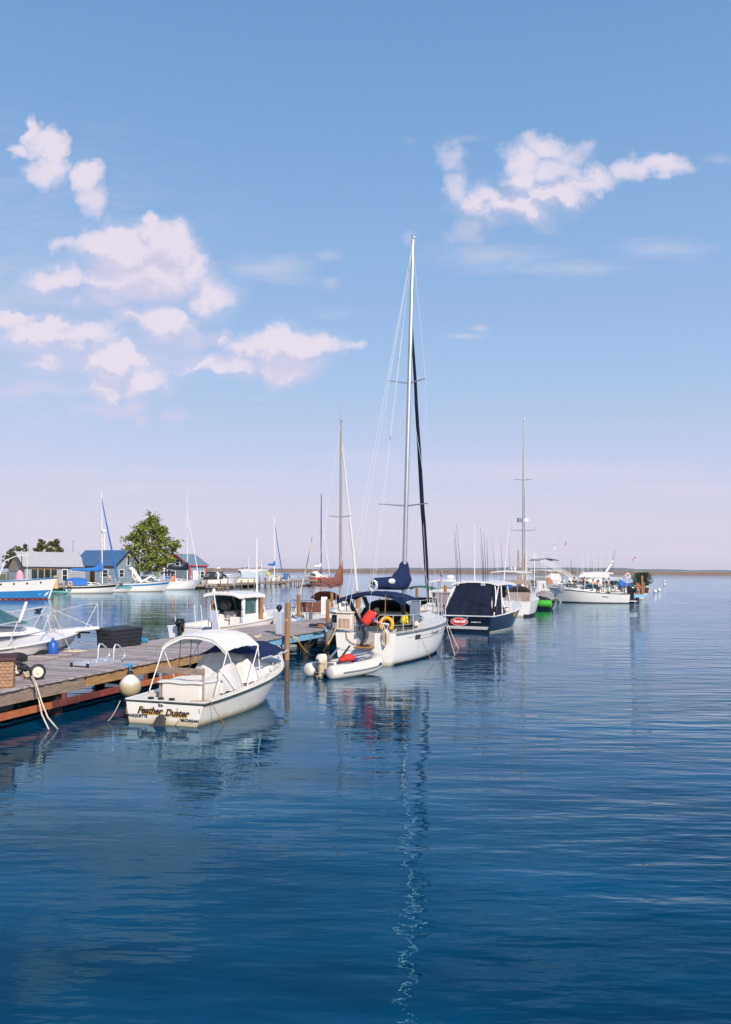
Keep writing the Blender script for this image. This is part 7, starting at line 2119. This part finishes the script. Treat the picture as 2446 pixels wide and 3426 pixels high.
# blue awning slanting from the flybridge boat
q0, q1 = px(2073, 1942, 101), px(2108, 1964, 99.5)
t = thing('blue_tarp', 'bright blue tarp slanting down beside the far flybridge cruiser', 'tarp', (q0.x, q0.y, 0), 0)
a, b = V((0, 0, q0.z)), V((q1.x - q0.x + .3, q1.y - q0.y, q1.z + .1))
MB().sheet(lambda s, r_: a.lerp(b, s) + V((.15, .9, .05)) * (r_ - .5) * 2 + V((0, 0, -.12 * math.sin(math.pi * s) + .35 * (r_ - .5))) + V((0, 0, -.35 * (1 - r_))), 8, 6, .03).build('tarp_cloth', blue_c, t, smooth=60)
MB().tube([V((b.x, b.y, DZ)), b], .03, 6).build('tarp_pole', steel, t)
# potted cedars
for u, vt, lab, w in ((2138, 1917, 'dark potted cedar left of the pier end post', .85), (2159, 1916, 'dark potted cedar right at the pier end', .8)):
    q = px(u, 1940, 103)
    z1 = D(u, vt, 103).z - DZ
    tt = thing('potted_cedar', lab, 'shrub', (q.x, q.y, DZ), 0, 'potted cedars on the pier end')
    MB().lathe([(0, 0), (.35, 0), (.45, .6), (.48, .62), (0, .6)], 12).build('pot', brownlid, tt)
    MB().tube([V((0, 0, .5)), V((0, 0, z1 * .8))], .05, 6).build('stem', bark, tt)
    lf = MB(); r2 = random.Random(u)
    for i in range(1500):
        a, zz = r2.uniform(0, 6.28), r2.random()
        rr = w * (math.sin(math.pi * (.12 + .8 * zz)) ** .7) * math.sqrt(r2.random()) * (1 + .2 * math.sin(3 * a + 7 * zz))
        c = V((rr * math.cos(a), rr * math.sin(a), .9 + (z1 - .9) * zz))
        d = V((r2.gauss(0, 1), r2.gauss(0, 1), r2.gauss(0, 1) + .8)).normalized() * .16
        e = d.orthogonal().normalized() * .05
        lf.add([c - e, c + d * .5 - e * .2, c + d, c + e], [(0, 1, 2, 3)])
    lf.build('foliage', leafc, tt, smooth=0, recalc=False)
# boats behind the T-head
p = px(1835, 1985, 112)
t, h = cruiser('white trawler with a dark upper canopy behind the far cross pier', (p.x - 2.0, 112, 0), 35, 10.5, 3.6, 1.3, 1.8, hard=gel, arch=True, ants=1, hardz=2.1, rods=3)
bimini(t, 2.0, 5.2, 3.0, 4.7, black_c, 3.3, crown=.25)
MB().hexa(cabin_mb(3.0, 7.4, 1.5, 1.1, 1.6, 3.0, .1, 1.0, .15)).build('saloon', gel, t, bev=.06)
MB().box((2.4, -1.2, 2.0), (.5, .6, .7)).build('orange_bag', orange_p, t, bev=.1)
p = px(1905, 1978, 109)
t, h = cruiser('white sport boat bow on, its outriggers raised, between trawler and red-shirted person', (p.x - 3, 108, 0), 80, 9.5, 3.2, 1.2, 1.7, hard=None, arch=True, ants=2)
k = MB()
for i in range(5): k.tube([V((4.5, -1.2 + .5 * i, 2.0)), V((-1.5 - i * .5, -2.0 + .5 * i, 5.0 + .2 * i))], .025, 5)
k.build('outrigger', whitem, t)
p = px(1968, 1978, 107)
cruiser('white boat with a low windscreen tied behind the outboard cruiser hardtop', (p.x - 1, 106, 0), 78, 8.5, 2.9, 1.25, 1.7, arch=False, ants=1)
p = px(2170, 1950, 118)
cruiser('small white and teal boat beyond the end of the far pier', (p.x - 1.5, 126, 0), 70, 4.8, 1.9, .8, 1.15, stripe=tealp, arch=False, ants=1)
us_flag('pale blue and white flag flying from the trawler', px(1852, 1915, 113), 4.0, .95, 200, pz=1.5, m=mat('pale_blue_flag', (.55, .66, .75), .8))
us_flag('striped national flag flying high behind the far cross pier', px(1890, 1915, 112), 4.0, .95, 200, pz=1.5)
us_flag('dark striped flag drooping at the flybridge cruiser stern', px(2128, 1925, 112), 2.4, .5, 100, pz=1.2)
k = px(2224, 1948, 230)
t = thing('channel_marker', 'small red and white channel marker far out on the right', 'buoy', (k.x, k.y, 0), 0); t.scale = (.55, .55, .55)
MB().lathe([(0, 0), (.6, 0), (.5, .8), (.25, 1.0), (.25, 2.0), (0, 2.1)], 12).build('marker_body', whitem, t)
MB().lathe([(.56, .5), (.53, .85), (.4, .9), (.4, .5)], 12).build('red_band', redtrim, t)
for u, v, Y, lab in ((2205, 1956, 150, 'tiny white mooring buoy right of the pier end, higher one'), (2192, 1950, 140, 'tiny white mooring buoy right of the pier end, lower one')):
    q = px(u, v, Y)
    t = thing('mooring_buoy', lab, 'buoy', (q.x, q.y, .1), 0, 'white mooring buoys')
    MB().ell((0, 0, .1), (.3, .3, .28), 12, 7).build('float', whitem, t, smooth=60)
    MB().tube([V((0, 0, .35)), V((.08, 0, .45)), V((0, 0, .5))], .03, 5).build('eye', steel, t)
spar('antenna', 'tall white whip aerial behind the navy boat, right of its roof', 'aerial', 1788, 1960, 1850, 90, .045)


# more small craft packed behind and beside the far cross pier
for i, (u, Y, hd, L_, lab, kw) in enumerate((
        (1888, 104, 70, 6.5, 'small white cuddy boat with a blue stripe behind the short white pile', dict(stripe=bluehull, arch=False, ants=1)),
        (1945, 112, 100, 7.0, 'white boat with a dark canvas enclosure behind the red-shirted person', dict(canvas=black_c, arch=False, ants=1, hard=gel, hardz=1.5, rods=3)),
        (2010, 114, 60, 7.5, 'white hardtop boat with whip aerials left of the flybridge cruiser', dict(hard=gel, arch=False, ants=2, hardz=1.6, rods=4)),
        (2068, 105, 95, 6.0, 'low white runabout half hidden by the blue awning', dict(arch=False, ants=0, bim=cgrey)),
        (1800, 101, 30, 7.0, 'white boat with grey canvas behind the stood-up kayaks', dict(canvas=cgrey, arch=True, ants=2)))):
    q = px(u, 1960, Y)
    cruiser(lab, (q.x - L_ * .35 * math.sin(R(hd)), Y - L_ * .35 * math.cos(R(hd)), 0), hd, L_, L_ * .34, .95, 1.35, **kw)
for u, v, Y, m_, lab in ((1903, 1978, 98.6, ivory, 'cream dock locker on the cross pier left of the person in black'), (1985, 1978, 98.4, greym, 'grey dock locker on the cross pier behind the outboard cruiser cabin'), (2105, 1982, 98.3, ivory, 'cream dock locker left of the orange deck chair')):
    q = px(u, v, Y)
    t = thing('dock_locker', lab, 'storage box', (q.x, Y, DZ), rz=.1, group='lockers on the far cross pier')
    MB().box((0, 0, .28), (1.1, .55, .56)).build('locker_body', m_, t, bev=.03)
    MB().sheet(lambda a, b: V((-.6 + 1.2 * a, -.32 + .64 * b, .62 + .06 * math.sin(math.pi * b))), 3, 5, .06).build('lid', m_, t, bev=.01)
for u, vt, Y, lab in ((1880, 1950, 98.0, 'grey pole with a lamp on the cross pier left of the person in black'), (2002, 1948, 98.0, 'grey pole with a lamp on the cross pier behind the hardtop')):
    q = px(u, 1975, Y)
    t = thing('dock_lamp', lab, 'lamp', (q.x, Y, DZ), 0)
    z1 = D(u, vt, Y).z - DZ
    MB().tube([V((0, 0, 0)), V((0, 0, z1))], .05, 7).build('pole', pedest, t)
    MB().lathe([(0, z1), (.12, z1), (.15, z1 + .15), (.05, z1 + .22), (0, z1 + .22)], 10).build('lamp_head', blackg, t)
# ---------------------------------------------------------------- the air over the lake
hz = MB().box((0, 2995, 19), (13000, 6010, 42)).build('haze', bpy.data.materials.new('lake_haze'), None, smooth=0)
hz['kind'] = 'stuff'
hm_ = hz.data.materials[0]; hm_.use_nodes = True
_n = hm_.node_tree.nodes; _n.remove(_n['Principled BSDF'])
_v = _n.new('ShaderNodeVolumePrincipled')
_v.inputs['Color'].default_value = (.93, .94, .98, 1); _v.inputs['Density'].default_value = 8e-5
hm_.node_tree.links.new(_v.outputs[0], _n['Material Output'].inputs['Volume'])
